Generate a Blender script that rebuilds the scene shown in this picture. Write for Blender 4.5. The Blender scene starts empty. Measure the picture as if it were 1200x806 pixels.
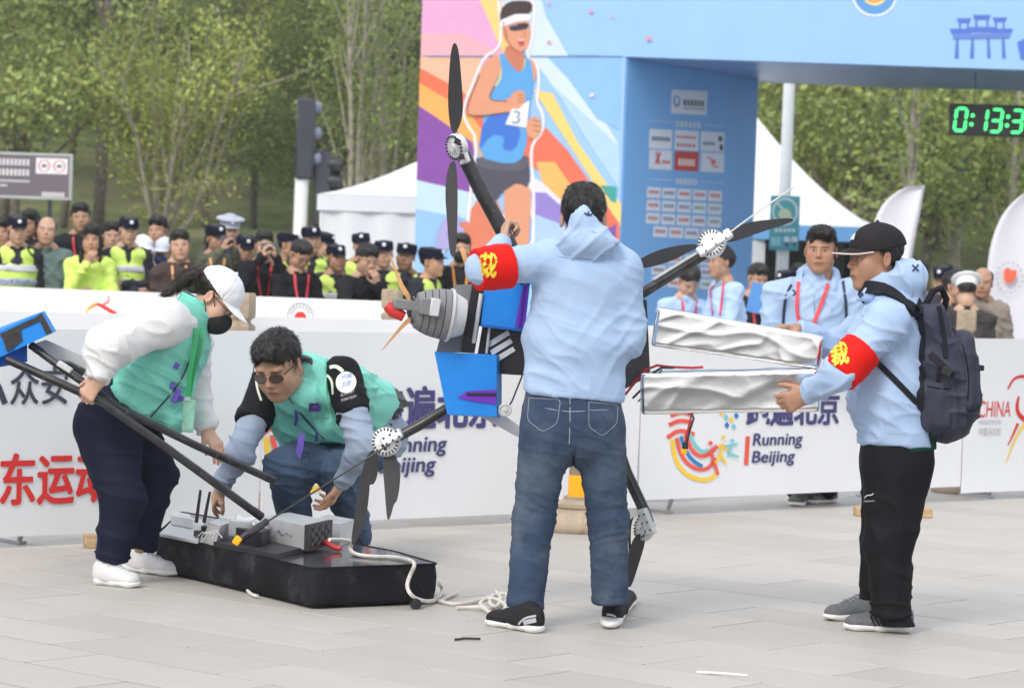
import bpy, math, random
import numpy as np
from mathutils import Vector, Matrix, Quaternion
from mathutils.bvhtree import BVHTree
random.seed(7); np.random.seed(7)
S = bpy.context.scene
C = S.collection
R_ = math.radians

# ---------------------------------------------------------------- camera
FPX, CX, CY = 3300.0, 600.0, 403.0
CAMZ = 1.475
PITCH, ROLL = math.atan(98.0 / FPX), R_(1.9)
CAM = np.array([0.0, 0.0, CAMZ])
_F = np.array([0, math.cos(PITCH), -math.sin(PITCH)])
_r0 = np.array([1.0, 0, 0]); _u0 = np.array([0, math.sin(PITCH), math.cos(PITCH)])
_Rt = math.cos(ROLL) * _r0 + math.sin(ROLL) * _u0
_Up = math.cos(ROLL) * _u0 - math.sin(ROLL) * _r0
cd = bpy.data.cameras.new('camera'); cam = bpy.data.objects.new('camera', cd); C.objects.link(cam)
cam.matrix_world = Matrix(((_Rt[0], _Up[0], -_F[0], 0), (_Rt[1], _Up[1], -_F[1], 0), (_Rt[2], _Up[2], -_F[2], CAMZ), (0, 0, 0, 1)))
cd.sensor_width = 36.0; cd.lens = 36.0 * FPX / 1200.0
cd.clip_start = 0.1; cd.clip_end = 600
cd.dof.use_dof = True; cd.dof.focus_distance = 11.7; cd.dof.aperture_fstop = 5.2
S.camera = cam

# ---------------------------------------------------------------- world, sun, exposure
SUN_EL, SUN_AZ = 43, 207          # azimuth of the sun, degrees clockwise from +Y
OVER = 0.98                       # strength of the overcast dome at its zenith
W = bpy.data.worlds.new('World'); S.world = W; W.use_nodes = True
nt = W.node_tree; nt.nodes.clear()
wo = nt.nodes.new('ShaderNodeOutputWorld')
sky = nt.nodes.new('ShaderNodeTexSky'); sky.sky_type = 'NISHITA'; sky.sun_disc = False
sky.sun_elevation = R_(SUN_EL); sky.sun_rotation = R_(SUN_AZ)
sky.air_density = 1.0; sky.dust_density = 4.0; sky.ozone_density = 1.0
b1 = nt.nodes.new('ShaderNodeBackground'); b1.inputs[1].default_value = 0.05
b2 = nt.nodes.new('ShaderNodeBackground'); b2.inputs[0].default_value = (0.93, 0.96, 1.0, 1); b2.inputs[1].default_value = 0.8
# an overcast dome: brightest overhead, about a third of that at the horizon
wtc = nt.nodes.new('ShaderNodeTexCoord'); wsep = nt.nodes.new('ShaderNodeSeparateXYZ'); nt.links.new(wtc.outputs['Generated'], wsep.inputs[0])
wmr = nt.nodes.new('ShaderNodeMapRange'); wmr.inputs['To Min'].default_value = OVER * 0.66; wmr.inputs['To Max'].default_value = OVER * 1.0; nt.links.new(wsep.outputs['Z'], wmr.inputs['Value']); nt.links.new(wmr.outputs[0], b2.inputs[1])
ad = nt.nodes.new('ShaderNodeAddShader')
nt.links.new(sky.outputs[0], b1.inputs[0]); nt.links.new(b1.outputs[0], ad.inputs[0])
nt.links.new(b2.outputs[0], ad.inputs[1]); nt.links.new(ad.outputs[0], wo.inputs[0])
sl = bpy.data.lights.new('sun', 'SUN'); sl.energy = 1.15; sl.angle = R_(14); sl.color = (1, 0.965, 0.91)
sun = bpy.data.objects.new('sun', sl); C.objects.link(sun)
_sd = Vector((math.sin(R_(SUN_AZ)) * math.cos(R_(SUN_EL)), math.cos(R_(SUN_AZ)) * math.cos(R_(SUN_EL)), math.sin(R_(SUN_EL))))
sun.rotation_euler = (-_sd).to_track_quat('-Z', 'Y').to_euler(); sun.location = (0, 0, 40)
S.view_settings.view_transform = 'Standard'; S.view_settings.look = 'None'
S.view_settings.exposure = 0.31; S.view_settings.gamma = 1.0
S.view_settings.use_curve_mapping = False

# ---------------------------------------------------------------- photo pixel -> world
def ray(px, py):
    return _F * FPX + _Rt * (px - CX) - _Up * (py - CY)
def P(px, py, Y):
    d = ray(px, py); return CAM + d * (Y / d[1])
def G(px, py, z=0.0):
    d = ray(px, py); return CAM + d * ((z - CAMZ) / d[2])
def RP(px, py, p0, n):
    d = ray(px, py); p0 = np.asarray(p0); n = np.asarray(n)
    return CAM + d * (np.dot(p0 - CAM, n) / np.dot(d, n))
def pix(p):
    q = np.asarray(p) - CAM; z = q @ _F
    return CX + FPX * (q @ _Rt) / z, CY - FPX * (q @ _Up) / z
def nrm(v):
    v = np.asarray(v, float); return v / (np.linalg.norm(v) + 1e-12)
def lerp(a, b, t): return np.asarray(a) * (1 - t) + np.asarray(b) * t

# ---------------------------------------------------------------- materials
def srgb(r, g, b):
    f = lambda c: ((c / 255.0) / 12.92 if c <= 10 else (((c / 255.0) + 0.055) / 1.055) ** 2.4)
    return (f(r), f(g), f(b))
MATS = {}
def mat(name, col, rough=0.6, metal=0.0, var=0.12, vscale=6.0, bump=0.0, bscale=80.0, spec=0.5, emit=0.0,
        attr=None, objvar=0.0, trans=0.0, coat=0.0, stretch=None, bdist=0.004, sheen=0.0, dirt=None, grain=0.0, wrk=0.0, sss=0.0):
    if name in MATS: return MATS[name]
    m = bpy.data.materials.new(name); m.use_nodes = True; t = m.node_tree; N = t.nodes; L = t.links
    b = N['Principled BSDF']
    b.inputs['Roughness'].default_value = rough; b.inputs['Metallic'].default_value = metal
    b.inputs['Specular IOR Level'].default_value = spec
    if coat: b.inputs['Coat Weight'].default_value = coat
    if sheen: b.inputs['Sheen Weight'].default_value = sheen
    tc = N.new('ShaderNodeTexCoord'); co = tc.outputs['Object']
    if stretch:
        mp = N.new('ShaderNodeMapping'); mp.inputs['Scale'].default_value = stretch; L.new(co, mp.inputs[0]); co = mp.outputs[0]
    n1 = N.new('ShaderNodeTexNoise'); n1.inputs['Scale'].default_value = vscale; n1.inputs['Detail'].default_value = 5; L.new(co, n1.inputs['Vector'])
    mr = N.new('ShaderNodeMapRange'); mr.inputs['From Min'].default_value = 0.3; mr.inputs['From Max'].default_value = 0.7
    mr.inputs['To Min'].default_value = 1 - var; mr.inputs['To Max'].default_value = 1 + var; L.new(n1.outputs['Fac'], mr.inputs['Value'])
    mul = N.new('ShaderNodeVectorMath'); mul.operation = 'SCALE'; L.new(mr.outputs[0], mul.inputs['Scale'])
    if attr:
        a = N.new('ShaderNodeAttribute'); a.attribute_name = attr
        mm = N.new('ShaderNodeVectorMath'); mm.operation = 'MULTIPLY'; L.new(a.outputs['Color'], mm.inputs[0]); mm.inputs[1].default_value = col
        L.new(mm.outputs[0], mul.inputs[0])
    else:
        mul.inputs[0].default_value = col
    out = mul.outputs[0]
    if grain:
        n3 = N.new('ShaderNodeTexNoise'); n3.inputs['Scale'].default_value = 260; n3.inputs['Detail'].default_value = 2; L.new(co, n3.inputs['Vector'])
        r3 = N.new('ShaderNodeMapRange'); r3.inputs['From Min'].default_value = .3; r3.inputs['From Max'].default_value = .7
        r3.inputs['To Min'].default_value = 1 - grain; r3.inputs['To Max'].default_value = 1 + grain; L.new(n3.outputs['Fac'], r3.inputs['Value'])
        m3 = N.new('ShaderNodeVectorMath'); m3.operation = 'SCALE'; L.new(out, m3.inputs[0]); L.new(r3.outputs[0], m3.inputs['Scale']); out = m3.outputs[0]
    if objvar:
        oi = N.new('ShaderNodeObjectInfo'); r2 = N.new('ShaderNodeMapRange'); r2.inputs['To Min'].default_value = 1 - objvar; r2.inputs['To Max'].default_value = 1 + objvar
        L.new(oi.outputs['Random'], r2.inputs['Value']); m2 = N.new('ShaderNodeVectorMath'); m2.operation = 'SCALE'; L.new(out, m2.inputs[0]); L.new(r2.outputs[0], m2.inputs['Scale']); out = m2.outputs[0]
    if dirt:
        n4 = N.new('ShaderNodeTexNoise'); n4.inputs['Scale'].default_value = dirt[1]; n4.inputs['Detail'].default_value = 8; n4.inputs['Roughness'].default_value = .65; L.new(co, n4.inputs['Vector'])
        r4 = N.new('ShaderNodeMapRange'); r4.inputs['From Min'].default_value = dirt[2]; r4.inputs['From Max'].default_value = dirt[2] + .2; L.new(n4.outputs['Fac'], r4.inputs['Value'])
        mx = N.new('ShaderNodeMix'); mx.data_type = 'RGBA'; L.new(r4.outputs[0], mx.inputs['Factor']); L.new(out, mx.inputs[6]); mx.inputs[7].default_value = (*dirt[0], 1); out = mx.outputs[2]
    L.new(out, b.inputs['Base Color'])
    if bump:
        n2 = N.new('ShaderNodeTexNoise'); n2.inputs['Scale'].default_value = bscale; n2.inputs['Detail'].default_value = 3; L.new(co, n2.inputs['Vector'])
        bp = N.new('ShaderNodeBump'); bp.inputs['Strength'].default_value = bump; bp.inputs['Distance'].default_value = bdist; L.new(n2.outputs['Fac'], bp.inputs['Height']); L.new(bp.outputs[0], b.inputs['Normal'])
    if wrk:
        n5 = N.new('ShaderNodeTexNoise'); n5.noise_type = 'RIDGED_MULTIFRACTAL'; n5.inputs['Scale'].default_value = 7; n5.inputs['Detail'].default_value = 3.5; n5.inputs['Distortion'].default_value = .5; L.new(co, n5.inputs['Vector'])
        b5 = N.new('ShaderNodeBump'); b5.inputs['Strength'].default_value = wrk; b5.inputs['Distance'].default_value = .012; L.new(n5.outputs['Fac'], b5.inputs['Height'])
        if b.inputs['Normal'].links: L.new(b.inputs['Normal'].links[0].from_node.outputs[0], b.inputs['Normal']); L.new(b5.outputs[0], b.inputs['Normal'].links[0].from_node.inputs['Normal'])
        else: L.new(b5.outputs[0], b.inputs['Normal'])
    if sss:
        b.inputs['Subsurface Weight'].default_value = sss; b.inputs['Subsurface Radius'].default_value = (.012, .005, .003); b.inputs['Subsurface Scale'].default_value = 1.0
    if emit:
        b.inputs['Emission Color'].default_value = (*col, 1); b.inputs['Emission Strength'].default_value = emit
    if trans:
        tr = N.new('ShaderNodeBsdfTranslucent'); L.new(out, tr.inputs[0]); ms = N.new('ShaderNodeMixShader'); ms.inputs[0].default_value = trans
        o = N['Material Output']; L.new(b.outputs[0], ms.inputs[1]); L.new(tr.outputs[0], ms.inputs[2]); L.new(ms.outputs[0], o.inputs[0])
    MATS[name] = m; return m
def cloth(name, rgb, rough=0.75, var=0.07, bump=0.25, bscale=220, **k):
    k.setdefault('wrk', .3); k.setdefault('spec', .12)
    return mat(name, srgb(*rgb), rough, var=var, bump=bump, bscale=bscale, bdist=0.002, **k)
def paint(name, rgb, rough=0.5, **k):
    k.setdefault('var', 0.05); return mat(name, srgb(*rgb), rough, **k)

# ---------------------------------------------------------------- objects
ORG = {}
def thing(name, label, cat, loc, group=None):
    o = bpy.data.objects.new(name, None); C.objects.link(o); o.empty_display_size = 0.2
    o.location = tuple(float(x) for x in loc); o['label'] = label; o['category'] = cat
    if group: o['group'] = group
    ORG[o.name] = np.array(loc, float); return o
def tag(o, label, cat, group=None, kind=None):
    if label: o['label'] = label
    if cat: o['category'] = cat
    if group: o['group'] = group
    if kind: o['kind'] = kind
    return o
def new_mesh(name, V, F, mats, mi=None, smooth=True, cols=None):
    me = bpy.data.meshes.new(name)
    V = np.asarray(V, np.float32).reshape(-1, 3)
    if isinstance(F, np.ndarray) and F.ndim == 2:
        n = F.shape[1]; flat = F.reshape(-1); ls = np.arange(0, flat.size, n); lt = np.full(len(F), n)
    else:
        lt = np.array([len(f) for f in F]); flat = np.concatenate([np.asarray(f) for f in F]) if len(F) else np.zeros(0, int); ls = np.concatenate([[0], np.cumsum(lt)[:-1]]) if len(F) else np.zeros(0, int)
    me.vertices.add(len(V)); me.vertices.foreach_set('co', V.ravel())
    me.loops.add(len(flat)); me.loops.foreach_set('vertex_index', flat.astype(np.int32))
    me.polygons.add(len(lt)); me.polygons.foreach_set('loop_start', ls.astype(np.int32))
    try: me.polygons.foreach_set('loop_total', lt.astype(np.int32))
    except Exception: pass
    for m in (mats if isinstance(mats, (list, tuple)) else [mats]): me.materials.append(m)
    if mi is not None: me.polygons.foreach_set('material_index', np.asarray(mi, np.int32))
    if cols is not None:
        a = me.color_attributes.new('tint', 'FLOAT_COLOR', 'POINT')
        a.data.foreach_set('color', np.c_[cols, np.ones(len(cols))].astype(np.float32).ravel())
    if smooth is not False: me.polygons.foreach_set('use_smooth', np.ones(len(lt), bool))
    me.update(calc_edges=True); me.validate()
    if smooth is False: me.shade_flat()
    if smooth == 'auto':
        me.set_sharp_from_angle(angle=R_(38))
    return me
def mk(name, V, F, mats, parent=None, mi=None, smooth=True, cols=None, org=None):
    V = np.asarray(V, float).reshape(-1, 3)
    if parent is not None: o0 = ORG[parent.name]
    else: o0 = np.array(org if org is not None else [(V[:, 0].min() + V[:, 0].max()) / 2, (V[:, 1].min() + V[:, 1].max()) / 2, V[:, 2].min()])
    me = new_mesh(name, V - o0, F, mats, mi, smooth, cols)
    o = bpy.data.objects.new(name, me); C.objects.link(o)
    if parent is not None: o.parent = parent
    else: o.location = tuple(o0)
    ORG[o.name] = o0; return o
def ground_under(pts):
    p = np.mean(np.asarray(pts), axis=0); return np.array([p[0], p[1], 0.0])

class MB:
    """collects shapes in world coordinates; build() links them as one mesh object"""
    def __init__(s): s.V = []; s.F = []; s.M = []; s.n = 0
    def add(s, V, F, m=0):
        V = np.asarray(V, float).reshape(-1, 3); F = [tuple(int(i) + s.n for i in f) for f in F]
        s.V.append(V); s.F += F; s.M += [m] * len(F); s.n += len(V); return s
    def box(s, c, h, R=None, m=0, bev=0.0):
        h = np.asarray(h, float); b = min(bev, h.min() * 0.9)
        if b <= 0:
            V = np.array([[x, y, z] for x in (-1, 1) for y in (-1, 1) for z in (-1, 1)]) * h
            F = [(0, 1, 3, 2), (4, 6, 7, 5), (0, 4, 5, 1), (2, 3, 7, 6), (0, 2, 6, 4), (1, 5, 7, 3)]
        else:
            V = []; ix = {}
            for sx in (-1, 1):
                for sy in (-1, 1):
                    for sz in (-1, 1):
                        for a in range(3):
                            q = h - b; q[a] = h[a]; ix[sx, sy, sz, a] = len(V); V.append(q * (sx, sy, sz))
            V = np.array(V); F = []
            for a in range(3):
                b1, b2 = (a + 1) % 3, (a + 2) % 3
                for sg in (-1, 1):
                    q = []
                    for u, v in ((-1, -1), (1, -1), (1, 1), (-1, 1)):
                        k = [0, 0, 0]; k[a] = sg; k[b1] = u; k[b2] = v; q.append(ix[k[0], k[1], k[2], a])
                    F.append(q if sg > 0 else q[::-1])
                for u in (-1, 1):
                    for v in (-1, 1):
                        k0 = [0, 0, 0]; k0[b1] = u; k0[b2] = v; k1 = list(k0); k0[a] = -1; k1[a] = 1
                        q = [ix[(*k0, b1)], ix[(*k1, b1)], ix[(*k1, b2)], ix[(*k0, b2)]]
                        F.append(q if u * v < 0 else q[::-1])
            for sx in (-1, 1):
                for sy in (-1, 1):
                    for sz in (-1, 1):
                        q = [ix[sx, sy, sz, 0], ix[sx, sy, sz, 1], ix[sx, sy, sz, 2]]; F.append(q if sx * sy * sz > 0 else q[::-1])
        if R is not None: V = V @ np.asarray(R, float).T
        return s.add(V + np.asarray(c), F, m)
    def tube(s, pts, r, seg=10, m=0, caps=True, flat=None):
        pts = np.asarray(pts, float); n = len(pts); r = np.broadcast_to(np.asarray(r, float), (n,))
        T = np.gradient(pts, axis=0); T /= np.linalg.norm(T, axis=1)[:, None] + 1e-12
        a = nrm(np.cross(T[0], [0, 0, 1] if abs(T[0][2]) < 0.9 else [1, 0, 0])); V = []
        for i in range(n):
            a = nrm(a - T[i] * (a @ T[i])); b = np.cross(T[i], a)
            for k in range(seg):
                t = 2 * math.pi * k / seg; V.append(pts[i] + r[i] * (math.cos(t) * a + math.sin(t) * b))
        F = [(i * seg + k, i * seg + (k + 1) % seg, (i + 1) * seg + (k + 1) % seg, (i + 1) * seg + k) for i in range(n - 1) for k in range(seg)]
        if caps: F += [tuple(range(seg))[::-1], tuple(range((n - 1) * seg, n * seg))]
        return s.add(V, F, m)
    def ribbon(s, pts, nor, w, th=0.003, m=0):
        """flat strap: width along cross(tangent, normal), thickness along the normal"""
        pts = np.asarray(pts, float); nor = np.broadcast_to(np.asarray(nor, float), pts.shape); n = len(pts)
        w = np.broadcast_to(np.asarray(w, float), (n,))
        T = np.gradient(pts, axis=0); V = []
        for i in range(n):
            t = nrm(T[i]); nn = nrm(nor[i]); sd = nrm(np.cross(t, nn))
            for a, b in ((-1, 0), (1, 0), (1, 1), (-1, 1)): V.append(pts[i] + sd * a * w[i] / 2 + nn * b * th)
        F = [(i * 4 + k, i * 4 + (k + 1) % 4, (i + 1) * 4 + (k + 1) % 4, (i + 1) * 4 + k) for i in range(n - 1) for k in range(4)]
        F += [(3, 2, 1, 0), tuple(range((n - 1) * 4, n * 4))]
        return s.add(V, F, m)
    def prism(s, poly, vec, m=0):
        poly = np.asarray(poly, float); n = len(poly); V = np.r_[poly, poly + np.asarray(vec)]
        F = [tuple(range(n))[::-1], tuple(range(n, 2 * n))] + [(i, (i + 1) % n, n + (i + 1) % n, n + i) for i in range(n)]
        return s.add(V, F, m)
    def hexa(s, a, b, m=0):
        """two quads of four points each -> closed hexahedron"""
        return s.add(np.r_[np.asarray(a, float), np.asarray(b, float)], [(3, 2, 1, 0), (4, 5, 6, 7)] + [(i, (i + 1) % 4, 4 + (i + 1) % 4, 4 + i) for i in range(4)], m)
    def lathe(s, o, axis, prof, seg=20, m=0):
        ax = nrm(axis); a = nrm(np.cross(ax, [0, 0, 1] if abs(ax[2]) < 0.9 else [1, 0, 0])); b = np.cross(ax, a); o = np.asarray(o, float)
        V = [o + ax * h + r * (math.cos(2 * math.pi * k / seg) * a + math.sin(2 * math.pi * k / seg) * b) for r, h in prof for k in range(seg)]
        n = len(prof)
        F = [(i * seg + k, i * seg + (k + 1) % seg, (i + 1) * seg + (k + 1) % seg, (i + 1) * seg + k) for i in range(n - 1) for k in range(seg)]
        F += [tuple(range(seg))[::-1], tuple(range((n - 1) * seg, n * seg))]
        return s.add(V, F, m)
    def ell(s, c, r, R=None, seg=14, rings=9, m=0):
        V = []; c = np.asarray(c, float)
        for i in range(rings + 1):
            t = math.pi * i / rings
            for k in range(seg):
                a = 2 * math.pi * k / seg; V.append((math.sin(t) * math.cos(a) * r[0], math.sin(t) * math.sin(a) * r[1], math.cos(t) * r[2]))
        V = np.array(V)
        if R is not None: V = V @ np.asarray(R).T
        F = [(i * seg + k, (i + 1) * seg + k, (i + 1) * seg + (k + 1) % seg, i * seg + (k + 1) % seg) for i in range(rings) for k in range(seg)]
        return s.add(V + c, F, m)
    def flat(s, pts, m=0):
        return s.add(pts, [tuple(range(len(pts)))], m)
    def build(s, name, mats, parent=None, smooth='auto', org=None):
        return mk(name, np.concatenate(s.V), s.F, mats, parent, s.M, smooth, None, org)

def dup(root, delta, label=None):
    """copy of a thing, its parts and its sub-parts, moved by delta"""
    def rec(o, par):
        c = o.copy(); C.objects.link(c)
        if par is not None: c.parent = par
        ORG[c.name] = ORG[o.name] + np.asarray(delta)
        for ch in list(o.children): rec(ch, c)
        return c
    c = rec(root, None); c.location = Vector(root.location) + Vector(tuple(float(x) for x in delta))
    if label: c['label'] = label
    return c

# ---------------------------------------------------------------- lettering (built-in font)
_TX = {}
def text_shape(s, bold=0.0, shear=0.0):
    k = (s, bold, shear)
    if k in _TX: return _TX[k]
    cu = bpy.data.curves.new('lettering', 'FONT'); cu.body = s; cu.offset = bold; cu.shear = shear; cu.resolution_u = 4; cu.fill_mode = 'FRONT'
    o = bpy.data.objects.new('lettering', cu); C.objects.link(o)
    dg = bpy.context.evaluated_depsgraph_get(); me = o.evaluated_get(dg).to_mesh()
    V = np.array([v.co[:2] for v in me.vertices]).reshape(-1, 2); F = [tuple(p.vertices) for p in me.polygons]
    o.evaluated_get(dg).to_mesh_clear(); C.objects.unlink(o); bpy.data.objects.remove(o); bpy.data.curves.remove(cu)
    V = V - V.min(0); _TX[k] = (V, F, V.max(0)); return _TX[k]
def text_on(mb, s, o, U, Vv, w, h, m=0, bold=0.0, shear=0.0):
    """text fitted to a w x h rectangle whose lower left corner is o; U, Vv unit vectors"""
    V, F, mx = text_shape(s, 0.0, shear); q = V / mx; nn = nrm(np.cross(np.asarray(U), np.asarray(Vv))); e = bold * mx[1] * .0 + bold * h * .9
    for k, (a, b) in enumerate([(0, 0)] if not bold else [(0, 0), (1, 0), (-1, 0), (0, .7), (0, -.7), (.8, .6), (-.8, .6), (.8, -.6), (-.8, -.6)]):
        mb.add(np.asarray(o) + q[:, :1] * w * np.asarray(U) + q[:, 1:] * h * np.asarray(Vv) + e * (a * np.asarray(U) + b * np.asarray(Vv)) + nn * (.0004 * k), F, m)
# ================================================================ SETTING
M_tile = mat('granite_paver', (0.455, 0.43, 0.395), 0.55, var=0.05, vscale=1.3, bump=0.2, bscale=120, objvar=0.06, grain=0.13, bdist=0.002, dirt=((0.40, 0.345, 0.285), 0.6, 0.53))
M_joint = mat('joint_mortar', (0.055, 0.05, 0.045), 0.9, var=0.2, vscale=8, bump=0.3)
M_grass = mat('grass_bank', (0.13, 0.165, 0.05), 0.95, var=0.5, vscale=0.9, bump=0.6, bscale=14, bdist=0.08, dirt=((0.22, 0.18, 0.10), 0.25, 0.44))
# ground sheet (bed under the pavers, reaching past the wood)
mk('ground', [(-120, -30, -0.012), (120, -30, -0.012), (120, 160, -0.012), (-120, 160, -0.012)], [(0, 1, 2, 3)], M_joint)['kind'] = 'structure'
# grass bank rising behind the street
def bank_z(x, y):
    t = np.clip((y - 38) / 20.0, 0, 1); t2 = np.clip((y - 66) / 50.0, 0, 1)
    return (t * t * (3 - 2 * t)) * (1.75 - 0.012 * x) + 13 * t2 ** 1.4 + 0.12 * np.sin(x * 0.7 + y * 0.31) * t
gx = np.linspace(-70, 70, 71); gy = np.linspace(37, 140, 61); GX, GY = np.meshgrid(gx, gy, indexing='ij')
GZ = bank_z(GX, GY) + 0.01; GZ[:, 0] = -0.05
V = np.stack([GX, GY, GZ], -1).reshape(-1, 3); n2 = len(gy)
F = np.array([(i * n2 + j, (i + 1) * n2 + j, (i + 1) * n2 + j + 1, i * n2 + j + 1) for i in range(len(gx) - 1) for j in range(n2 - 1)])
mk('grass_bank', V, F, M_grass)['kind'] = 'structure'
# pavers: courses run along A, 0.36 x 0.90 m, each one a piece
A_ = np.array([-0.752, 0.659, 0]); B_ = np.array([0.659, 0.752, 0])
TW, TL, GAP = 0.36, 0.905, 0.007
pave = mk('pavement', [(-9, 2, -0.0018), (12, 2, -0.0018), (16, 36.9, -0.0018), (-16, 36.9, -0.0018)], [(0, 1, 2, 3)], M_joint); pave['kind'] = 'structure'
o_t = np.array([-1.676, 10.387, 0])
tile_me = []
for vi in range(5):
    mb = MB(); mb.box((0, 0, -0.02), (TL / 2 - GAP / 2, TW / 2 - GAP / 2, 0.02), bev=0.0025)
    tile_me.append(new_mesh('paver', np.concatenate(mb.V), mb.F, M_tile, None, False))
ang = math.atan2(A_[1], A_[0]); cand = []
for i in range(-30, 60):
    off = (i % 2) * TL * 0.5 + ((i * 7) % 5) * 0.05
    for j in range(-30, 30):
        c = o_t + B_ * ((i + 0.5) * TW) + A_ * ((j + 0.5) * TL + off)
        if c[1] < 7: continue
        us = [pix(c + A_ * a * TL / 2 + B_ * b * TW / 2) for a in (-1, 1) for b in (-1, 1)]
        x0, x1 = min(u[0] for u in us), max(u[0] for u in us); y0, y1 = min(u[1] for u in us), max(u[1] for u in us)
        if x1 < -30 or x0 > 1230 or y0 > 830: continue
        cand.append((c[1], i, j, c))
cand.sort(key=lambda q: q[0]); rest = MB()
for k, (_, i, j, c) in enumerate(cand):
    if k < 298:
        o = bpy.data.objects.new('paver', tile_me[(i * 3 + j) % 5]); C.objects.link(o); o.parent = pave
        o.location = Vector(tuple(c - ORG[pave.name])) + Vector((0, 0, random.uniform(-0.0006, 0.0006)))
        o.rotation_euler = (0, 0, ang + random.uniform(-0.0015, 0.0015))
    elif k < 1500:
        r = np.array([[A_[0], B_[0], 0], [A_[1], B_[1], 0], [0, 0, 1]])
        rest.box(c + (0, 0, -0.02), (TL / 2 - GAP / 2, TW / 2 - GAP / 2, 0.02), R=r)
o = rest.build('far_pavers', M_tile, pave, smooth=False); o['kind'] = 'stuff'

# ---------------------------------------------------------------- trees
M_bark = mat('bark', (0.17, 0.145, 0.12), 0.9, var=0.35, vscale=9, bump=0.8, bscale=30, bdist=0.02)
M_bark2 = mat('pale_bark', (0.34, 0.31, 0.25), 0.9, var=0.3, vscale=9, bump=0.6, bscale=30, bdist=0.02)
def leafmat(name, c): return mat(name, c, 0.6, var=0.18, vscale=0.6, attr='tint', objvar=0.14, trans=0.35, spec=0.3)
M_leafA = leafmat('spring_leaf', (0.33, 0.41, 0.15))
M_leafV = leafmat('yellow_spring_leaf', (0.38, 0.45, 0.14))
M_leafB = leafmat('mid_leaf', (0.275, 0.35, 0.155))
M_leafC = leafmat('deep_leaf', (0.215, 0.285, 0.145))
def leaves(cent, size, tint, rng):
    """one bent quad per leaf"""
    n = len(cent); a = rng.normal(size=(n, 3)); a /= np.linalg.norm(a, axis=1)[:, None]
    b = np.cross(a, rng.normal(size=(n, 3))); b /= np.linalg.norm(b, axis=1)[:, None] + 1e-9
    s = (size * rng.uniform(0.6, 1.35, n))[:, None]
    V = np.stack([cent - a * s, cent + b * s * 0.55, cent + a * s, cent - b * s * 0.55], 1).reshape(-1, 3)
    F = np.arange(4 * n).reshape(n, 4); cols = np.repeat(tint, 4, axis=0); return V, F, cols
def tree_mesh(seed, H, crown_r, nl, leaf, form, size=0.085, trunk=0.11):
    rng = np.random.default_rng(seed); mb = MB(); tips = []
    lean = rng.normal(size=2) * 0.03
    fork = H * {'vase': 0.10, 'tall': 0.42, 'round': 0.3}[form]
    tp = [np.array([lean[0] * z + 0.05 * math.sin(z * 1.3 + seed), lean[1] * z, z]) for z in np.linspace(-0.3, fork, 5)]
    mb.tube(tp, np.linspace(trunk, trunk * 0.75, 5), 7)
    nb = {'vase': 15, 'tall': 9, 'round': 9}[form]
    def limb(p0, d, L, r, lvl):
        pts = [p0]; d = nrm(d)
        for q in range(5):
            d = nrm(d + rng.normal(size=3) * 0.13 + np.array([0, 0, 0.10 if form != 'round' else 0.05])); pts.append(pts[-1] + d * L / 5)
        mb.tube(pts, np.linspace(r, r * 0.3, 6), 5, caps=False)
        for q in range(1, 6): tips.append((pts[q], q / 5))
        if lvl > 0:
            for q in (2, 3, 4):
                limb(pts[q], d + rng.normal(size=3) * 0.6, L * 0.5, r * 0.5, lvl - 1)
    for k in range(nb):
        a = 2 * math.pi * k / nb + rng.uniform(-.3, .3)
        if form == 'vase': o = np.array([math.cos(a), math.sin(a), rng.uniform(1.0, 3.2)]); p0 = tp[-1] - np.array([0, 0, rng.uniform(0, fork * .5)]); L = H * rng.uniform(.55, .85)
        elif form == 'tall': o = np.array([math.cos(a), math.sin(a), rng.uniform(0.8, 2.6)]) * [.8, .8, 1]; p0 = lerp(tp[2], tp[-1], rng.uniform(.3, 1)); L = H * rng.uniform(.35, .6)
        else: o = np.array([math.cos(a), math.sin(a), rng.uniform(0.2, 1.5)]); p0 = lerp(tp[2], tp[-1], rng.uniform(.3, 1)); L = H * rng.uniform(.4, .62)
        limb(p0, o, L, trunk * 0.42, 1)
    if form == 'tall':
        mb.tube([tp[-1] + np.array([0.02 * q, 0, q * H * .11]) for q in range(6)], np.linspace(trunk * .7, .02, 6), 6)
        for q in range(1, 6): tips.append((tp[-1] + np.array([0.02 * q, 0, q * H * .11]), .6))
    T = np.array([t[0] for t in tips]); Wt = np.array([t[1] for t in tips]) + 0.12
    pick = rng.choice(len(T), nl, p=Wt / Wt.sum()); spread = crown_r * 0.125
    cent = T[pick] + rng.normal(size=(nl, 3)) * spread * [1, 1, .8]
    tone = 0.50 + 0.95 * rng.random(len(T))[pick] ** 1.2; hue = rng.normal(size=nl) * 0.07
    tint = np.stack([tone * (1 + hue + .05), tone, tone * (0.9 - hue)], 1)
    keep = cent[:, 2] > H * .12
    V, F, cols = leaves(cent[keep], size, tint[keep], rng)
    me_t = new_mesh('trunk', np.concatenate(mb.V), mb.F, M_bark2 if form == 'vase' else M_bark)
    me_c = new_mesh('crown', V, F, leaf, smooth=False, cols=cols)
    return me_t, me_c
def put_tree(name, ms, x, y, s, rz, label, group=None):
    r = thing(name, label, 'tree', (x, y, float(bank_z(np.array(x), np.array(y)))), group); r.rotation_euler = (0, 0, rz); r.scale = (s, s, s)
    for nme, me in zip(('trunk', 'crown'), ms):
        o = bpy.data.objects.new(nme, me); C.objects.link(o); o.parent = r; ORG[o.name] = ORG[r.name]
    return r
tall = [tree_mesh(s, 10.5, 2.6, 26000, [M_leafB, M_leafC, M_leafA][s % 3], 'tall', 0.046) for s in (1, 2, 3)]
rnd = [tree_mesh(s, 7.5, 3.0, 26000, [M_leafB, M_leafA][s % 2], 'round', 0.046) for s in (4, 5)]
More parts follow.
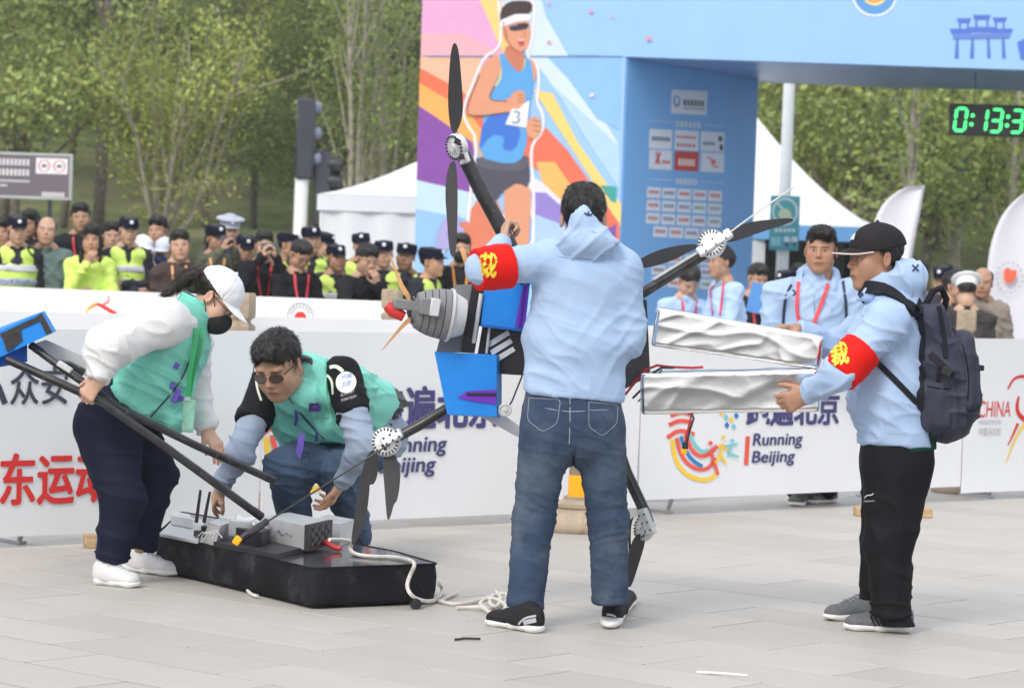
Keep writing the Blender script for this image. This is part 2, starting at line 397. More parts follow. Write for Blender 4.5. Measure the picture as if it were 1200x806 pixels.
tiered = tree_mesh(11, 6.6, 2.6, 9000, M_leafA, 'round', 0.065, .09)
vase = tree_mesh(21, 4.7, 1.7, 11000, M_leafV, 'vase', 0.042, 0.13)
px_, py_ = 193, 252
y0 = 50.0; p = P(px_, py_, y0)
put_tree('young_maple', vase, p[0], y0, 1.0, 0.4, 'pale barked young tree with many upright branches and sparse yellow green leaves')
rng = np.random.default_rng(5); k = 0
spots = []
for yy, n, x0, x1 in ((56, 9, -12.5, 13.5), (63, 11, -14, 15), (70, 12, -16, 17), (78, 13, -18, 19), (87, 14, -20, 21)):
    for q in range(n):
        spots.append((x0 + (x1 - x0) * (q + rng.uniform(.15, .85)) / n, yy + rng.uniform(-2.5, 2.5)))
for x, y in spots:
    if y < 60 and abs(pix((x, y, 3))[0] - 195) < 45: continue
    if 560 < pix((x, y, 3))[0] < 840: continue          # wholly behind the gate
    ms = (tall + rnd)[k % 5]; k += 1
    pxx = pix((x, y, 2))[0]
    lm = min(((20, 'the notice board'), (120, 'the space beside the pale young tree'), (195, 'the pale young tree'), (280, 'the space left of the traffic signal'), (360, 'the traffic signal'), (440, 'the left white tent'), (520, 'the runner mural'), (900, 'the white lamp post'), (990, 'the middle of the gate opening'), (1080, 'the first curved banner'), (1160, 'the race clock'), (1240, 'the emblem banner')), key=lambda q: abs(q[0] - pxx))[1]
    row = 'front' if y < 60 else 'second' if y < 67 else 'third' if y < 74 else 'fourth' if y < 82 else 'rearmost'
    put_tree('woodland_tree', ms, x, y, rng.uniform(.85, 1.2), rng.uniform(0, 6.28), '%s tree in the %s row behind %s' % ('tall' if (k - 1) % 5 < 3 else 'bushy', row, lm), 'trees of the wood behind the street')
for px_, lab in ((1085, 'yellow green tree with tiered branches right of the gate behind the curved banners'), (985, 'yellow green tree seen through the gate opening beside the leaning trunk'), (20, 'bright green bushy tree behind the grey notice board')):
    y0 = 47 if px_ > 900 else 52; p = P(px_, 250, y0)
    put_tree('spring_tree', tiered, p[0], y0, 1.05, px_, lab)
# bare pale trunks seen behind the white tent and through the gate
def stem(px0, py0, px1, py1, Y, r, label, twigs=0):
    a, b = P(px0, py0, Y), P(px1, py1, Y); a[2] = bank_z(np.array(a[0]), np.array(Y)) - .1
    t = thing('slender_tree', label, 'tree', (a[0], a[1], a[2]))
    mb = MB(); pts = [lerp(a, b, q) + np.array([.05 * math.sin(q * 5 + px0), 0, 0]) for q in np.linspace(0, 1, 8)]; mb.tube(pts, np.linspace(r, r * .45, 8), 7)
    rg = np.random.default_rng(int(px0)); tip = []
    for w in range(twigs):
        q = rg.uniform(.25, .95); p0 = lerp(a, b, q); d = np.array([rg.uniform(-.8, .8), rg.uniform(-.4, .4), 1.6]); e = p0 + d * rg.uniform(.5, 1.3)
        mb.tube([p0, lerp(p0, e, .5) + rg.normal(size=3) * .05, e], [r * .4, r * .25, r * .1], 5); tip += [e, lerp(p0, e, .6)]
    mb.build('trunk', M_bark2, t)
    tip = np.array(tip + [b]); n = 900
    ce = tip[rg.integers(0, len(tip), n)] + rg.normal(size=(n, 3)) * .33; tone = rg.uniform(.6, 1.3, n)
    V, F, cols = leaves(ce, .05, np.stack([tone, tone, tone * .9], 1), rg); mk('crown', V, F, M_leafA, t, None, False, cols)
for i, (a, b, c, d, r) in enumerate(((408, 240, 412, -20, .055), (424, 240, 426, -25, .06), (436, 235, 447, -10, .045), (452, 235, 440, 20, .04), (462, 215, 474, 20, .04))):
    stem(a, b, c, d, 49 + i * .6, r, ['thin pale trunk just right of the traffic signal', 'straight pale trunk rising above the left white tent', 'thin trunk leaning right above the left white tent', 'thin trunk leaning left above the left white tent', 'pale trunk close to the mural edge above the left white tent'][i], 9)
stem(1056, 300, 1080, 60, 43, .085, 'pale trunk leaning right behind the first curved banner', 6)
stem(1190, 290, 1194, 60, 44, .075, 'upright pale trunk behind the clock at the right edge', 6)
stem(1122, 300, 1128, 100, 47, .12, 'thick grey trunk between the two curved banners', 5)
# far wood: one leafy mass nobody could count
rng = np.random.default_rng(9); n = 110000
ce = np.stack([rng.uniform(-30, 30, n), rng.uniform(92, 104, n), rng.uniform(0, 1, n)], 1); ce[:, 2] = bank_z(ce[:, 0], ce[:, 1]) + ce[:, 2] * 11
cl = 0.75 + .35 * np.sin(ce[:, 0] * 1.1 + 2 * np.sin(ce[:, 2] * .8)) * np.sin(ce[:, 2] * 1.3 + ce[:, 0] * .3); tone = cl * rng.uniform(.7, 1.25, n)
V, F, cols = leaves(ce, .16, np.stack([tone, tone, tone * .9], 1), rng)
tag(mk('far_wood', V, F, M_leafB, None, None, False, cols), 'dense leafy wood filling the far background', 'wood', None, 'stuff')
# low shrubs on the bank
n = 9000; ce = np.stack([rng.uniform(-14, 14, n), rng.uniform(43, 47.5, n), rng.random(n) ** 2 * .5], 1); ce[:, 2] += bank_z(ce[:, 0], ce[:, 1]); tone = rng.uniform(.6, 1.3, n)
V, F, cols = leaves(ce, .07, np.stack([tone, tone, tone * .7], 1), rng)
tag(mk('ground_cover', V, F, M_leafA, None, None, False, cols), 'bright green ground cover growing along the foot of the bank', 'ground cover', None, 'stuff')
# ================================================================ BARRIERS, GATE, TENTS, STREET FURNITURE
M_ban = mat('white_banner', (0.83, 0.84, 0.86), 0.55, var=0.025, vscale=2, bump=0.12, bscale=9, bdist=0.01)
M_ban2 = mat('print_indigo', srgb(70, 66, 122), 0.55, var=.04)
M_red = paint('print_red', (222, 52, 48)); M_coral = paint('print_coral', (238, 92, 78)); M_yel = paint('print_yellow', (250, 208, 62))
M_pblue = paint('print_blue', (32, 128, 196)); M_cyan = paint('print_cyan', (120, 208, 212)); M_grey = paint('print_grey', (178, 180, 186)); M_dark = paint('print_dark', (66, 68, 82))
M_steel = mat('galvanised_steel', (0.5, 0.5, 0.52), 0.4, metal=0.9, var=.1)
UB = nrm([1, 0.876, 0]); NB = np.array([UB[1], -UB[0], 0]); ZB = np.array([0, 0, 1.0])
def barrier_row(p0, U, segs, z0, z1, mk_label, group, ripple=0.001):
    N = np.array([U[1], -U[0], 0]); out = []
    for q, (u0, u1) in enumerate(segs):
        b = p0 + U * (u0 + u1) / 2
        t = thing('crowd_barrier', mk_label(q), 'barrier', (b[0] - N[0] * .02, b[1] - N[1] * .02, 0), group)
        nu, nv = 26, 8; V = []
        for side in (1, -1):
            for i in range(nu + 1):
                for j in range(nv + 1):
                    u = u0 + (u1 - u0) * i / nu; v = j / nv
                    w = ripple * (math.sin(u * 5.1 + q) + .6 * math.sin(u * 11.7 + 2 * v)) * (0.35 + .65 * (1 - v))
                    zz = z0 if (q == 3 or z0 < .09) else .055
                    V.append(p0 + U * u + ZB * (zz + (z1 - zz) * v) + N * (w + (0.006 if side > 0 else -0.006)))
        n = (nu + 1) * (nv + 1); ix = lambda s, i, j: s * n + i * (nv + 1) + j; F = []
        for i in range(nu):
            for j in range(nv):
                F += [(ix(0, i, j), ix(0, i + 1, j), ix(0, i + 1, j + 1), ix(0, i, j + 1)), (ix(1, i, j), ix(1, i, j + 1), ix(1, i + 1, j + 1), ix(1, i + 1, j))]
            for j in (0, nv):
                a = (ix(0, i, j), ix(1, i, j), ix(1, i + 1, j), ix(0, i + 1, j)); F.append(a if j == 0 else a[::-1])
        for i in (0, nu):
            for j in range(nv):
                a = (ix(0, i, j), ix(0, i, j + 1), ix(1, i, j + 1), ix(1, i, j)); F.append(a if i == 0 else a[::-1])
        mk('banner', V, F, M_ban, t, smooth='auto')
        mb = MB(); back = -N * .035
        a, c = p0 + U * (u0 + .04) + back, p0 + U * (u1 - .04) + back
        mb.tube([a + ZB * .12, a + ZB * (z1 - .02), c + ZB * (z1 - .02), c + ZB * .12], .016, 8)
        mb.tube([a + ZB * .15, c + ZB * .15], .013, 8)
        for k in range(1, 12): q0 = lerp(a, c, k / 12); mb.tube([q0 + ZB * .15, q0 + ZB * (z1 - .03)], .006, 6)
        mb.build('frame', M_steel, t)
        for e, sg in ((lerp(a, c, .12), 1), (lerp(a, c, .88), 1)):
            mb = MB(); mb.box(e + ZB * .009 - N * .29, (.022, .22, .008), R=np.stack([U, N, ZB], 1)); mb.tube([e + ZB * .017 - N * .1, e + ZB * .2 - N * .03], .014, 8); mb.build('foot', M_steel, t)
        out.append(t)
    return out
PF = np.array([0, 15.75, 0])
front = barrier_row(PF, UB, [(-6.3, -3.3), (-3.28, -1.72), (-1.70, 1.0), (1.02, 3.92), (3.94, 7.4)], 0.10, 1.065,
    lambda q: ['white barrier banner with large red Chinese lettering at the left edge', 'white barrier banner with colourful logo behind the crouching man in green vest', 'white barrier banner with purple lettering behind the man holding the drone', 'white barrier banner with colourful logo and Running Beijing lettering under the foil packs', 'white barrier banner with thin red CHINA lettering at the right edge'][q], 'front row of white crowd barriers')
PM = np.array([0, 17.0, 0]); UM = nrm([1, .49, 0])
barrier_row(PM, UM, [(-6.2, -3.25), (-3.23, -.3), (-.28, 1.2)], 0.08, 1.10, lambda q: ['plain white barrier banner behind the bent woman in the middle row', 'plain white barrier banner in the middle row above the crouching man', 'plain white barrier banner in the middle row behind the drone nose'][q], 'middle row of white crowd barriers')
PK = np.array([0, 24.7, 0]); UK = nrm([1, -.27, 0])
back = barrier_row(PK, UK, [(-7.2, -4.104), (-4.1, -2.304), (-2.3, .1)], 0.06, 1.075, lambda q: ['white barrier banner with red swoosh in front of the leftmost officers', 'white barrier banner in front of the brown jacket man and photographers', 'white barrier banner with round grey emblem below the men in black jackets'][q], 'back row of white crowd barriers')

def plane_print(p0, N):
    p0 = p0 + N * 0.0098
    return lambda x, y: RP(x, y, p0, N)
plF = plane_print(PF, NB)
def chaikin(pts, n=2, closed=False):
    pts = [np.asarray(p, float) for p in pts]
    for _ in range(n):
        q = []; m = len(pts)
        for i in range(m if closed else m - 1):
            a, b = pts[i], pts[(i + 1) % m]; q += [a * .75 + b * .25, a * .25 + b * .75]
        pts = q if closed else [pts[0]] + q + [pts[-1]]
    return pts
def stroke(mb, pl, pts, w, m, N, sm=2, f=None, lift=0.0, taper=None):
    pts = chaikin(pts, sm); f = f or (lambda x, y: (x, y))
    pts = [np.array(f(*p)) for p in pts]; n = len(pts); V = []
    T = np.gradient(np.array(pts), axis=0)
    for i, p in enumerate(pts):
        t = nrm(T[i]); nn = np.array([-t[1], t[0]]); ww = w * (1 if taper is None else (taper[0] * (1 - i / (n - 1)) + taper[1] * i / (n - 1)))
        V += [pl(*(p + nn * ww / 2)) + N * lift, pl(*(p - nn * ww / 2)) + N * lift]
    mb.add(V, [(2 * i, 2 * i + 2, 2 * i + 3, 2 * i + 1) for i in range(n - 1)], m)
def disc(mb, pl, c, r, m, N, f=None, lift=0.0, seg=14, ry=None):
    f = f or (lambda x, y: (x, y)); ry = ry or r
    mb.flat([pl(*f(c[0] + r * math.cos(a), c[1] - ry * math.sin(a))) + N * lift for a in np.linspace(0, 2 * math.pi, seg, endpoint=False)][::-1], m)
def text_px(mb, pl, s, x0, x1, yt, yb, U, m=0, bold=0.0, shear=0.0):
    o = pl(x0, yb); w = None
    lo, hi = 0.0, 3.0
    for _ in range(40):
        w = (lo + hi) / 2
        if pix(o + U * w)[0] > x1: hi = w
        else: lo = w
    h = (pl(x0, yt) - o)[2]; text_on(mb, s, o, U, ZB, w, h, m, bold, shear)
LM = [M_coral, M_yel, M_pblue, M_cyan, M_ban2, M_red, M_grey, M_dark]
def event_logo(parent, f):
    mb = MB(); N = NB; s_ = abs(f(1, 0)[0] - f(0, 0)[0])
    st = lambda pts, w, m, lift=0.0, **k: stroke(mb, plF, pts, w * s_, m, N, 2, f, lift, **k)
    for k, pts in enumerate(([(789, 474), (800, 471), (810, 474)], [(786, 487), (799, 482), (812, 486)], [(784, 498), (797, 492), (812, 495)], [(782, 513), (796, 503), (814, 509)])): st(pts, 5.0, 0)
    st([(786, 470), (790, 486)], 3.5, 0, .001); st([(811, 472), (811, 488)], 3.5, 0, .001)
    st([(788, 515), (790, 535), (800, 553), (817, 562), (832, 562), (840, 555)], 5, 1)
    st([(793, 513), (797, 531), (806, 544), (820, 551), (832, 548), (838, 536)], 4.5, 0, .001)
    st([(798, 511), (802, 526), (812, 540), (823, 546)], 4, 2, .002)
    st([(803, 509), (809, 526), (821, 536), (833, 531), (840, 522)], 4.5, 0, .003)
    st([(808, 508), (813, 520), (822, 529), (830, 527)], 3.5, 3, .004)
    disc(mb, plF, (832, 519), 2.6, 0, N, f, .005); st([(833, 529), (837, 543), (841, 556)], 3.6, 0, .005); st([(826, 533), (835, 525), (841, 524)], 3, 0, .006)
    disc(mb, plF, (847, 512), 2.3, 1, N, f, .005); st([(838, 525), (846, 520), (852, 527)], 2.8, 1, .005); st([(847, 520), (843, 534), (838, 542)], 3, 1, .006); st([(843, 532), (850, 543)], 2.8, 1, .007)
    disc(mb, plF, (858, 516), 2.2, 3, N, f, .005); st([(849, 523), (857, 521), (864, 520)], 2.6, 3, .005); st([(857, 521), (853, 535)], 2.8, 3, .006); st([(853, 531), (865, 535)], 2.6, 3, .007)
    for (x, y, m) in ((851, 489, 3), (857, 492, 1), (863, 487, 2), (852, 498, 2), (860, 500, 3), (846, 484, 1), (866, 478, 3)):
        mb.flat([plF(*f(x + a, y + b)) for a, b in ((-3, 0), (0, 4.2), (3, 0), (0, -4.2))], m)
    mb.build('logo_print', LM, parent, smooth=False)
event_logo(front[3], lambda x, y: (x, y))
event_logo(front[1], lambda x, y: (308 + (x - 785) * 1.36, 578 + (y - 563) * 1.36 - (x - 785) * .06))
for par, args in ((front[3], ((875, 982, 460, 499), (882, 940, 508, 526.5), (881, 931, 528.5, 546.5), (873, 878, 511, 545))), (front[2], ((436, 582, 453, 503), (445, 523, 512, 536), (444, 510, 536, 560), (431, 437, 512, 556)))):
    mb = MB(); a = args
    text_px(mb, plF, '跑遍北京', *a[0], UB, 4, bold=.035)
    text_px(mb, plF, 'Running', *a[1], UB, 4, bold=.022, shear=.12); text_px(mb, plF, 'Beijing', *a[2], UB, 4, bold=.022, shear=.12)
    x0, x1, yt, yb = a[3]; mb.flat([plF(x0 - 1, yb), plF(x1 - 1, yb), plF(x1 + 1, yt), plF(x0 + 1, yt)], 0)
    mb.build('lettering', LM, par, smooth=False)
mb = MB(); text_px(mb, plF, '京东运动', -47, 128, 533, 594, UB, 5, bold=.028); mb.build('lettering', LM, front[0], smooth=False); mb = MB(); text_px(mb, plF, '众安', 12, 79, 429, 474, UB, 7, bold=.012)
stroke(mb, plF, [(-6, 446), (-2, 452), (6, 473)], 7, 7, NB); mb.build('lettering', LM, front[0], smooth=False)
mb = MB(); text_px(mb, plF, 'CHINA', 1147, 1184, 470, 489, UB, 5, shear=.1); text_px(mb, plF, 'MARATHON', 1147, 1173, 492, 497.5, UB, 6); text_px(mb, plF, '中国马拉松', 1147, 1173, 501, 511, UB, 6)
stroke(mb, plF, [(1181, 456), (1188, 443), (1199, 440), (1208, 444)], 4, 5, NB, taper=(.4, 1.2)); stroke(mb, plF, [(1194, 464), (1191, 479), (1197, 490), (1210, 494)], 6, 5, NB, taper=(.3, 1.3))
stroke(mb, plF, [(1193, 496), (1187, 510), (1181, 522)], 3, 5, NB, taper=(1.2, .3)); stroke(mb, plF, [(1204, 492), (1190, 512), (1179, 542)], 3.2, 1, NB, taper=(1.4, .2), lift=.001)
mb.build('lettering', LM, front[4], smooth=False)
NK = np.array([UK[1], -UK[0], 0]); plK = plane_print(PK, NK)
mb = MB(); stroke(mb, plK, [(103, 362), (113, 355), (122, 360), (136, 368)], 5, 5, NK, taper=(.5, 1)); stroke(mb, plK, [(121, 357), (128, 353), (127, 346)], 2.5, 0, NK, taper=(1, .4)); stroke(mb, plK, [(100, 366), (108, 357), (114, 355)], 2, 1, NK, lift=.001); mb.build('logo_print', LM, back[0], smooth=False)
mb = MB()
for r, w, m in ((15, 1.2, 6), (10, .8, 6)): stroke(mb, plK, [(352 + r * math.cos(a), 370 - r * math.sin(a)) for a in np.linspace(0, 2 * math.pi, 30)], w, m, NK, 0)
for a in np.linspace(.3, 2.84, 9): stroke(mb, plK, [(352 + r * math.cos(a), 370 - r * math.sin(a)) for r in (11.2, 14)], 1.6, 6, NK, 0)
disc(mb, plK, (352, 372), 7, 5, NK); mb.build('logo_print', LM, back[2], smooth=False)

# ---------------------------------------------------------------- race gate
YG = 33.0
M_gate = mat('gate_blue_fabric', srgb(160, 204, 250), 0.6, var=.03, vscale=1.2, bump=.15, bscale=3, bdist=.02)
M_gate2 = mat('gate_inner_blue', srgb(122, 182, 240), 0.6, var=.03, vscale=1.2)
M_under = mat('gate_blue_shaded', srgb(126, 158, 208), 0.35, var=.1, vscale=1.5)  # darker copy of the fabric blue: underside shade put into the colour
gate = thing('race_gate', 'large pale blue race gate printed with a cartoon runner', 'race gate', P(700, 300, YG) * [1, 1, 0])
zb = P(760, 68, YG)[2]; ztop = P(760, -75, YG)[2]
xl, xr = P(490, 160, YG)[0], P(730, 160, YG)[0]; xb = P(885, 200, 36.3)[0]; X1, X2 = P(1500, 160, YG)[0], P(1740, 160, YG)[0]
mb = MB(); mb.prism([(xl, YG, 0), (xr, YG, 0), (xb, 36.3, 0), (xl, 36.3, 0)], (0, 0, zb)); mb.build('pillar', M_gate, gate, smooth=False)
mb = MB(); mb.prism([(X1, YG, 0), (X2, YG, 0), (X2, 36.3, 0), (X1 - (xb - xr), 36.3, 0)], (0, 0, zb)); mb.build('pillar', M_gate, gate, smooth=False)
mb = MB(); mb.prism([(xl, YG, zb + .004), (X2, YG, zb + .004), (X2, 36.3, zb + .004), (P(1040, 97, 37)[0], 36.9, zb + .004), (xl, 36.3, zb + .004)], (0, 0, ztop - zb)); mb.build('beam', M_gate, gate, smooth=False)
mb = MB(); e = .02; mb.prism([(xr + .05, YG + .02, zb - .006), (X1 - .05, YG + .02, zb - .006), (X1 - (xb - xr) - .05, 36.28, zb - .006), (P(1040, 97, 37)[0], 36.86, zb - .006), (xb + .05, 36.28, zb - .006)][::1], (0, 0, .006)); mb.build('beam_shade_sheet', M_under, gate, smooth=False)  # thin sheet under the beam carrying its painted shade
N_G = np.array([0, -1.0, 0])
class Print:
    def __init__(s, pl, N): s.pl, s.N, s.mb, s.mats, s.L = pl, N, MB(), [], 0
    def m(s, c):
        mm = paint('ink_%02x%02x%02x' % c, c, .6, var=.03)
        if mm not in s.mats: s.mats.append(mm)
        return s.mats.index(mm)
    def poly(s, pts, c, sm=0):
        s.L += 1; pts = chaikin(pts, sm, True) if sm else pts
        s.mb.flat([s.pl(*p) + s.N * .0004 * s.L for p in pts][::-1], s.m(c))
    def line(s, pts, w, c, sm=2):
        s.L += 1; stroke(s.mb, s.pl, pts, w, s.m(c), s.N, sm, None, .0004 * s.L)
    def disc(s, c0, r, c, ry=None):
        s.L += 1; disc(s.mb, s.pl, c0, r, s.m(c), s.N, None, .0004 * s.L, 20, ry)
    def build(s, name, parent): return s.mb.build(name, s.mats, parent, smooth=False)
pg = Print(lambda x, y: RP(x, y, (0, YG - .004, 0), N_G), N_G); q = pg.poly
L0 = lambda y: 494 - y * .033 + 1       # left edge of the pillar face in the photo
q([(L0(-70), -70), (556, -70), (562, 0), (592, 64), (585, 120), (540, 118), (L0(92), 92)], (233, 172, 214))
q([(L0(40), 40), (545, 40), (590, 66), (580, 125), (540, 118), (L0(86), 86)], (240, 180, 190))
q([(L0(66), 66), (560, 66), (580, 125), (548, 116), (L0(88), 86)], (246, 190, 160))
q([(562, 0), (556, -70), (588, -70), (596, 30), (600, 90), (590, 64)], (248, 214, 130))
q([(582, -70), (615, -70), (640, 20), (724, 168), (724, 150), (726, 215), (640, 90), (590, 30)], (214, 232, 248))
q([(640, 66), (728, 66), (726, 152), (700, 140), (665, 92)], (146, 196, 244))
q([(648, 100), (726, 172), (726, 222), (690, 168)], (182, 216, 246))
q([(L0(80), 80), (540, 106), (566, 130), (566, 175), (548, 158), (L0(124), 110)], (240, 118, 84))
q([(L0(100), 98), (548, 130), (570, 160), (566, 186), (552, 170), (L0(124), 124)], (250, 178, 96))
q([(L0(124), 124), (554, 167), (562, 230), (L0(212), 211)], (138, 78, 168))
q([(L0(212), 211), (562, 228), (566, 262), (L0(250), 246)], (196, 224, 236))
q([(L0(246), 245), (568, 260), (580, 300), (L0(300), 300), (L0(276), 300)], (150, 196, 240))
q([(625, 105), (648, 110), (676, 165), (728, 240), (727, 266), (690, 205)], (252, 214, 122))
q([(614, 160), (640, 150), (664, 175), (726, 262), (726, 292), (700, 265), (640, 205), (614, 190)], (240, 116, 88))
q([(628, 190), (650, 190), (700, 262), (716, 290), (680, 270), (636, 214)], (252, 186, 104))
q([(617, 205), (634, 212), (690, 268), (720, 300), (640, 300), (617, 240)], (228, 226, 244))
q([(622, 225), (640, 226), (674, 256), (690, 276), (650, 262), (624, 250)], (150, 132, 208))
q([(624, 250), (655, 262), (720, 296), (722, 310), (620, 310)], (176, 206, 244))
q([(703, 217), (722.5, 219), (722, 238), (716, 236)], (64, 166, 160))
q([(712, 268), (722, 262), (721, 300), (712, 300)], (128, 88, 172))
q([(L0(-60) + 5, 67.2), (729, 67.4), (729, 66), (L0(66), 65.6)], (92, 132, 182))
# runner
SK, SK2, OUT = (226, 158, 124), (204, 126, 98), (96, 58, 60)
body_out = [(584, 0), (600, -3), (626, -2), (626, 30), (622, 52), (616, 66), (630, 76), (632, 100), (628, 118), (637, 135), (636, 155), (624, 168), (622, 185), (626, 225), (624, 300), (590, 300), (590, 235), (580, 300), (545, 300), (552, 215), (560, 165), (545, 142), (542, 128), (558, 88), (568, 66), (584, 58), (588, 40)]
pg.line(body_out + [body_out[0]], 3.2, (244, 238, 240), 1)
q([(553, 228), (590, 232), (584, 300), (548, 300)], (222, 128, 100), 1); q([(592, 212), (622, 214), (622, 250), (618, 305), (596, 305), (590, 250)], SK, 1)
q([(536, 262), (552, 258), (560, 300), (536, 300)], (222, 128, 100), 1)
q([(558, 182), (600, 190), (619, 180), (622, 222), (606, 214), (594, 222), (588, 226), (578, 240), (553, 230)], (78, 78, 92), 1)
q([(558, 182), (600, 190), (619, 180), (620, 196), (600, 202), (557, 196)], (92, 92, 106), 1)
q([(620, 66), (629, 78), (628, 96), (620, 94)], SK, 1)
q([(584, 64), (596, 62), (604, 78), (612, 84), (616, 68), (622, 70), (626, 95), (620, 130), (616, 182), (600, 194), (558, 184), (568, 140), (576, 104)], (92, 168, 230), 1)
q([(566, 140), (592, 128), (612, 150), (604, 178), (588, 176), (592, 160), (575, 158), (560, 180)], (62, 118, 214), 1)
pg.line([(584, 66), (588, 90), (580, 102)], 2, (236, 226, 110)); pg.line([(592, 64), (602, 78), (612, 84), (615, 70)], 2.2, (236, 226, 110))
q([(594, 52), (613, 60), (615, 78), (608, 86), (600, 78), (590, 64)], SK2, 1)
q([(590, 26), (620, 22), (622, 44), (617, 58), (609, 62), (597, 54), (590, 42)], SK, 1)
q([(586, 30), (586, 12), (596, 2), (612, 1), (624, 3), (623, 16), (608, 20), (592, 30)], (70, 52, 52), 1)
q([(586, 33), (587, 24), (604, 17), (622, 17), (622, 24), (604, 26)], (240, 240, 246)); q([(595, 33), (605, 28), (620, 27), (619, 34), (610, 36), (600, 37)], (56, 44, 66), 1); q([(590, 34), (594, 36), (596, 46), (593, 48), (590, 44)], (214, 140, 110), 1); pg.line([(613, 37), (616, 42), (613, 44)], 1.0, (196, 110, 90)); pg.disc((611, 50), 3.6, (206, 70, 74), 4.6); pg.line([(608, 47.5), (614, 47.2)], 1.4, (246, 240, 240), 0); pg.line([(590, 26), (592, 40), (597, 54), (609, 62)], 1.1, (176, 96, 78)); pg.line([(597, 31), (607, 29.5)], 1.2, (150, 130, 180), 0)
q([(584, 64), (571, 70), (561, 90), (545, 128), (548, 138), (570, 136), (606, 130), (616, 120), (614, 107), (602, 108), (595, 118), (571, 118), (580, 98), (588, 82)], SK, 1)
pg.line([(580, 100), (571, 118), (594, 119)], 1.2, OUT); pg.line([(562, 88), (546, 128), (550, 138), (596, 132)], 1.2, OUT)
q([(600, 128), (621, 118), (617, 150), (592, 146)], (240, 240, 248)); q([(598, 112), (606, 106), (615, 107), (616, 120), (606, 130), (598, 124)], SK, 1)
for yy in (111, 115, 119): pg.line([(607, yy), (614, yy + 1)], .8, OUT, 0)
q([(618, 141), (629, 135), (635, 146), (632, 160), (622, 164), (616, 154)], SK, 1)
for yy in (143, 149, 155): pg.line([(625, yy - 2), (633, yy)], .8, OUT, 0)
pg.line([(602, 131), (610, 132), (606, 138), (610, 141), (604, 145), (600, 143)], 1.6, (88, 110, 150), 1)
q([(516, 264), (522, 255), (533, 250), (541, 256), (538, 264), (546, 270), (540, 284), (526, 290), (515, 300), (510, 284)], (174, 168, 218), 2); pg.disc((530, 274), 7, (150, 146, 206), 9)
for x, y, r in ((643, 5, 2.5), (692, 14, 3.2), (717, 20, 2.2), (643, 50, 3), (760, 46, 4), (693, 112, 3.6)): pg.poly([(x - r, y), (x, y + r * .8), (x + r * 1.2, y - r * .3), (x, y - r * .8)], (238, 150, 178) if x != 693 else (240, 226, 236), 1)
pg.build('runner_print', gate)
pg = Print(lambda x, y: RP(x, y, (0, YG - .004, 0), N_G), N_G); q = pg.poly
pg.disc((1025, -7), 27, (238, 244, 252)); pg.disc((1025, -7), 24.5, (98, 160, 224)); pg.disc((1025, -8), 15, (240, 226, 150)); pg.line([(1012, -6), (1022, 4), (1036, -2)], 3, (236, 150, 90))
pg.build('emblem_print', gate); pg = Print(lambda x, y: RP(x, y, (0, YG - .004, 0), N_G), N_G); q = pg.poly
BL = (88, 122, 216)
for x0 in (1121, 1139, 1158.5, 1176): pg.poly([(x0 - 2.5 if x0 < 1150 else x0 - 1.5, 69), (x0 + 2.5, 69), (x0 + (2 if x0 < 1150 else 0.5), 40), (x0 - (0 if x0 < 1150 else 2), 40)], BL)
for (a, b, y) in ((1113, 1140, 34), (1160, 1187, 34), (1134, 1166, 32)): q([(a, y), (b, y), (b - 2, y + 6), (a + 2, y + 6)], BL)
for (a, b, y) in ((1121, 1138, 22), (1163, 1180, 21), (1140, 1161, 18)):
    q([(a, y), (b, y - .3), (b - 2, y + 5), (a + 2, y + 5)], BL); q([(a + 3, y + 4), (a + 5, y + 4), (a + 5, y + 14), (a + 3, y + 14)], BL); q([(b - 5, y + 4), (b - 3, y + 4), (b - 3, y + 14), (b - 5, y + 14)], BL)
q([(1116, 40), (1184, 39), (1183, 45), (1117, 46)], (108, 140, 222)); q([(1192, 50), (1204, 44), (1220, 52), (1216, 70), (1196, 70)], BL)
pg.build('emblem_print', gate)
# sponsor board on the splayed inner face
pa, pb = np.array([xr, YG, 0]), np.array([xb, 36.3, 0]); Us = nrm(pb - pa); Ns = np.array([Us[1], -Us[0], 0])
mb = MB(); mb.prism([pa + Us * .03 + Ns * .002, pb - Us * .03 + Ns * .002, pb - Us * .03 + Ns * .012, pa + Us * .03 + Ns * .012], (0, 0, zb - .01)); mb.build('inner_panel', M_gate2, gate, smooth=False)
pg = Print(lambda x, y: RP(x, y, pa + Ns * .014, Ns), Ns)
WH = (226, 234, 246)
def card(x0, y0, x1, y1, c=WH):
    sk = .055; pg.L = 1; pg.poly([(x0, y0), (x1, y0 + (x1 - x0) * sk), (x1 - 1, y1 + (x1 - x0) * sk), (x0 - 1, y1)], c)
def bits(x0, y0, x1, y1, c, n):
    pg.L = 3
    for k in range(n):
        a = x0 + (x1 - x0) * k / n; w = (x1 - x0) / n * .72; s = (a - x0) * .055; pg.L = 3
        pg.poly([(a, y0 + s), (a + w, y0 + s), (a + w, y1 + s), (a, y1 + s)], c)
card(787, 105, 829, 133); bits(801, 117, 826, 124, (90, 96, 110), 6); bits(801, 126, 826, 128, (120, 126, 140), 10); pg.disc((793, 119), 4, (92, 148, 214), 7); pg.disc((793, 118), 2.2, WH, 4.5)
bits(792, 142, 822, 149, (206, 222, 242), 6); pg.line([(761, 142), (790, 143.5)], .8, (206, 222, 242), 0); pg.line([(824, 147), (850, 148.5)], .8, (206, 222, 242), 0)
gap = [(761, 788), (791, 819), (821.5, 849)]
for r_, (yt, yb) in enumerate(((151, 174), (175.5, 198))):
    for k, (a, b) in enumerate(gap):
        o = (a - 761) * .05; card(a, yt + o, b, yb + o, (204, 58, 52) if (r_, k) == (1, 1) else WH)
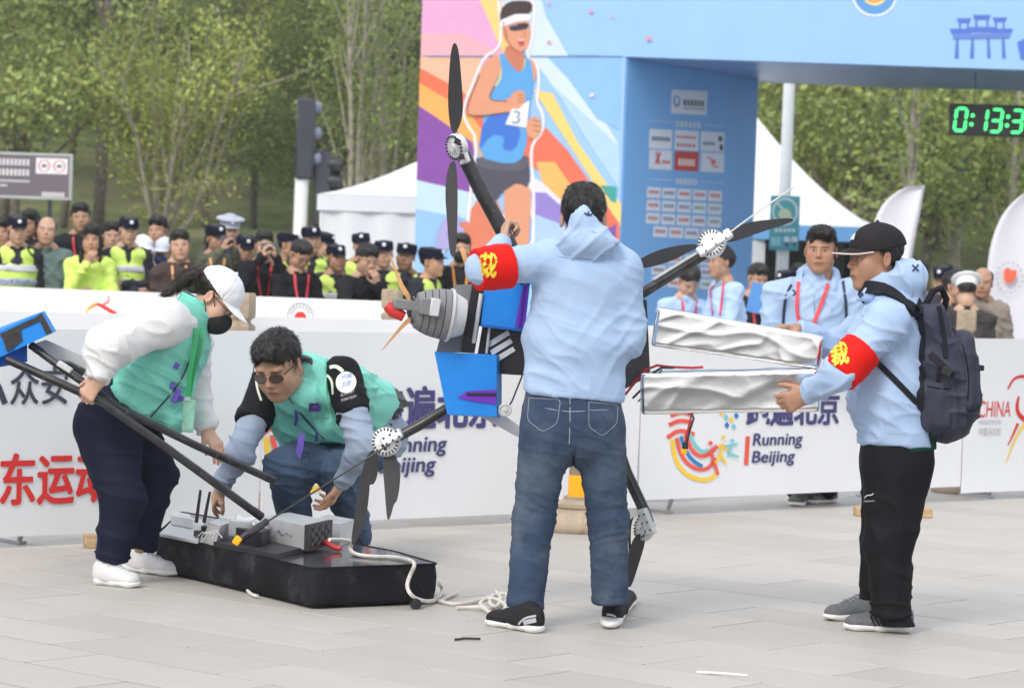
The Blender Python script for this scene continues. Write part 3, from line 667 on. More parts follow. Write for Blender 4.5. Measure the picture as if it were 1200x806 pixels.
bits(764, 160, 786, 165, (90, 94, 110), 7); bits(793, 159, 816, 162, (210, 100, 96), 6); bits(793, 168, 816, 172, (200, 120, 116), 5); bits(824, 166, 838, 170, (96, 108, 130), 5); pg.disc((844, 163), 2.5, (60, 60, 66), 3.5); pg.disc((845, 173), 2.2, (60, 60, 66), 4)
text_on(pg.mb, 'X', pg.pl(767, 192) + Ns * .01, Us, ZB, .14, .14, pg.m((214, 60, 40)), .05, .15); bits(776, 188, 786, 192, (214, 60, 40), 3); bits(795, 186, 815, 194, (250, 226, 220), 5)
pg.line([(829, 184), (833, 186), (835, 195), (842, 196)], 1.6, (226, 110, 104), 0); pg.disc((836, 190), 3, (230, 120, 110))
bits(792, 209, 818, 216, (206, 222, 242), 6); pg.line([(760, 210), (789, 211.5)], .8, (206, 222, 242), 0); pg.line([(820, 213), (847, 215)], .8, (206, 222, 242), 0)
inks = [(196, 96, 92), (110, 116, 134), (206, 84, 84), (212, 90, 84), (222, 90, 60), (208, 80, 76), (118, 120, 160), (130, 110, 170), (96, 180, 120), (150, 150, 150), (190, 110, 110), (110, 116, 150), (214, 96, 100), (150, 96, 100), (150, 150, 160)]
for r_ in range(3):
    for k in range(5):
        a = 758.5 - r_ * .5 + k * 18; yt = 219 + r_ * 15.2 + k * 1.05; card(a, yt, a + 16, yt + 12.5); bits(a + 2, yt + 4, a + 14, yt + 8, inks[r_ * 5 + k], 4)
for k in range(4): a = 766 + k * 18.5; yt = 265 + k; card(a, yt, a + 16.5, yt + 12.5); bits(a + 2, yt + 4, a + 14, yt + 8, inks[k * 3], 4)
for r_ in range(3):
    for k in range(4): a = 764 + k * 19; yt = 296 + r_ * 14 + k; card(a, yt, a + 16.5, yt + 11.5); bits(a + 2, yt + 4, a + 14, yt + 8, inks[k * 2 + r_], 4)
pg.build('sponsor_print', gate)

# ---------------------------------------------------------------- LED race clock
M_black = mat('black_plastic', (0.018, 0.018, 0.02), 0.45, var=.1)
M_led = mat('led_green', srgb(70, 255, 130), .5, emit=1.5, var=0.0)
YC = 33.6; ck = thing('race_clock', 'black LED race clock with green digits hanging under the gate', 'clock', P(1200, 155, YC))
a, b = P(1113, 155, YC), P(1113, 118, YC); w = P(1300, 155, YC)[0] - a[0]
mb = MB(); mb.box((a[0] + w / 2, YC + .07, (a[2] + b[2]) / 2 - .03), (w / 2, .06, (b[2] - a[2]) / 2), bev=.01); mb.build('casing', M_black, ck)
zc0, zc1 = a[2] - .03, b[2] - .03
mb = MB()
for xx in (1142, 1260): u = P(xx, 118, YC + .07); mb.tube([u - (0, 0, .05), (u[0], u[1], zb + .05)], .007, 6)
mb.build('hanging_wire', M_black, ck)
SEG = {'0': 'abcdef', '1': 'bc', '3': 'abgcd', '5': 'afgcd'}
mb = MB(); x = a[0] + .05; hh = (zc1 - zc0) * .70; ww = .124; th = .030; zz0 = zc0 + (zc1 - zc0) * .14; yf = YC + .004
def seg_(p, q_):
    p, q_ = np.array(p), np.array(q_); d = nrm(q_ - p); n = np.array([-d[1], d[0]]); t = th / 2; pts = [p + d * .006, p + d * (.006 + t) + n * t, q_ - d * (.006 + t) + n * t, q_ - d * .006, q_ - d * (.006 + t) - n * t, p + d * (.006 + t) - n * t]
    mb.prism([(u[0] + (u[1] - zz0) * .1, yf, u[1]) for u in pts], (0, .008, 0))
def put_digit():
    global mb
    mb.build('digit', M_led, ck, smooth=False); mb = MB()
for chh in '0:13:35':
    if chh == ':':
        for f in (.3, .7): mb.lathe((x + .02 + hh * f * .1, yf + .006, zz0 + hh * f), (0, -1, 0), [(.022, 0), (.022, .008)], 10)
        x += .07; put_digit(); continue
    pt = {'a': ((0, 1), (1, 1)), 'b': ((1, 1), (1, .5)), 'c': ((1, .5), (1, 0)), 'd': ((0, 0), (1, 0)), 'e': ((0, .5), (0, 0)), 'f': ((0, 1), (0, .5)), 'g': ((0, .5), (1, .5))}
    for s_ in SEG[chh]:
        (u0, v0), (u1, v1) = pt[s_]; seg_((x + u0 * ww, zz0 + v0 * hh), (x + u1 * ww, zz0 + v1 * hh))
    x += ww + .053; put_digit()

# ---------------------------------------------------------------- tents
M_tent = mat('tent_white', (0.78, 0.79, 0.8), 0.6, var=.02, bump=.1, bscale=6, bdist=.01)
M_tentin = mat('tent_white_shaded', (0.46, 0.47, 0.49), 0.8, var=.1)  # greyer copy of the tent white: shade of the open interior painted in
M_valance = mat('tent_blue_valance', srgb(120, 178, 236), .6, var=.03)
def tent(label, cx, y, hw, ez, pz, walls, valance):
    t = thing('tent', label, 'tent', (cx, y, 0))
    V = []; F = []; nr = 9; ns = 6
    for i in range(nr + 1):
        f = i / nr; w = hw * (1 - f) ** 1.0; z = ez + (pz - ez) * (f ** 1.55 * .75 + f * .25) if i < nr else pz
        w = max(w, .03)
        ring = [(-1 + 2 * k / ns, -1) for k in range(ns)] + [(1, -1 + 2 * k / ns) for k in range(ns)] + [(1 - 2 * k / ns, 1) for k in range(ns)] + [(-1, 1 - 2 * k / ns) for k in range(ns)]
        for (u, v) in ring: V.append((cx + u * w, y + v * w, z - .03 * (1 - max(abs(u), abs(v)) * min(abs(u), abs(v))) * 0))
    n = 4 * ns
    F = [(i * n + k, i * n + (k + 1) % n, (i + 1) * n + (k + 1) % n, (i + 1) * n + k) for i in range(nr) for k in range(n)] + [tuple(range(n))[::-1], tuple(range(nr * n, nr * n + n))]
    mk('roof', V, F, M_tent, t, smooth='auto')
    for sx in (-1, 1):
        for sy in (-1, 1): mb = MB(); mb.tube([(cx + sx * (hw - .06), y + sy * (hw - .06), 0), (cx + sx * (hw - .06), y + sy * (hw - .06), ez)], .035, 8); mb.build('tent_pole', M_tent, t)
    mb = MB()
    for sx, sy in ((0, -1), (1, 0), (0, 1), (-1, 0)):
        c = (cx + sx * hw, y + sy * hw, ez - .115); mb.box(c, (hw if sx == 0 else .012, .012 if sx == 0 else hw - .013, .11))
    mb.build('valance', M_valance if valance else M_tent, t, smooth=False)
    for (sx, sy, x0, x1, mm) in walls:
        mb = MB(); c = np.array([cx + sx * (hw - .03), y + sy * (hw - .03), ez / 2 - .1]); e = lerp(-hw + .05, hw - .05, (x0 + x1) / 2); hl = (x1 - x0) * (hw - .05)
        nn = 24; V = []; L = 2 * hl
        for i in range(nn + 1):
            s_ = -hl + L * i / nn + e; off = .03 * math.sin(i * 1.9)
            for z in (0.02, ez - .05): V.append((c[0] + s_, c[1] + off, z) if sx == 0 else (c[0] + off, c[1] + s_, z))
        mb.add(V, [(2 * i, 2 * i + 2, 2 * i + 3, 2 * i + 1) for i in range(nn)]); mb.build('side_wall', mm, t)
tent('white pagoda tent with closed walls left of the gate', P(545, 240, 41)[0], 41, 2.0, P(400, 228, 39)[2], P(545, 158, 41)[2], [(0, -1, 0, 1, M_tent), (-1, 0, 0, 1, M_tent), (0, 1, 0, 1, M_tent)], False)
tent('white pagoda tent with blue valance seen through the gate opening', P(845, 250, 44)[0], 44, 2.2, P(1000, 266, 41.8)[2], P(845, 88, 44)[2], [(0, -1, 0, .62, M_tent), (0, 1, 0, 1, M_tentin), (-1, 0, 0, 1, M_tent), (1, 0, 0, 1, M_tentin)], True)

# ---------------------------------------------------------------- curved banners
M_feather = mat('feather_banner', (0.76, 0.765, 0.84), .6, var=.02, bump=.15, bscale=3, bdist=.03)
def feather(label, left, right, Y, logo=None):
    base = P(*right[-1], Y); t = thing('feather_banner', label, 'banner', (base[0], Y, 0))
    V = []; n = len(left)
    l = chaikin(left, 2); r = chaikin(right, 2); n = len(l)
    r = [np.array([np.interp(i / (n - 1), np.linspace(0, 1, len(r)), [p[k] for p in r]) for k in (0, 1)]) for i in range(n)]
    m = 8
    for s_ in (0, 1):
        for i in range(n):
            for j in range(m + 1):
                p = lerp(l[i], r[i], j / m); V.append(P(p[0], p[1], Y + .05 * math.sin(j / m * 3) * min(1, i / 4) + s_ * .008))
    ix = lambda s_, i, j: (s_ * n + i) * (m + 1) + j; F = []
    for i in range(n - 1):
        for j in range(m):
            F += [(ix(0, i, j), ix(0, i + 1, j), ix(0, i + 1, j + 1), ix(0, i, j + 1)), (ix(1, i, j), ix(1, i, j + 1), ix(1, i + 1, j + 1), ix(1, i + 1, j))]
        F += [(ix(0, i, 0), ix(1, i, 0), ix(1, i + 1, 0), ix(0, i + 1, 0)), (ix(0, i, m), ix(0, i + 1, m), ix(1, i + 1, m), ix(1, i, m))]
    mk('sail', V, F, M_feather, t)
    mb = MB(); pts = [P(p[0], p[1], Y + .01) for p in r[::3]] + [P(r[-1][0], r[-1][1], Y + .01)]; pts.append(np.array([base[0], Y, 0.05])); mb.tube(pts, .014, 8); mb.build('pole', M_steel, t)
    mb = MB(); mb.box((base[0], Y, .03), (.3, .025, .025)); mb.box((base[0], Y, .025), (.025, .3, .02)); mb.build('foot', M_steel, t)
    if logo:
        pr = Print(lambda x, y: P(x, y, Y - .008), N_G)
        cx, cy = logo
        for k in range(16):
            a0 = k * math.pi / 8; pr.L = 1; pr.line([(cx + 14.5 * math.cos(a0), cy - 17 * math.sin(a0)), (cx + 16 * math.cos(a0 + .2), cy - 18.5 * math.sin(a0 + .2))], 1.6, (176, 180, 190), 0)
        pr.poly([(cx - 6, cy + 6), (cx - 7, cy - 8), (cx - 2, cy - 12), (cx + 2, cy - 8), (cx + 9, cy - 9), (cx + 8, cy), (cx + 2, cy + 7)], (238, 110, 80), 1); pr.build('logo_print', t)
feather('white curved banner standing left of the grey trunk behind the capped man', [(1083, 217), (1062, 218), (1040, 232), (1026, 252), (1018, 290), (1012, 420)], [(1083, 217), (1081, 226), (1078, 245), (1072, 275), (1066, 310), (1052, 420)], 28)
feather('white curved banner with an orange emblem at the right edge', [(1212, 222), (1196, 228), (1176, 248), (1163, 276), (1156, 315), (1151, 420)], [(1232, 224), (1230, 232), (1226, 250), (1222, 280), (1218, 320), (1214, 420)], 27, (1183, 325))

# ---------------------------------------------------------------- lamp post with round prohibition sign
M_wpaint = mat('white_paint', (0.88, 0.885, 0.89), .4, var=.04)
M_teal = mat('sign_teal', srgb(84, 168, 176), .4, var=.04)
yp = 39.6; pb_, pt_ = P(917, 300, yp), P(925, 92, yp); pt_[0] = lerp(pb_[0], pt_[0], .35)
lp = thing('lamp_post', 'tall white post standing in front of the right tent', 'lamp post', (pb_[0], yp, 0))
mb = MB(); mb.tube([(pb_[0], yp, .15), lerp([pb_[0], yp, 0], [pt_[0], yp, pt_[2]], .6), (pt_[0] + .02, yp, 7.2)], [.09, .085, .075], 14); mb.build('pole', M_wpaint, lp)
mb = MB(); mb.lathe((pb_[0], yp, 0), (0, 0, 1), [(.17, 0), (.17, .06), (.12, .1), (.11, .2)], 16); mb.build('base', M_wpaint, lp)
mb = MB(); mb.box((pt_[0] + .02 - .5, yp, 7.25), (.62, .07, .04), bev=.02); mb.build('lamp_head', M_steel, lp)
sg = thing('prohibition_sign', 'teal sign with a white prohibition circle fixed to the white post', 'sign', P(920, 293, yp - .12))
c0, c1 = P(901, 293, yp - .12), P(938, 230, yp - .12)
mb = MB(); mb.box(((c0[0] + c1[0]) / 2, yp - .11, (c0[2] + c1[2]) / 2), ((c1[0] - c0[0]) / 2, .012, (c1[2] - c0[2]) / 2), bev=.008); mb.build('plate', M_teal, sg)
mb = MB()
for zz in (.3, .7): mb.box((pb_[0] + .03, yp - .085, lerp(c0, c1, zz)[2]), (.1, .022, .02))
mb.build('bracket', M_steel, sg)
pr = Print(lambda x, y: P(x, y, yp - .126), N_G)
pr.line([(920 + 14 * math.cos(a), 248 - 15 * math.sin(a)) for a in np.linspace(0, 6.283, 26)], 2.4, (214, 232, 236), 0); pr.line([(910, 237), (930, 259)], 2.2, (214, 232, 236), 0)
pr.poly([(911, 250), (917, 244), (926, 246), (928, 256), (914, 257)], (206, 220, 180), 1)
for k in range(5): pr.poly([(908 + k * 5, 268), (911.5 + k * 5, 268), (911.5 + k * 5, 272), (908 + k * 5, 272)], (222, 238, 240))
pr.poly([(903, 278), (915, 278), (915, 288), (903, 288)], (150, 206, 222)); pr.disc((922, 281), 4, (206, 226, 234)); pr.disc((931, 281), 4, (206, 226, 234)); pr.poly([(919, 284), (925, 284), (922, 291)], (60, 90, 130)); pr.poly([(928, 284), (934, 284), (931, 291)], (60, 90, 130))
pr.build('sign_print', sg)

# ---------------------------------------------------------------- traffic signal seen from the back
M_slate = mat('signal_slate', srgb(58, 60, 68), .5, var=.05); M_lens = mat('signal_lens', srgb(120, 128, 142), .2, var=.05)
ys = 40.0; b0 = P(350, 285, ys); tl = thing('traffic_signal', 'dark slate traffic signal on a white post behind the officers', 'traffic light', (b0[0], ys, 0))
mb = MB(); t0 = P(351, 208, ys); mb.tube([(b0[0], ys, 0), (b0[0] + .02, ys, t0[2] + .05)], .1, 14); mb.build('post', M_wpaint, tl)
c0, c1 = P(343, 210, ys), P(370, 116, ys); mb = MB(); mb.box(((c0[0] + c1[0]) / 2 + .02, ys - .02, (c0[2] + c1[2]) / 2), ((c1[0] - c0[0]) / 2 - .02, .14, (c1[2] - c0[2]) / 2), bev=.03); hd = mb.build('signal_head', M_slate, tl)
for yy in (126, 156, 186):
    q_ = P(371, yy, ys); mb = MB(); mb.lathe(q_ - (.04, 0, 0), (1, 0, 0), [(.08, 0), (.09, .05), (.075, .10), (.03, .12)], 14); mb.build('lens', M_lens, hd)
c0, c1 = P(366, 264, ys), P(388, 178, ys); mb = MB(); mb.box(((c0[0] + c1[0]) / 2, ys + .1, (c0[2] + c1[2]) / 2), ((c1[0] - c0[0]) / 2, .1, (c1[2] - c0[2]) / 2), bev=.02); mb.build('signal_head', M_slate, tl)
for k, yy in enumerate((192, 212, 232)):
    q_ = P(383, yy, ys + .1); mb = MB(); mb.lathe(q_, (1, 0, -.12), [(.1, 0), (.125, .1), (.12, .22), (.1, .22), (.09, .02)], 14); mb.build('visor', M_black, tl)
mb = MB(); q_ = P(374, 178, ys); mb.tube([P(366, 178, ys), P(378, 178, ys)], .03, 8); mb.tube([P(369, 250, ys + .1), P(377, 250, ys + .1)], .03, 8); mb.tube([(P(374, 250, ys)[0], ys + .12, 0), P(374, 200, ys + .12)], .045, 10); mb.build('bracket', M_slate, tl)

# ---------------------------------------------------------------- notice board on the bank
yn = 36.5; nb = thing('notice_board', 'grey notice board with white lettering on two posts at the left', 'sign', P(20, 300, yn) * [1, 1, 0])
M_nb = mat('board_grey', srgb(112, 104, 112), .5, var=.05); M_nbf = mat('board_frame', srgb(176, 180, 176), .4, var=.05)
ex = nrm(P(85, 207, yn) - P(-42, 199, yn)); ex = nrm(ex * [1, 0, 0]); c = lerp(P(85, 234, yn), P(-45, 178, yn), .5); hw, hh_ = (P(85, 207, yn) - P(-45, 199, yn))[0] / 2, .30
mb = MB(); mb.box(c, (hw - .03, .02, hh_ - .03)); mb.build('panel', M_nb, nb, smooth=False)
mb = MB()
for sx in (-1, 1): mb.box(c + (sx * (hw - .02), -.004, 0), (.02, .03, hh_), bev=.008)
for sz in (-1, 1): mb.box(c + (0, -.003, sz * (hh_ - .02)), (hw - .04, .028, .02), bev=.008)
mb.build('frame', M_nbf, nb)
for xx in (58, -5):
    q_ = P(xx, 235, yn); mb = MB(); mb.tube([(q_[0], yn + .03, -.05), (q_[0], yn + .03, c[2])], .03, 8); mb.build('post', M_slate, nb)
fr = c + np.array([-hw, -.022, -hh_])
pr = Print(lambda u, v: fr + np.array([u * 2 * hw, 0, v * 2 * hh_]), N_G); LT = (214, 212, 214)
for (v, h_, n_, u0, u1) in ((.72, .14, 16, .04, .62), (.5, .14, 16, .04, .62), (.36, .05, 34, .04, .62), (.26, .05, 24, .04, .42)):
    for k in range(n_): a = u0 + (u1 - u0) * k / n_; w = (u1 - u0) / n_ * .72; pr.L = 1; pr.poly([(a, v + h_), (a + w, v + h_), (a + w, v), (a, v)], LT)
pr.L = 1; pr.poly([(.67, .9), (.955, .9), (.955, .56), (.67, .56)], (236, 232, 234))
for cu in (.745, .88):
    pr.L = 2; pr.line([(cu + .048 * math.cos(a), .73 + .125 * math.sin(a)) for a in np.linspace(0, 6.283, 18)], .012, (206, 120, 118), 0); pr.L = 2; pr.poly([(cu - .02, .76), (cu + .02, .76), (cu + .02, .7), (cu - .02, .7)], (96, 90, 94))
pr.L = 1
for k in range(8): pr.L = 1; pr.poly([(.73 + k * .026, .17), (.75 + k * .026, .17), (.75 + k * .026, .07), (.73 + k * .026, .07)], LT)
pr.build('board_print', nb)

# ---------------------------------------------------------------- stone bollards with yellow bands
M_stone = mat('weathered_stone', (0.42, 0.34, 0.25), .85, var=.2, vscale=7, bump=.5, bscale=45, bdist=.006, dirt=((0.22, 0.12, 0.06), 5, .52))
M_yband = mat('yellow_band', srgb(255, 178, 20), .4, var=.05, dirt=((0.5, 0.32, 0.08), 9, .66))
def sq_loft(mb, c, prof, rot=.6, seg=4):
    V = []
    for r, z in prof:
        for k in range(seg): a = rot + 2 * math.pi * k / seg; V.append((c[0] + r * math.cos(a), c[1] + r * math.sin(a), z))
    n = len(prof); mb.add(V, [(i * seg + k, i * seg + (k + 1) % seg, (i + 1) * seg + (k + 1) % seg, (i + 1) * seg + k) for i in range(n - 1) for k in range(seg)] + [tuple(range(seg))[::-1], tuple(range((n - 1) * seg, n * seg))])
M_stone2 = mat('dark_shaft_stone', (0.24, 0.185, 0.135), .8, var=.2, vscale=7, bump=.4, bscale=45, bdist=.006)
def bollard(label, x, y, s=1.0):
    t = thing('bollard', label, 'bollard', (x, y, 0), 'stone bollards with yellow bands'); c = (x, y)
    mb = MB(); sq_loft(mb, c, [(.195 * s, 0), (.205 * s, .015 * s), (.205 * s, .04 * s), (.185 * s, .065 * s), (.15 * s, .095 * s), (.122 * s, .12 * s), (.118 * s, .128 * s), (.13 * s, .135 * s), (.13 * s, .155 * s), (.10 * s, .168 * s), (.085 * s, .176 * s), (.085 * s, .192 * s)], .3, 12); mb.build('base', M_stone, t)
    mb = MB(); sq_loft(mb, c, [(.058 * s, .19 * s), (.058 * s, 1.0 * s), (.058 * s, 1.06 * s)], .3, 16); mb.build('shaft', M_stone2, t)
    for z0_, z1_ in ((.192, .31), (.84, .98)): mb = MB(); sq_loft(mb, c, [(.062 * s, z0_ * s), (.0615 * s, z1_ * s)], .3, 16); mb.build('yellow_band', M_yband, t)
    mb = MB(); sq_loft(mb, c, [(.07 * s, 1.0 * s), (.088 * s, 1.02 * s), (.088 * s, 1.05 * s), (.06 * s, 1.07 * s), (.06 * s, 1.085 * s), (.083 * s, 1.10 * s), (.088 * s, 1.11 * s), (.088 * s, 1.22 * s), (.08 * s, 1.24 * s)], .55, 4); mb.build('cap', M_stone, t)
q_ = G(677, 622); bollard('stone bollard with stained base standing behind the jeans of the central man', q_[0], q_[1])
for px0, Y, s, lab in ((284, 16.0, 1.0, 'stone bollard with its top just beside the white cap brim'), (1134, 19.1, 1.0, 'stone bollard with broad top in front of the beige vest man'), (459, 21.2, .99, 'small bollard top in front of the officer near the drone nose'), (1194, 27.5, .88, 'narrow bollard top in front of the emblem banner at the right')):
    p = P(px0, 345, Y); bollard(lab, p[0], Y, s)
# ---------------------------------------------------------------- wooden blocks
M_wood = mat('raw_wood', (0.50, 0.34, 0.19), .75, var=.2, vscale=5, bump=.3, bscale=30, stretch=(1, 8, 8))
for lab, px0, py0, h_ in (('small wooden block on the paving behind the navy trousers', 105, 641, (.028, .05, .032)), ('flat wooden board on the paving behind the black trousers', 1046, 605, (.235, .05, .028))):
    c = G(px0, py0); mb = MB(); mb.box(c + (0, 0, h_[2]), h_, R=np.array(Matrix.Rotation(.25 if px0 < 500 else .1, 3, 'Z')), bev=.005); tag(mb.build('wooden_block', M_wood), lab, 'wood block')
# ================================================================ SCULPTING KIT (distance fields -> one continuous mesh)
def smin(a, b, k):
    if k <= 0: return np.minimum(a, b)
    h = np.maximum(k - np.abs(a - b), 0) / k
    return np.minimum(a, b) - h * h * k * 0.25
class Field:
    def __init__(s, lo, hi, h):
        s.h = h; s.lo = np.asarray(lo, float) - 4 * h; n = np.ceil((np.asarray(hi, float) - s.lo) / h).astype(int) + 5
        s.D = np.full(n, 1.0, np.float32); s.ax = [(s.lo[i] + h * np.arange(n[i])).astype(np.float32) for i in range(3)]
    def region(s, lo, hi):
        i0 = np.clip(np.floor((np.asarray(lo) - s.lo) / s.h).astype(int), 0, s.D.shape); i1 = np.clip(np.ceil((np.asarray(hi) - s.lo) / s.h).astype(int) + 1, 0, s.D.shape)
        sl = tuple(slice(a, b) for a, b in zip(i0, i1)); x, y, z = [s.ax[i][sl[i]] for i in range(3)]
        return sl, (x[:, None, None], y[None, :, None], z[None, None, :])
    def op(s, prim, k=0.0, mode='u'):
        fn, lo, hi = prim; pad = k + 2.5 * s.h; sl, X = s.region(np.asarray(lo) - pad, np.asarray(hi) + pad)
        if s.D[sl].size == 0: return s
        d = fn(*X); d = np.broadcast_to(d, s.D[sl].shape).astype(np.float32)
        s.D[sl] = smin(s.D[sl], d, k) if mode == 'u' else -smin(-s.D[sl], d if mode == 's' else -d, k)
        return s
    def cut(s, p, n, r=None):
        n = nrm(n); p = np.asarray(p, float)
        lo, hi = (s.lo, s.lo + 1e3) if r is None else (p - r, p + r)
        sl, X = s.region(lo, hi)
        d = (X[0] - p[0]) * n[0] + (X[1] - p[1]) * n[1] + (X[2] - p[2]) * n[2]
        if r is not None:
            rr = (X[0] - p[0]) ** 2 + (X[1] - p[1]) ** 2 + (X[2] - p[2]) ** 2; d = np.where(rr < r * r, d, -1)
        s.D[sl] = np.maximum(s.D[sl], d.astype(np.float32)); return s
    def mesh(s): return nets(s.D, s.lo, s.h)
def nets(D, lo, h):
    Sg = D < 0; c = np.zeros(tuple(n - 1 for n in D.shape), np.int8)
    for a in (0, 1):
        for b in (0, 1):
            for d in (0, 1): c += Sg[a:D.shape[0] - 1 + a, b:D.shape[1] - 1 + b, d:D.shape[2] - 1 + d]
    act = (c > 0) & (c < 8); I = np.argwhere(act)
    if len(I) == 0: return np.zeros((0, 3)), np.zeros((0, 4), int)
    ids = np.full(c.shape, -1, np.int32); ids[act] = np.arange(len(I))
    cor = [(a, b, d) for a in (0, 1) for b in (0, 1) for d in (0, 1)]
    val = {k: D[I[:, 0] + k[0], I[:, 1] + k[1], I[:, 2] + k[2]] for k in cor}
    pos = np.zeros((len(I), 3)); cnt = np.zeros(len(I))
    for k in cor:
        for ax in range(3):
            if k[ax] == 0:
                k2 = list(k); k2[ax] = 1; k2 = tuple(k2); a, b = val[k], val[k2]; m = (a < 0) != (b < 0)
                t = np.where(m, a / np.where(m, a - b, 1), 0); q = np.tile(np.array(k, float), (len(I), 1)); q[:, ax] += t
                pos[m] += q[m]; cnt += m
    V = (I + pos / cnt[:, None]) * h + lo; Fs = []
    for ax in range(3):
        b, d = (ax + 1) % 3, (ax + 2) % 3
        s0 = [slice(None)] * 3; s1 = [slice(None)] * 3; s0[ax] = slice(0, -1); s1[ax] = slice(1, None)
        A, B = Sg[tuple(s0)], Sg[tuple(s1)]; E = np.argwhere(A != B)
        ok = (E[:, b] > 0) & (E[:, d] > 0) & (E[:, b] < c.shape[b]) & (E[:, d] < c.shape[d]); E = E[ok]
        def idx(ob, od):
            q = E.copy(); q[:, b] -= ob; q[:, d] -= od; return ids[q[:, 0], q[:, 1], q[:, 2]]
        f = np.stack([idx(1, 1), idx(0, 1), idx(0, 0), idx(1, 0)], 1); fl = A[E[:, 0], E[:, 1], E[:, 2]]
        f[~fl] = f[~fl][:, ::-1]; Fs.append(f)
    F = np.concatenate(Fs); return V, F[(F >= 0).all(1)]
def vnormals(V, F):
    n = np.cross(V[F[:, 2]] - V[F[:, 0]], V[F[:, 3]] - V[F[:, 1]]); N = np.zeros_like(V)
    for k in range(4):
        for a in range(3): N[:, a] += np.bincount(F[:, k], n[:, a], len(V))
    return N / (np.linalg.norm(N, axis=1)[:, None] + 1e-12)
def vnoise(p):
    i = np.floor(p).astype(np.int64); f = p - i; f = f * f * (3 - 2 * f); out = 0
    for a in (0, 1):
        for b in (0, 1):
            for c in (0, 1):
                hsh = ((i[:, 0] + a) * 73856093) ^ ((i[:, 1] + b) * 19349663) ^ ((i[:, 2] + c) * 83492791)
                hsh = (hsh ^ (hsh >> 13)) * 1274126177; v = ((hsh ^ (hsh >> 16)) & 0xffff) / 65535.0
                out = out + v * (f[:, 0] if a else 1 - f[:, 0]) * (f[:, 1] if b else 1 - f[:, 1]) * (f[:, 2] if c else 1 - f[:, 2])
    return out
def cap(a, b, ra, rb=None):
    a, b = np.asarray(a, float), np.asarray(b, float); rb = ra if rb is None else rb; ba = b - a; L2 = ba @ ba + 1e-12
    def fn(X, Y, Z):
        x, y, z = X - a[0], Y - a[1], Z - a[2]; t = np.clip((x * ba[0] + y * ba[1] + z * ba[2]) / L2, 0, 1)
        return np.sqrt((x - t * ba[0]) ** 2 + (y - t * ba[1]) ** 2 + (z - t * ba[2]) ** 2) - (ra + (rb - ra) * t)
    r = max(ra, rb); return fn, np.minimum(a, b) - r, np.maximum(a, b) + r
def ecap(a, b, side, wa, wb):
    """elliptical limb: (half width along side, half depth) at each end"""
    a, b = np.asarray(a, float), np.asarray(b, float); ba = b - a; L2 = ba @ ba + 1e-12; n = nrm(ba); sd = nrm(np.asarray(side, float) - n * (n @ np.asarray(side, float))); th = np.cross(n, sd)
    def fn(X, Y, Z):
        x, y, z = X - a[0], Y - a[1], Z - a[2]; t = np.clip((x * ba[0] + y * ba[1] + z * ba[2]) / L2, 0, 1)
        x, y, z = x - t * ba[0], y - t * ba[1], z - t * ba[2]
        u = x * sd[0] + y * sd[1] + z * sd[2]; v = x * th[0] + y * th[1] + z * th[2]; w = x * n[0] + y * n[1] + z * n[2]
        W = wa[0] + (wb[0] - wa[0]) * t; Dp = wa[1] + (wb[1] - wa[1]) * t; m = np.minimum(W, Dp)
        k0 = np.sqrt((u / W) ** 2 + (v / Dp) ** 2 + (w / m) ** 2); k1 = np.sqrt((u / W ** 2) ** 2 + (v / Dp ** 2) ** 2 + (w / m ** 2) ** 2) + 1e-6
        return np.where(k0 < .3, (k0 - 1) * m, k0 * (k0 - 1) / k1)
    r = max(wa[0], wa[1], wb[0], wb[1]); return fn, np.minimum(a, b) - r, np.maximum(a, b) + r
def ell(c, r, R=None):
    c, r = np.asarray(c, float), np.asarray(r, float); M = np.eye(3) if R is None else np.asarray(R, float)
    def fn(X, Y, Z):
        x, y, z = X - c[0], Y - c[1], Z - c[2]
        q = [x * M[0, i] + y * M[1, i] + z * M[2, i] for i in range(3)]
        k0 = np.sqrt(sum((q[i] / r[i]) ** 2 for i in range(3))); k1 = np.sqrt(sum((q[i] / r[i] ** 2) ** 2 for i in range(3))) + 1e-6
        return np.where(k0 < .3, (k0 - 1) * r.min(), k0 * (k0 - 1) / k1)
    e = np.abs(M) @ r; return fn, c - e, c + e
def rbox(c, half, R=None, rad=0.01):
    c, half = np.asarray(c, float), np.asarray(half, float); M = np.eye(3) if R is None else np.asarray(R, float)
    def fn(X, Y, Z):
        x, y, z = X - c[0], Y - c[1], Z - c[2]
        q = [np.abs(x * M[0, i] + y * M[1, i] + z * M[2, i]) - half[i] + rad for i in range(3)]
        return np.sqrt(sum(np.maximum(a, 0) ** 2 for a in q)) + np.minimum(np.maximum(np.maximum(q[0], q[1]), q[2]), 0) - rad
    e = np.abs(M) @ half; return fn, c - e, c + e
def bounds(prims):
    return np.min([np.asarray(p[1]) for p in prims], 0), np.max([np.asarray(p[2]) for p in prims], 0)
def folds(V, Fq, specs):
    """cloth folds: ridged noise; spec = (amplitude m, direction across the folds, frequency across, frequency along, centre or None, radius)"""
    N = vnormals(V, Fq); d = np.zeros(len(V))
    for q, (amp, dr, fa, fb, cen, rad) in enumerate(specs):
        dr = nrm(dr); M = np.outer(dr, dr); p = (V @ M) * fa + (V - V @ M) * fb + q * 17.3
        w = vnoise(V * 5 + 3.1 * q); p = p + (w[:, None] - .5) * 1.1
        r = 1 - np.abs(2 * vnoise(p) - 1); r = (r ** 4.5 - .16) * amp * 1.6
        if cen is not None: r = r * np.exp(-((V - np.asarray(cen)) ** 2).sum(1) / rad ** 2)
        d += r
    return V + N * d[:, None]
GEO = {}
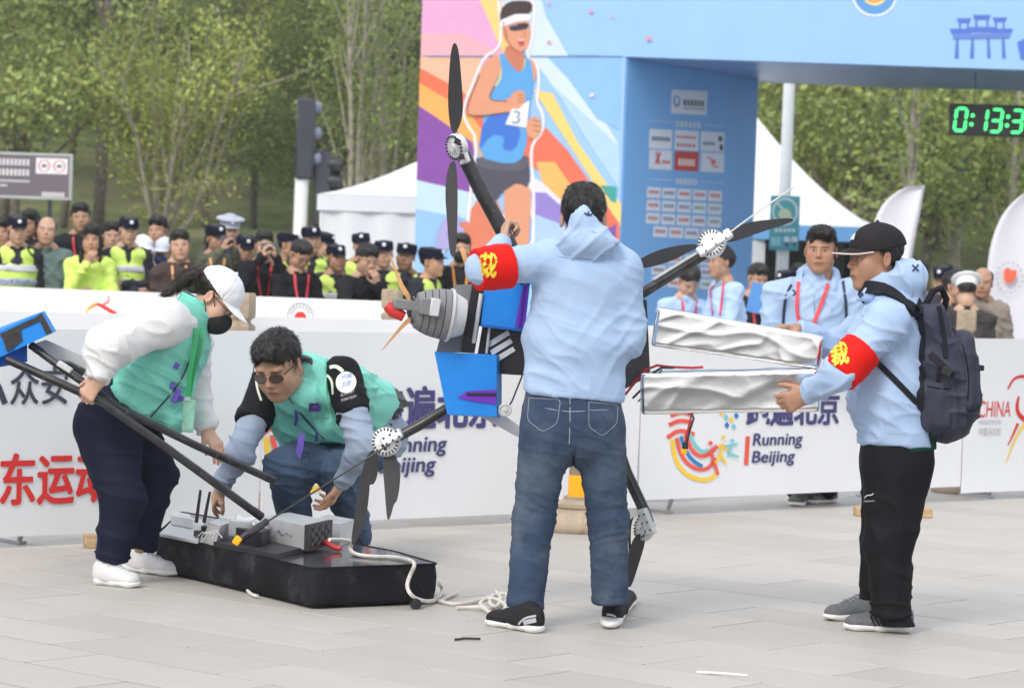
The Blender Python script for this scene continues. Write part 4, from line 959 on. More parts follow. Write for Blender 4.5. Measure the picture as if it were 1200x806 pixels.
def sculpt(name, prims, h, material, parent, subs=(), cuts=(), fold=(), grow=0.0, keep=None):
    """prims: list of (prim, k); returns the object; its geometry is kept for wrapping details on it"""
    lo, hi = bounds([p for p, _ in prims]); f = Field(lo - grow - .01, hi + grow + .01, h)
    for p, k in prims: f.op(p, k)
    if grow: f.D -= grow
    for p, k in subs: f.op(p, k, 's')
    for c in cuts: f.cut(*c)
    V, Fq = f.mesh()
    if len(fold): V = folds(V, Fq, fold)
    o = mk(name, V, Fq, material, parent, None, True); GEO[o.name] = (V, Fq, None); return o
def bvh(o):
    V, Fq, t = GEO[o.name]
    if t is None: t = BVHTree.FromPolygons([tuple(v) for v in V], [tuple(int(i) for i in q) for q in Fq]); GEO[o.name] = (V, Fq, t)
    return t
def on(o, px, py, off=0.003):
    """point where the photo pixel meets the surface of o (lifted by off), and the normal there"""
    objs = o if isinstance(o, (list, tuple)) else [o]; best = None
    d = nrm(ray(px, py))
    for q in objs:
        r = bvh(q).ray_cast(Vector(tuple(CAM)), Vector(tuple(d)))
        if r[0] is not None and (best is None or r[3] < best[3]): best = r
    if best is None:
        for q in objs:                      # just outside the outline: nearest point
            c = GEO[q.name][0]; Y = np.median(c[:, 1]); p = P(px, py, Y); r = bvh(q).find_nearest(Vector(tuple(p)))
            if best is None or r[3] < best[3]: best = r
    n = np.array(best[1]); n = -n if n @ d > 0 else n
    return np.array(best[0]) + n * off, n
def wrap_line(mb, o, pts, w=None, r=None, off=0.003, sm=1, m=0, step=5, th=0.003, closed=False):
    """a strap (w) or cord (r) laid on the surface of o along photo pixels"""
    pts = chaikin(pts + [pts[0]] if closed else pts, sm); dense = []
    for a, b in zip(pts[:-1], pts[1:]):
        n = max(1, int(np.linalg.norm(np.asarray(b) - np.asarray(a)) / step)); dense += [lerp(a, b, k / n) for k in range(n)]
    dense.append(np.asarray(pts[-1])); q = [on(o, p[0], p[1], off) for p in dense]
    Pp = np.array([a for a, _ in q]); Nn = np.array([b for _, b in q])
    for _ in range(2):
        if len(Pp) > 2: Pp[1:-1] = Pp[1:-1] * .5 + (Pp[:-2] + Pp[2:]) * .25; Nn[1:-1] = Nn[1:-1] * .5 + (Nn[:-2] + Nn[2:]) * .25
    if w: mb.ribbon(Pp, Nn, w, th, m)
    else: mb.tube(Pp, r, 6, m)
def wrap_patch(mb, o, poly, off=0.003, m=0, step=4, grid=None):
    """a patch with the outline of a photo polygon laid on the surface of o"""
    poly = np.asarray(poly, float)
    if len(poly) == 4:
        L = max(np.linalg.norm(poly[1] - poly[0]), np.linalg.norm(poly[2] - poly[3])); H = max(np.linalg.norm(poly[3] - poly[0]), np.linalg.norm(poly[2] - poly[1]))
        nu, nv = max(2, int(L / step)), max(2, int(H / step)); V = []
        for i in range(nu + 1):
            for j in range(nv + 1): p = lerp(lerp(poly[0], poly[1], i / nu), lerp(poly[3], poly[2], i / nu), j / nv); V.append(on(o, p[0], p[1], off)[0])
        mb.add(V, [(i * (nv + 1) + j, i * (nv + 1) + j + 1, (i + 1) * (nv + 1) + j + 1, (i + 1) * (nv + 1) + j) for i in range(nu) for j in range(nv)], m)
    else:
        c = poly.mean(0); n = len(poly); nr = 4; V = [on(o, c[0], c[1], off)[0]]
        for k in range(1, nr + 1):
            for p in poly: q = lerp(c, p, k / nr); V.append(on(o, q[0], q[1], off)[0])
        F = [(0, 1 + i, 1 + (i + 1) % n) for i in range(n)] + [(1 + (k - 1) * n + i, 1 + k * n + i, 1 + k * n + (i + 1) % n, 1 + (k - 1) * n + (i + 1) % n) for k in range(1, nr) for i in range(n)]
        mb.add(V, [f[::-1] for f in F], m)
def wrap_text(mb, o, s, x0, y0, ux, uy, off=0.004, m=0, bold=0.0):
    """lettering laid on o: lower left photo pixel, baseline vector (pixels) and upward vector (pixels)"""
    V, F, mx = text_shape(s, bold); q = V / mx
    mb.add([on(o, x0 + a * ux[0] + b * uy[0], y0 + a * ux[1] + b * uy[1], off)[0] for a, b in q], F, m)
def basis(fwd, up):
    """head frame: columns x (own left), y (backwards), z (up); the face looks along fwd"""
    y = -nrm(fwd); z = nrm(np.asarray(up, float) - y * (np.asarray(up, float) @ y)); return np.stack([np.cross(y, z), y, z], 1)

# ---------------------------------------------------------------- heads
M_skin = mat('skin', (0.50, 0.305, 0.205), 0.48, sss=.12, var=.08, vscale=22, bump=.12, bscale=160, bdist=.002, attr='tint', spec=.4)
M_hair = mat('black_hair', (0.014, 0.012, 0.011), 0.42, var=.3, vscale=40, stretch=(3, 3, 1), bump=.6, bscale=120, bdist=.003)
_HD = {}
def head_mesh(kind='man', h=.0036):
    k = (kind, h)
    if k in _HD: return _HD[k]
    wd = {'man': 1.0, 'woman': .94, 'broad': 1.06, 'slim': .97}[kind]
    f = Field((-.11, -.14, -.22), (.11, .13, .145), h); U = f.op
    U(ell((0, .012, .036), (.076 * wd, .094, .084)))
    U(ell((0, -.03, -.03), (.060 * wd, .062, .086)), .03)
    U(cap((0, -.072, -.100), (0, -.045, -.088), .021, .03), .025)
    for s in (-1, 1):
        U(cap((s * .050 * wd, -.005, -.062), (s * .020, -.062, -.098), .020, .018), .03)
        U(ell((s * .042 * wd, -.058, -.022), (.026, .026, .026)), .03); U(ell((s * .040 * wd, -.050, -.055), (.026, .028, .032)), .03)
        U(ell((s * .052 * wd, -.040, .030), (.018, .028, .03)), .02)
    U(cap((-.034, -.080, .022), (.034, -.080, .022), .0115), .02)
    for s in (-1, 1): U(ell((s * .031, -.103, .003), (.0195, .013, .011)), .014, 's')
    for s in (-1, 1): U(ell((s * .031, -.0795, .0035), (.0145, .0125, .0115)), .004)
    U(cap((0, -.086, .014), (0, -.108, -.026), .0075, .0115), .012)
    for s in (-1, 1): U(ell((s * .0115, -.098, -.0305), (.0085, .010, .0075)), .006)
    U(ell((0, -.082, -.058), (.030, .020, .022)), .02)
    U(ell((0, -.0975, -.0605), (.023, .0075, .0055)), .005); U(ell((0, -.095, -.0715), (.020, .008, .0065)), .005)
    U(cap((-.021, -.103, -.0655), (.021, -.103, -.0655), .0022), .003, 's')
    for s in (-1, 1):
        Rr = np.array(Matrix.Rotation(s * .35, 3, 'Z') @ Matrix.Rotation(-.2, 3, 'X'))
        U(ell((s * .080 * wd, .014, -.006), (.0085, .019, .032), Rr), .006); U(ell((s * .0885 * wd, .010, -.004), (.006, .010, .019), Rr), .005, 's')
    U(ecap((0, .012, -.06), (0, .035, -.215), (1, 0, 0), (.056 * wd, .055), (.062 * wd, .060)), .03)
    V, F = f.mesh(); T = np.ones((len(V), 3))
    def g(c, r): return np.exp(-(((V - np.array(c)) / np.array(r)) ** 2).sum(1))
    def mixin(wt, col):
        nonlocal T
        wt = np.clip(wt, 0, 1)[:, None]; T = T * (1 - wt) + np.array(col) * wt
    for s in (-1, 1): mixin(.35 * g((s * .04, -.07, -.03), (.025, .03, .022)), (1.08, .86, .82)); mixin(.5 * g((s * .085, .014, -.006), (.012, .02, .03)), (1.1, .8, .75))
    mixin(.4 * g((0, -.11, -.026), (.014, .015, .014)), (1.1, .84, .8))
    lip = ((V[:, 0] / .025) ** 2 + ((V[:, 2] + .066) / .0105) ** 2 < 1) & (V[:, 1] < -.08); mixin(lip * .8, (.86, .56, .54) if kind != 'woman' else (.92, .46, .46))
    mixin(.75 * ((np.abs(V[:, 0]) < .021) & (np.abs(V[:, 2] + .0655) < .0022) & (V[:, 1] < -.08)), (.35, .2, .2))
    for s in (-1, 1):
        dx = V[:, 0] * s - .031; bz = .0235 - 0.02 * np.abs(dx + .004) - (dx > .012) * .12 * (dx - .012)
        br = (dx > -.019) & (dx < .023) & (np.abs(V[:, 2] - bz) < .0045) & (V[:, 1] < -.045); mixin(br * .72, (.12, .10, .10))
        op_ = .0042 * np.sqrt(np.clip(1 - (dx / .0155) ** 2, 0, 1)); dz = V[:, 2] - .0025
        eye = (np.abs(dx) < .0155) & (np.abs(dz) < op_) & (V[:, 1] < -.06); mixin(eye * .9, (1.25, 1.75, 2.2)); mixin((eye & (np.abs(dx + .001) < .006)) * 1.0, (.06, .06, .06))
        lash = (np.abs(dx) < .018) & (dz >= op_ - .0004) & (dz < op_ + .0030) & (V[:, 1] < -.06); mixin(lash * .7, (.16, .13, .12))
        mixin(.9 * g((s * .0075, -.107, -.037), (.004, .006, .0032)), (.2, .12, .1))
    _HD[k] = (V, F, T); return _HD[k]
def strands(V, F, n, L, w, style, seed=1):
    """short tapered locks rooted on the hair mass, flowing away from the crown"""
    rg = np.random.default_rng(seed); N = vnormals(V, F); ok = np.where((V[:, 2] < .030 - .25 * V[:, 1]) | (V[:, 1] > .118))[0] if style in ('crop', 'pony') else np.arange(len(V)); i = rg.choice(ok, n); p = V[i]; nn = N[i]
    d = p - np.array([.012, .035, .15]); d[:, 1] += -.02 if style == 'thick' else 0
    d -= nn * (d * nn).sum(1)[:, None]; d /= np.linalg.norm(d, axis=1)[:, None] + 1e-9
    if style == 'pony': d = np.where((p[:, 1:2] < .1), np.array([0, .8, .35]) - p * .2, np.array([0, .1, -1.0])); 
    d = d * (.8 if style != 'thick' else .7) + nn * (.30 if style != 'thick' else .42) + rg.normal(size=(n, 3)) * .22; d /= np.linalg.norm(d, axis=1)[:, None]
    ll = (L * rg.uniform(.5, 1.2, n))[:, None]; s = np.cross(d, nn); s /= np.linalg.norm(s, axis=1)[:, None] + 1e-9; p = p - nn * .003
    m = p + d * ll * .55; t = p + d * ll - nn * ll * .22
    W = np.stack([p - s * w, p + s * w, m + s * w * .7, m - s * w * .7, t + s * w * .1, t - s * w * .1], 1).reshape(-1, 3); b = np.arange(n)[:, None] * 6 + len(V)
    return np.concatenate([V, W]), np.concatenate([F, b + np.array([0, 1, 2, 3]), b + np.array([3, 2, 4, 5])])
def hair_mesh(style, h=.0042):
    k = ('hair', style, h)
    if k in _HD: return _HD[k]
    big = 1.0 if style != 'thick' else 1.01
    f = Field((-.15, -.16, -.34), (.15, .2, .18), h)
    f.op(ell((0, .014, .042), (.083 * big, .104, .090 * big) if style not in ('crop', 'pony') else (.0805, .101, .085)))
    if style == 'thick': f.op(ell((0, -.035, .088), (.064, .06, .044)), .03)
    if style in ('short', 'parted', 'bob', 'long'): f.op(ell((.004, -.018, .098), (.068, .080, .044)), .03)
    if style in ('short', 'thick', 'parted', 'crop'):
        f.op(ell((0, -.108, -.008), (.078, .062, .088)), .014, 's')                        # face
        f.op(rbox((0, -.075, -.06), (.12, .075, .085), None, .02), .02, 's')
        f.op(rbox((0, .02, -.115), (.12, .14, .075), np.array(Matrix.Rotation(-.42, 3, 'X')), .03), .015, 's')
        for s in (-1, 1): f.op(ell((s * .086, .012, -.008), (.022, .026, .034)), .008, 's')
        if style == 'parted': f.op(ell((.03, -.07, .10), (.05, .05, .028)), .02)
    elif style == 'bald':
        f.op(ell((0, -.03, .09), (.072, .115, .085)), .02, 's'); f.op(rbox((0, -.095, 0), (.12, .085, .2), None, .02), .02, 's'); f.op(rbox((0, .02, -.115), (.12, .14, .075), np.array(Matrix.Rotation(-.42, 3, 'X')), .03), .015, 's')
        for s in (-1, 1): f.op(ell((s * .086, .012, -.008), (.022, .026, .034)), .008, 's')
    elif style in ('long', 'bob'):
        L = -.26 if style == 'long' else -.12
        f.op(ecap((0, .045, .02), (0, .06, L), (1, 0, 0), (.088, .06), (.085, .035)), .03)
        for s in (-1, 1): f.op(cap((s * .072, -.01, .02), (s * .082, -.02, L), .026, .018), .02)
        f.op(ell((0, -.105, -.035), (.066, .07, .105)), .012, 's')
        f.op(ecap((0, -.03, -.1), (0, -.02, -.3), (1, 0, 0), (.062, .075), (.06, .09)), .015, 's')
    elif style == 'pony':
        f.op(ell((0, -.105, -.015), (.078, .06, .08)), .012, 's'); f.op(rbox((0, -.06, -.075), (.12, .085, .1), None, .02), .02, 's')
        f.op(rbox((0, .02, -.125), (.12, .14, .075), np.array(Matrix.Rotation(-.35, 3, 'X')), .03), .015, 's')
        for s in (-1, 1): f.op(ell((s * .086, .012, -.008), (.022, .026, .034)), .008, 's')
        f.op(cap((0, .10, .055), (0, .125, .045), .02, .025), .01); f.op(cap((0, .125, .045), (0, .155, -.02), .027, .030), .012); f.op(cap((0, .155, -.02), (0, .16, -.13), .030, .012), .012)
    V, F = f.mesh(); N = vnormals(V, F)
    if style == 'pony': q = np.stack([V[:, 0] * 130, V[:, 1] * 26, V[:, 2] * 26], 1)
    else: q = np.stack([V[:, 0] * 95, V[:, 1] * 42, V[:, 2] * 26], 1)
    am = {'thick': .011, 'short': .012, 'parted': .012}.get(style, .006)
    V = V + N * ((1 - np.abs(2 * vnoise(q) - 1)) * am - am * .5)[:, None]
    if style != 'bald': V, F = strands(V, F, 5200 if h < .006 else 900, {'thick': .023, 'long': .06, 'bob': .05, 'pony': .05}.get(style, .024), .0011 if h < .006 else .0024, style)
    _HD[k] = (V, F); return _HD[k]
def cap_mesh(style):
    """caps as dome + visor surfaces: list of (part name, V, F)"""
    k = ('cap', style)
    if k in _HD: return _HD[k]
    out = []; h = .004
    if style == 'baseball':
        f = Field((-.12, -.15, 0), (.12, .15, .16), h); f.op(ell((0, .012, .045), (.094, .111, .094))); f.cut((0, .012, .034), (0, .16, -1)); f.op(ell((0, .012, .040), (.087, .104, .086)), 0, 's'); f.op(cap((0, .012, .137), (0, .012, .143), .009, .006), .003)
        V, F = f.mesh(); N = vnormals(V, F); a = np.arctan2(V[:, 0], -(V[:, 1] - .012)); seam = np.exp(-((np.mod(a + math.pi / 6, math.pi / 3) - math.pi / 6) / .035) ** 2) * (V[:, 2] < .135); V = V - N * (.0022 * seam)[:, None] + N * ((vnoise(V * 40) - .5) * .004)[:, None]
        out.append(('crown', V, F)); ylen, wv, zc = .085, .078, .046
    elif style == 'patrol':
        f = Field((-.13, -.15, 0), (.13, .16, .17), h); f.op(ecap((0, .012, .048), (0, .012, .062), (1, 0, 0), (.085, .105), (.086, .106))); f.op(ecap((0, .014, .080), (0, .012, .088), (1, 0, 0), (.090, .111), (.087, .108)), .02); f.cut((0, 0, .115), (0, -.10, 1)); f.cut((0, 0, .03), (0, .16, -1)); f.op(ell((0, .012, .03), (.080, .100, .06)), 0, 's')
        V, F = f.mesh(); N = vnormals(V, F); V = V + N * ((vnoise(V * 26) - .5) * .008)[:, None]; out.append(('crown', V, F)); ylen, wv, zc = .06, .074, .050
    elif style == 'peaked':
        f = Field((-.16, -.17, 0), (.16, .17, .18), h); f.op(ecap((0, .012, .045), (0, .012, .07), (1, 0, 0), (.087, .107), (.088, .108))); f.cut((0, 0, .035), (0, .1, -1)); f.op(ell((0, .006, .108), (.125, .142, .028), np.array(Matrix.Rotation(.12, 3, 'X'))), .012); f.op(ell((0, .012, .03), (.080, .100, .05)), 0, 's')
        V, F = f.mesh(); out.append(('crown', V, F)); ylen, wv, zc = .055, .072, .048
    n, m = 18, 10; V = []
    for s_ in (0, 1):
        for j in range(m + 1):
            for i in range(n + 1):
                u = -1 + 2 * i / n; x = wv * u; y0 = .012 - .100 * math.sqrt(max(0, 1 - (x / .092) ** 2)); ext = ylen * math.sqrt(max(0, 1 - abs(u) ** 2.6)); y = y0 - ext * j / m
                z = zc - 3.2 * x * x - (y0 - y) * .22 - s_ * .0045; V.append((x, y, z))
    nn = (n + 1) * (m + 1); ix = lambda s_, j, i: s_ * nn + j * (n + 1) + i
    F = [(ix(0, j, i), ix(0, j, i + 1), ix(0, j + 1, i + 1), ix(0, j + 1, i)) for j in range(m) for i in range(n)] + [(ix(1, j, i), ix(1, j + 1, i), ix(1, j + 1, i + 1), ix(1, j, i + 1)) for j in range(m) for i in range(n)]
    F += [(ix(0, m, i), ix(0, m, i + 1), ix(1, m, i + 1), ix(1, m, i)) for i in range(n)]
    out.append(('visor', np.array(V), np.array(F))); _HD[k] = out; return out
def xf(V, c, R, s): return np.asarray(c) + (np.asarray(V) * s) @ np.asarray(R).T

# ---------------------------------------------------------------- hands
def hand_mesh(wrist, X, palm, thumb=1, curl=(30, 35, 25), spread=4, size=1.0, th=(.6, .7, -.35), thc=25, h=.0036, per=(0, 4, 8, 14), wr=.027):
    """five-fingered hand; X points along the fingers, palm is the way the palm faces, thumb=+-1 picks its side"""
    X = nrm(X); Z = -nrm(np.asarray(palm, float) - X * (np.asarray(palm, float) @ X)); Yv = np.cross(Z, X); M = np.stack([X, Yv, Z], 1)
    prims = [(ecap((-.034, 0, 0), (.012, 0, 0), (0, 1, 0), (wr * 1.02, wr * .85), (wr * 1.05, wr * .74)), 0), (ecap((.012, 0, .0), (.085, thumb * .0, 0), (0, 1, 0), (.030, .017), (.040, .0135)), .02), (ell((.035, thumb * .024, -.010), (.03, .018, .014)), .015)]
    ys = [thumb * q for q in (.030, .0105, -.0095, -.0285)]; Ls = [(.040, .025, .021), (.044, .028, .022), (.041, .026, .022), (.032, .021, .019)]
    for k in range(4):
        p = np.array([.088 - .004 * abs(k - 1.2), ys[k], 0]); a = 0; sp = R_(spread) * (1.5 - k) * thumb
        for j in range(3):
            a += R_(curl[j] + per[k] * (.6 if j else 1)); q = p + np.array([math.cos(a) * math.cos(sp), math.sin(sp) * math.cos(a), -math.sin(a)]) * Ls[k][j]
            r0, r1 = [(.0095, .0088), (.0088, .0080), (.0080, .0066)][j]; r0 *= 1 if k < 3 else .9; r1 *= 1 if k < 3 else .9
            prims.append((cap(p, q, r0, r1), .0045 if j else .010)); p = q
    d = nrm((th[0], thumb * th[1], th[2])); p0 = np.array([.018, thumb * .024, -.006]); p1 = p0 + d * .042; d2 = nrm(d + np.array([math.sin(R_(thc)), -thumb * math.sin(R_(thc)) * .6, -.25 * math.sin(R_(thc))])); p2 = p1 + d2 * .032; d3 = nrm(d2 + np.array([math.sin(R_(thc)) * .5, -thumb * math.sin(R_(thc)) * .4, 0])); p3 = p2 + d3 * .024
    prims += [(cap(p0, p1, .0135, .011), .012), (cap(p1, p2, .0108, .0098), .004), (cap(p2, p3, .0098, .0076), .004)]
    lo, hi = bounds([p for p, _ in prims]); f = Field(lo, hi, h)
    for p, k in prims: f.op(p, k)
    V, F = f.mesh(); T = np.ones((len(V), 3)); tip = np.clip((V[:, 0] - .09) / .08, 0, 1)[:, None]; T = T * (1 - tip * np.array([-.02, .09, .1]))
    return np.asarray(wrist) + (V * size) @ M.T, F, T
def join(parts):
    V, F, T, n = [], [], [], 0
    for v, f, t in parts: V.append(v); F.append(np.asarray(f) + n); T.append(t); n += len(v)
    return np.concatenate(V), np.concatenate(F), np.concatenate(T)
def make_body(t, head, hands, limbs, skin=M_skin, hinner=.02):
    """one skin mesh: head, hands and the limbs under the clothes"""
    parts = [head] + list(hands)
    if limbs:
        lo, hi = bounds(limbs); f = Field(lo, hi, hinner)
        for p in limbs: f.op(p, .03)
        V, F = f.mesh(); parts.append((V, F, np.ones((len(V), 3))))
    V, F, T = join(parts); o = mk('body', V, F, skin, t, None, True, T); GEO[o.name] = (V, F, None); return o
def place_head(c, R, s, kind='man', h=.0036, neck=None):
    V, F, T = head_mesh(kind, h); W = xf(V, c, R, s)
    if neck is not None:                     # the neck bends from the skull to where the shoulders are
        w = np.clip((-.075 - V[:, 2]) / .14, 0, 1) * np.clip((V[:, 1] + .075) / .05, 0, 1); w = (w * w * (3 - 2 * w))[:, None]; W = W + w * (np.asarray(neck) - xf([[0, .035, -.215]], c, R, s)[0])
    return W, F, T
def add_hair(t, c, R, s, style, m=M_hair, h=.0042):
    V, F = hair_mesh(style, h); o = mk('hair', xf(V, c, R, s), F, m, t); GEO[o.name] = (xf(V, c, R, s), F, None); return o
def add_cap(t, c, R, s, style, m, mv=None, name='cap'):
    parts = cap_mesh(style); o = mk(name, xf(parts[0][1], c, R, s), parts[0][2], m, t); GEO[o.name] = (xf(parts[0][1], c, R, s), parts[0][2], None)
    v = mk('visor', xf(parts[1][1], c, R, s), parts[1][2], mv or m, o, smooth='auto'); return o

# ---------------------------------------------------------------- shoes
def shoe(t, heel, toe, w, up_m, sole_m, h=.0045, ankle=None, hh=.085, lace=None):
    """heel, toe: ground points; upper and sole are two meshes"""
    heel, toe = np.asarray(heel, float), np.asarray(toe, float); d = toe - heel; d[2] = 0; L = np.linalg.norm(d); d = nrm(d); sd = np.array([-d[1], d[0], 0]); M = np.stack([d, sd, ZB], 1); o = heel * [1, 1, 0]; z0 = heel[2]
    at = lambda x, y, z: o + d * x * L + sd * y * w + ZB * (z + z0)
    up = [(ecap(at(.14, 0, .045), at(.34, 0, .045), sd, (w * .40, .048), (w * .43, .05)), 0), (ecap(at(.34, 0, .042), at(.80, 0.02, .034), sd, (w * .43, .047), (w * .46, .030)), .03), (ell(at(.82, .02, .032), (L * .15, w * .43, .030), M), .02),
          (ecap(at(.20, 0, .06), at(.17, 0, hh), sd, (w * .36, .052), (w * .34, .050)), .025), (cap(at(.34, 0, .07), at(.62, 0, .052), w * .28, w * .25), .02)]
    u = sculpt('shoe', up, h, up_m, t, cuts=[(at(0, 0, .022), (0, 0, -1))])
    so = [(ecap(at(.12, 0, .02), at(.45, 0, .02), sd, (w * .42, .022), (w * .40, .022)), 0), (ecap(at(.45, 0, .02), at(.80, .02, .018), sd, (w * .40, .022), (w * .48, .02)), .02), (ell(at(.83, .02, .018), (L * .165, w * .46, .020), M), .02), (ell(at(.12, 0, .02), (L * .12, w * .42, .024), M), .01)]
    so = [((p[0], p[1] - .01, p[2] + .01), k) for p, k in so]
    f = Field(*bounds([p for p, _ in so]), h)
    for p, k in so: f.op(p, k)
    f.cut(at(0, 0, .030), (-.06 * d[0], -.06 * d[1], 1)); f.cut(at(0, 0, .001), (0, 0, -1)); f.cut(at(.86, 0, .0), (d[0] * .32, d[1] * .32, -1))
    V, F = f.mesh(); s_ = mk('sole', V, F, sole_m, u); GEO[s_.name] = (V, F, None)
    if lace:
        mb = MB()
        for x in (.40, .47, .54, .61):
            pts = []
            for y in np.linspace(-.2, .2, 5):
                r = bvh(u).ray_cast(Vector(tuple(at(x, y, .3))), Vector((0, 0, -1)))
                if r[0] is not None: pts.append(np.array(r[0]) + [0, 0, .003])
            if len(pts) > 2: mb.tube(pts, .0032, 5)
        a = at(.38, 0, .088); mb.tube([a, a + sd * .03 + ZB * .012, a + sd * .04, a + sd * .015 - ZB * .006, a], .0025, 5); mb.tube([a, a - sd * .03 + ZB * .012, a - sd * .04, a - sd * .015 - ZB * .006, a], .0025, 5); mb.build('laces', lace, u)
    return u
# ================================================================ THE FOUR PEOPLE AT WORK
M_ltblue = cloth('pale_blue_shell', (168, 192, 224), .6, bscale=300, bump=.1, sheen=.1)
M_denim = cloth('washed_denim', (58, 73, 96), .85, var=.22, vscale=9, bump=.35, bscale=420, grain=.16, dirt=((0.10, 0.128, 0.165), 3.2, .46))
M_blackcl = cloth('black_cloth', (30, 30, 33), .75)
M_armband = cloth('red_armband', (222, 30, 24), .6, var=.04)
M_gold = paint('gold_lettering', (250, 214, 60), .5)
M_wsole = paint('white_rubber', (228, 228, 226), .55, dirt=((0.4, 0.37, 0.33), 14, .64))
M_blackshoe = mat('black_shoe_mesh', (0.018, 0.018, 0.02), .75, spec=.2, var=.2, vscale=60, bump=.4, bscale=300, bdist=.002)
M_navyprint = paint('navy_print', (36, 46, 92))
X1_ = np.array([1.0, 0, 0]); Y1_ = np.array([0, 1.0, 0])
def armband(t, a, b, r0, r1, f0, f1, grow, txt, x0, y0, ux, uy):
    """red band round the arm from fraction f0 to f1, gold lettering laid on it"""
    ax = nrm(b - a); a2, b2 = lerp(a, b, -.3), lerp(a, b, 1.3); d = r1 - r0
    o = sculpt('armband', [(cap(a2, b2, r0 - .3 * d + grow, r1 + .3 * d + grow), 0)], .0055, M_armband, t, cuts=[(lerp(a, b, f0), -ax), (lerp(a, b, f1), ax)], fold=[(.003, ax, 14, 6, None, 1)])
    V, F, mx = text_shape(txt); q = V / mx; mb = MB()
    for k, (dx, dy) in enumerate(((0, 0), (.04, 0), (-.04, 0), (0, .035), (0, -.035))):
        mb.add([on(o, x0 + (u + dx) * ux[0] + (v + dy) * uy[0], y0 + (u + dx) * ux[1] + (v + dy) * uy[1], .003 + .0004 * k)[0] for u, v in q], F)
    mb.build('lettering', M_gold, o, smooth=False); return o

# ---- central man, back to the camera
Y0 = 11.3
p = lambda x, y, dy=0.0: P(x, y, Y0 + dy)
tC = thing('person', 'man in pale blue hooded jacket and blue jeans seen from behind holding the drone', 'person', G(668, 735))
hs = dict(side=X1_)
shL, elL, wrL = p(646, 305, -.03), p(569, 315, -.14), p(588, 285, .2)
shR, elR, wrR = p(729, 316, 0), p(737, 396, -.0), p(718, 424, .32)
tor = [(ecap(p(671, 470), p(675, 400), X1_, (.200, .135), (.203, .140)), 0), (ecap(p(675, 400), p(684, 325), X1_, (.203, .14), (.198, .13)), .05), (ecap(p(684, 330), p(689, 300), X1_, (.20, .125), (.15, .10)), .05), (ecap(p(689, 300), p(688, 272), X1_, (.12, .09), (.07, .07)), .05)]
slv = [(cap(p(655, 305, 0), shL, .085, .078), .05), (cap(shL, elL, .078, .066), .04), (cap(elL, wrL, .066, .042), .03), (cap(p(716, 310), shR, .080, .076), .05), (cap(shR, elR, .075, .063), .04), (cap(elR, wrR, .062, .046), .03)]
jackC = sculpt('jacket', tor + slv, .0075, M_ltblue, tC, cuts=[(p(671, 464), (-.08, 0, -1), .36), (wrL, wrL - elL, .09), (wrR, wrR - elR, .1)],
    fold=[(.010, (.5, 0, 1), 14, 3, p(650, 440), .24), (.009, (-.8, 0, .6), 15, 3, p(725, 410), .22), (.010, (1, 0, .4), 20, 5, elL, .14), (.0025, (.3, 0, 1), 20, 4, None, 1), (.010, (.9, 0, -.5), 12, 2.5, p(635, 350), .14), (.010, (.3, 0, 1), 18, 5, elR, .12)])
hood = sculpt('hood', [(ecap(p(688, 296, -.07), p(688, 284, -.10), X1_, (.118, .055), (.112, .060)), 0), (ecap(p(688, 284, -.10), p(684, 262, -.105), X1_, (.105, .055), (.06, .035)), .03), (cap(p(684, 262, -.10), p(683, 247, -.10), .035, .012), .03)], .006, M_ltblue, tC,
    fold=[(.012, (.6, 0, 1), 16, 5, None, 1), (.008, (-.7, 0, .7), 22, 5, None, 1)])
mb = MB(); wrap_line(mb, hood, [(657, 291), (672, 300), (695, 303), (716, 300)], r=.003, off=.0); wrap_line(mb, hood, [(660, 286), (676, 276), (692, 268), (712, 280)], r=.0022, off=.0, sm=2); wrap_line(mb, jackC, [(653, 300), (690, 306), (733, 303)], r=.0018, off=0)
wrap_line(mb, jackC, [(613, 452), (650, 456), (690, 462), (731, 466)], r=.0018, off=0); wrap_line(mb, jackC, [(640, 290), (628, 325), (620, 370), (616, 410)], r=.002, off=0); mb.build('seam', M_ltblue, jackC)
mb = MB()
for a in ([(685, 250), (689, 253), (693, 252)], [(689, 253), (689, 249)]): wrap_line(mb, hood, a, w=.006, off=.003, sm=1, step=1)
mb.build('logo', M_navyprint, hood)
armband(tC, shL, elL, .078, .066, .64, 1.14, .021, '裁', 560, 324, (20, 1), (3, -27))
kL0, kR0 = p(625, 612, .02), p(713, 612, .05)
cH, RH = p(684, 257, .03), basis((.14, 1, -.22), (.02, .25, 1))
hL = hand_mesh(wrL + (p(592, 277, .25) - wrL) * .15, p(592, 268, .24) - wrL, (.9, .25, -.25), thumb=1, curl=(55, 75, 45), h=.0036)
hR = hand_mesh(wrR, p(700, 420, .45) - wrR, (0, .3, -1), thumb=1, curl=(25, 30, 20), h=.005)
make_body(tC, place_head(cH, RH, 1.03, 'broad'), [hL, hR], [cap(cH, p(688, 300), .05, .06), ecap(p(688, 310), p(672, 470), X1_, (.15, .09), (.15, .1)), cap(shL, elL, .04, .035), cap(elL, wrL, .035, .025), cap(shR, elR, .04, .035), cap(elR, wrR, .035, .025), cap(p(640, 490), kL0, .05, .04), cap(kL0, p(615, 700, .0), .04, .03), cap(p(703, 490, .02), kR0, .05, .04), cap(kR0, p(715, 700, .06), .04, .03)])
add_hair(tC, cH, RH, 1.04, 'short')
mb = MB(); mb.tube([p(601, 286, .12) + .036 * (math.cos(a) * nrm(np.cross(wrL - elL, ZB)) + math.sin(a) * nrm(np.cross(np.cross(wrL - elL, ZB), wrL - elL))) - nrm(wrL - elL) * .0 for a in np.linspace(0, 6.28, 20)], .004, 6)
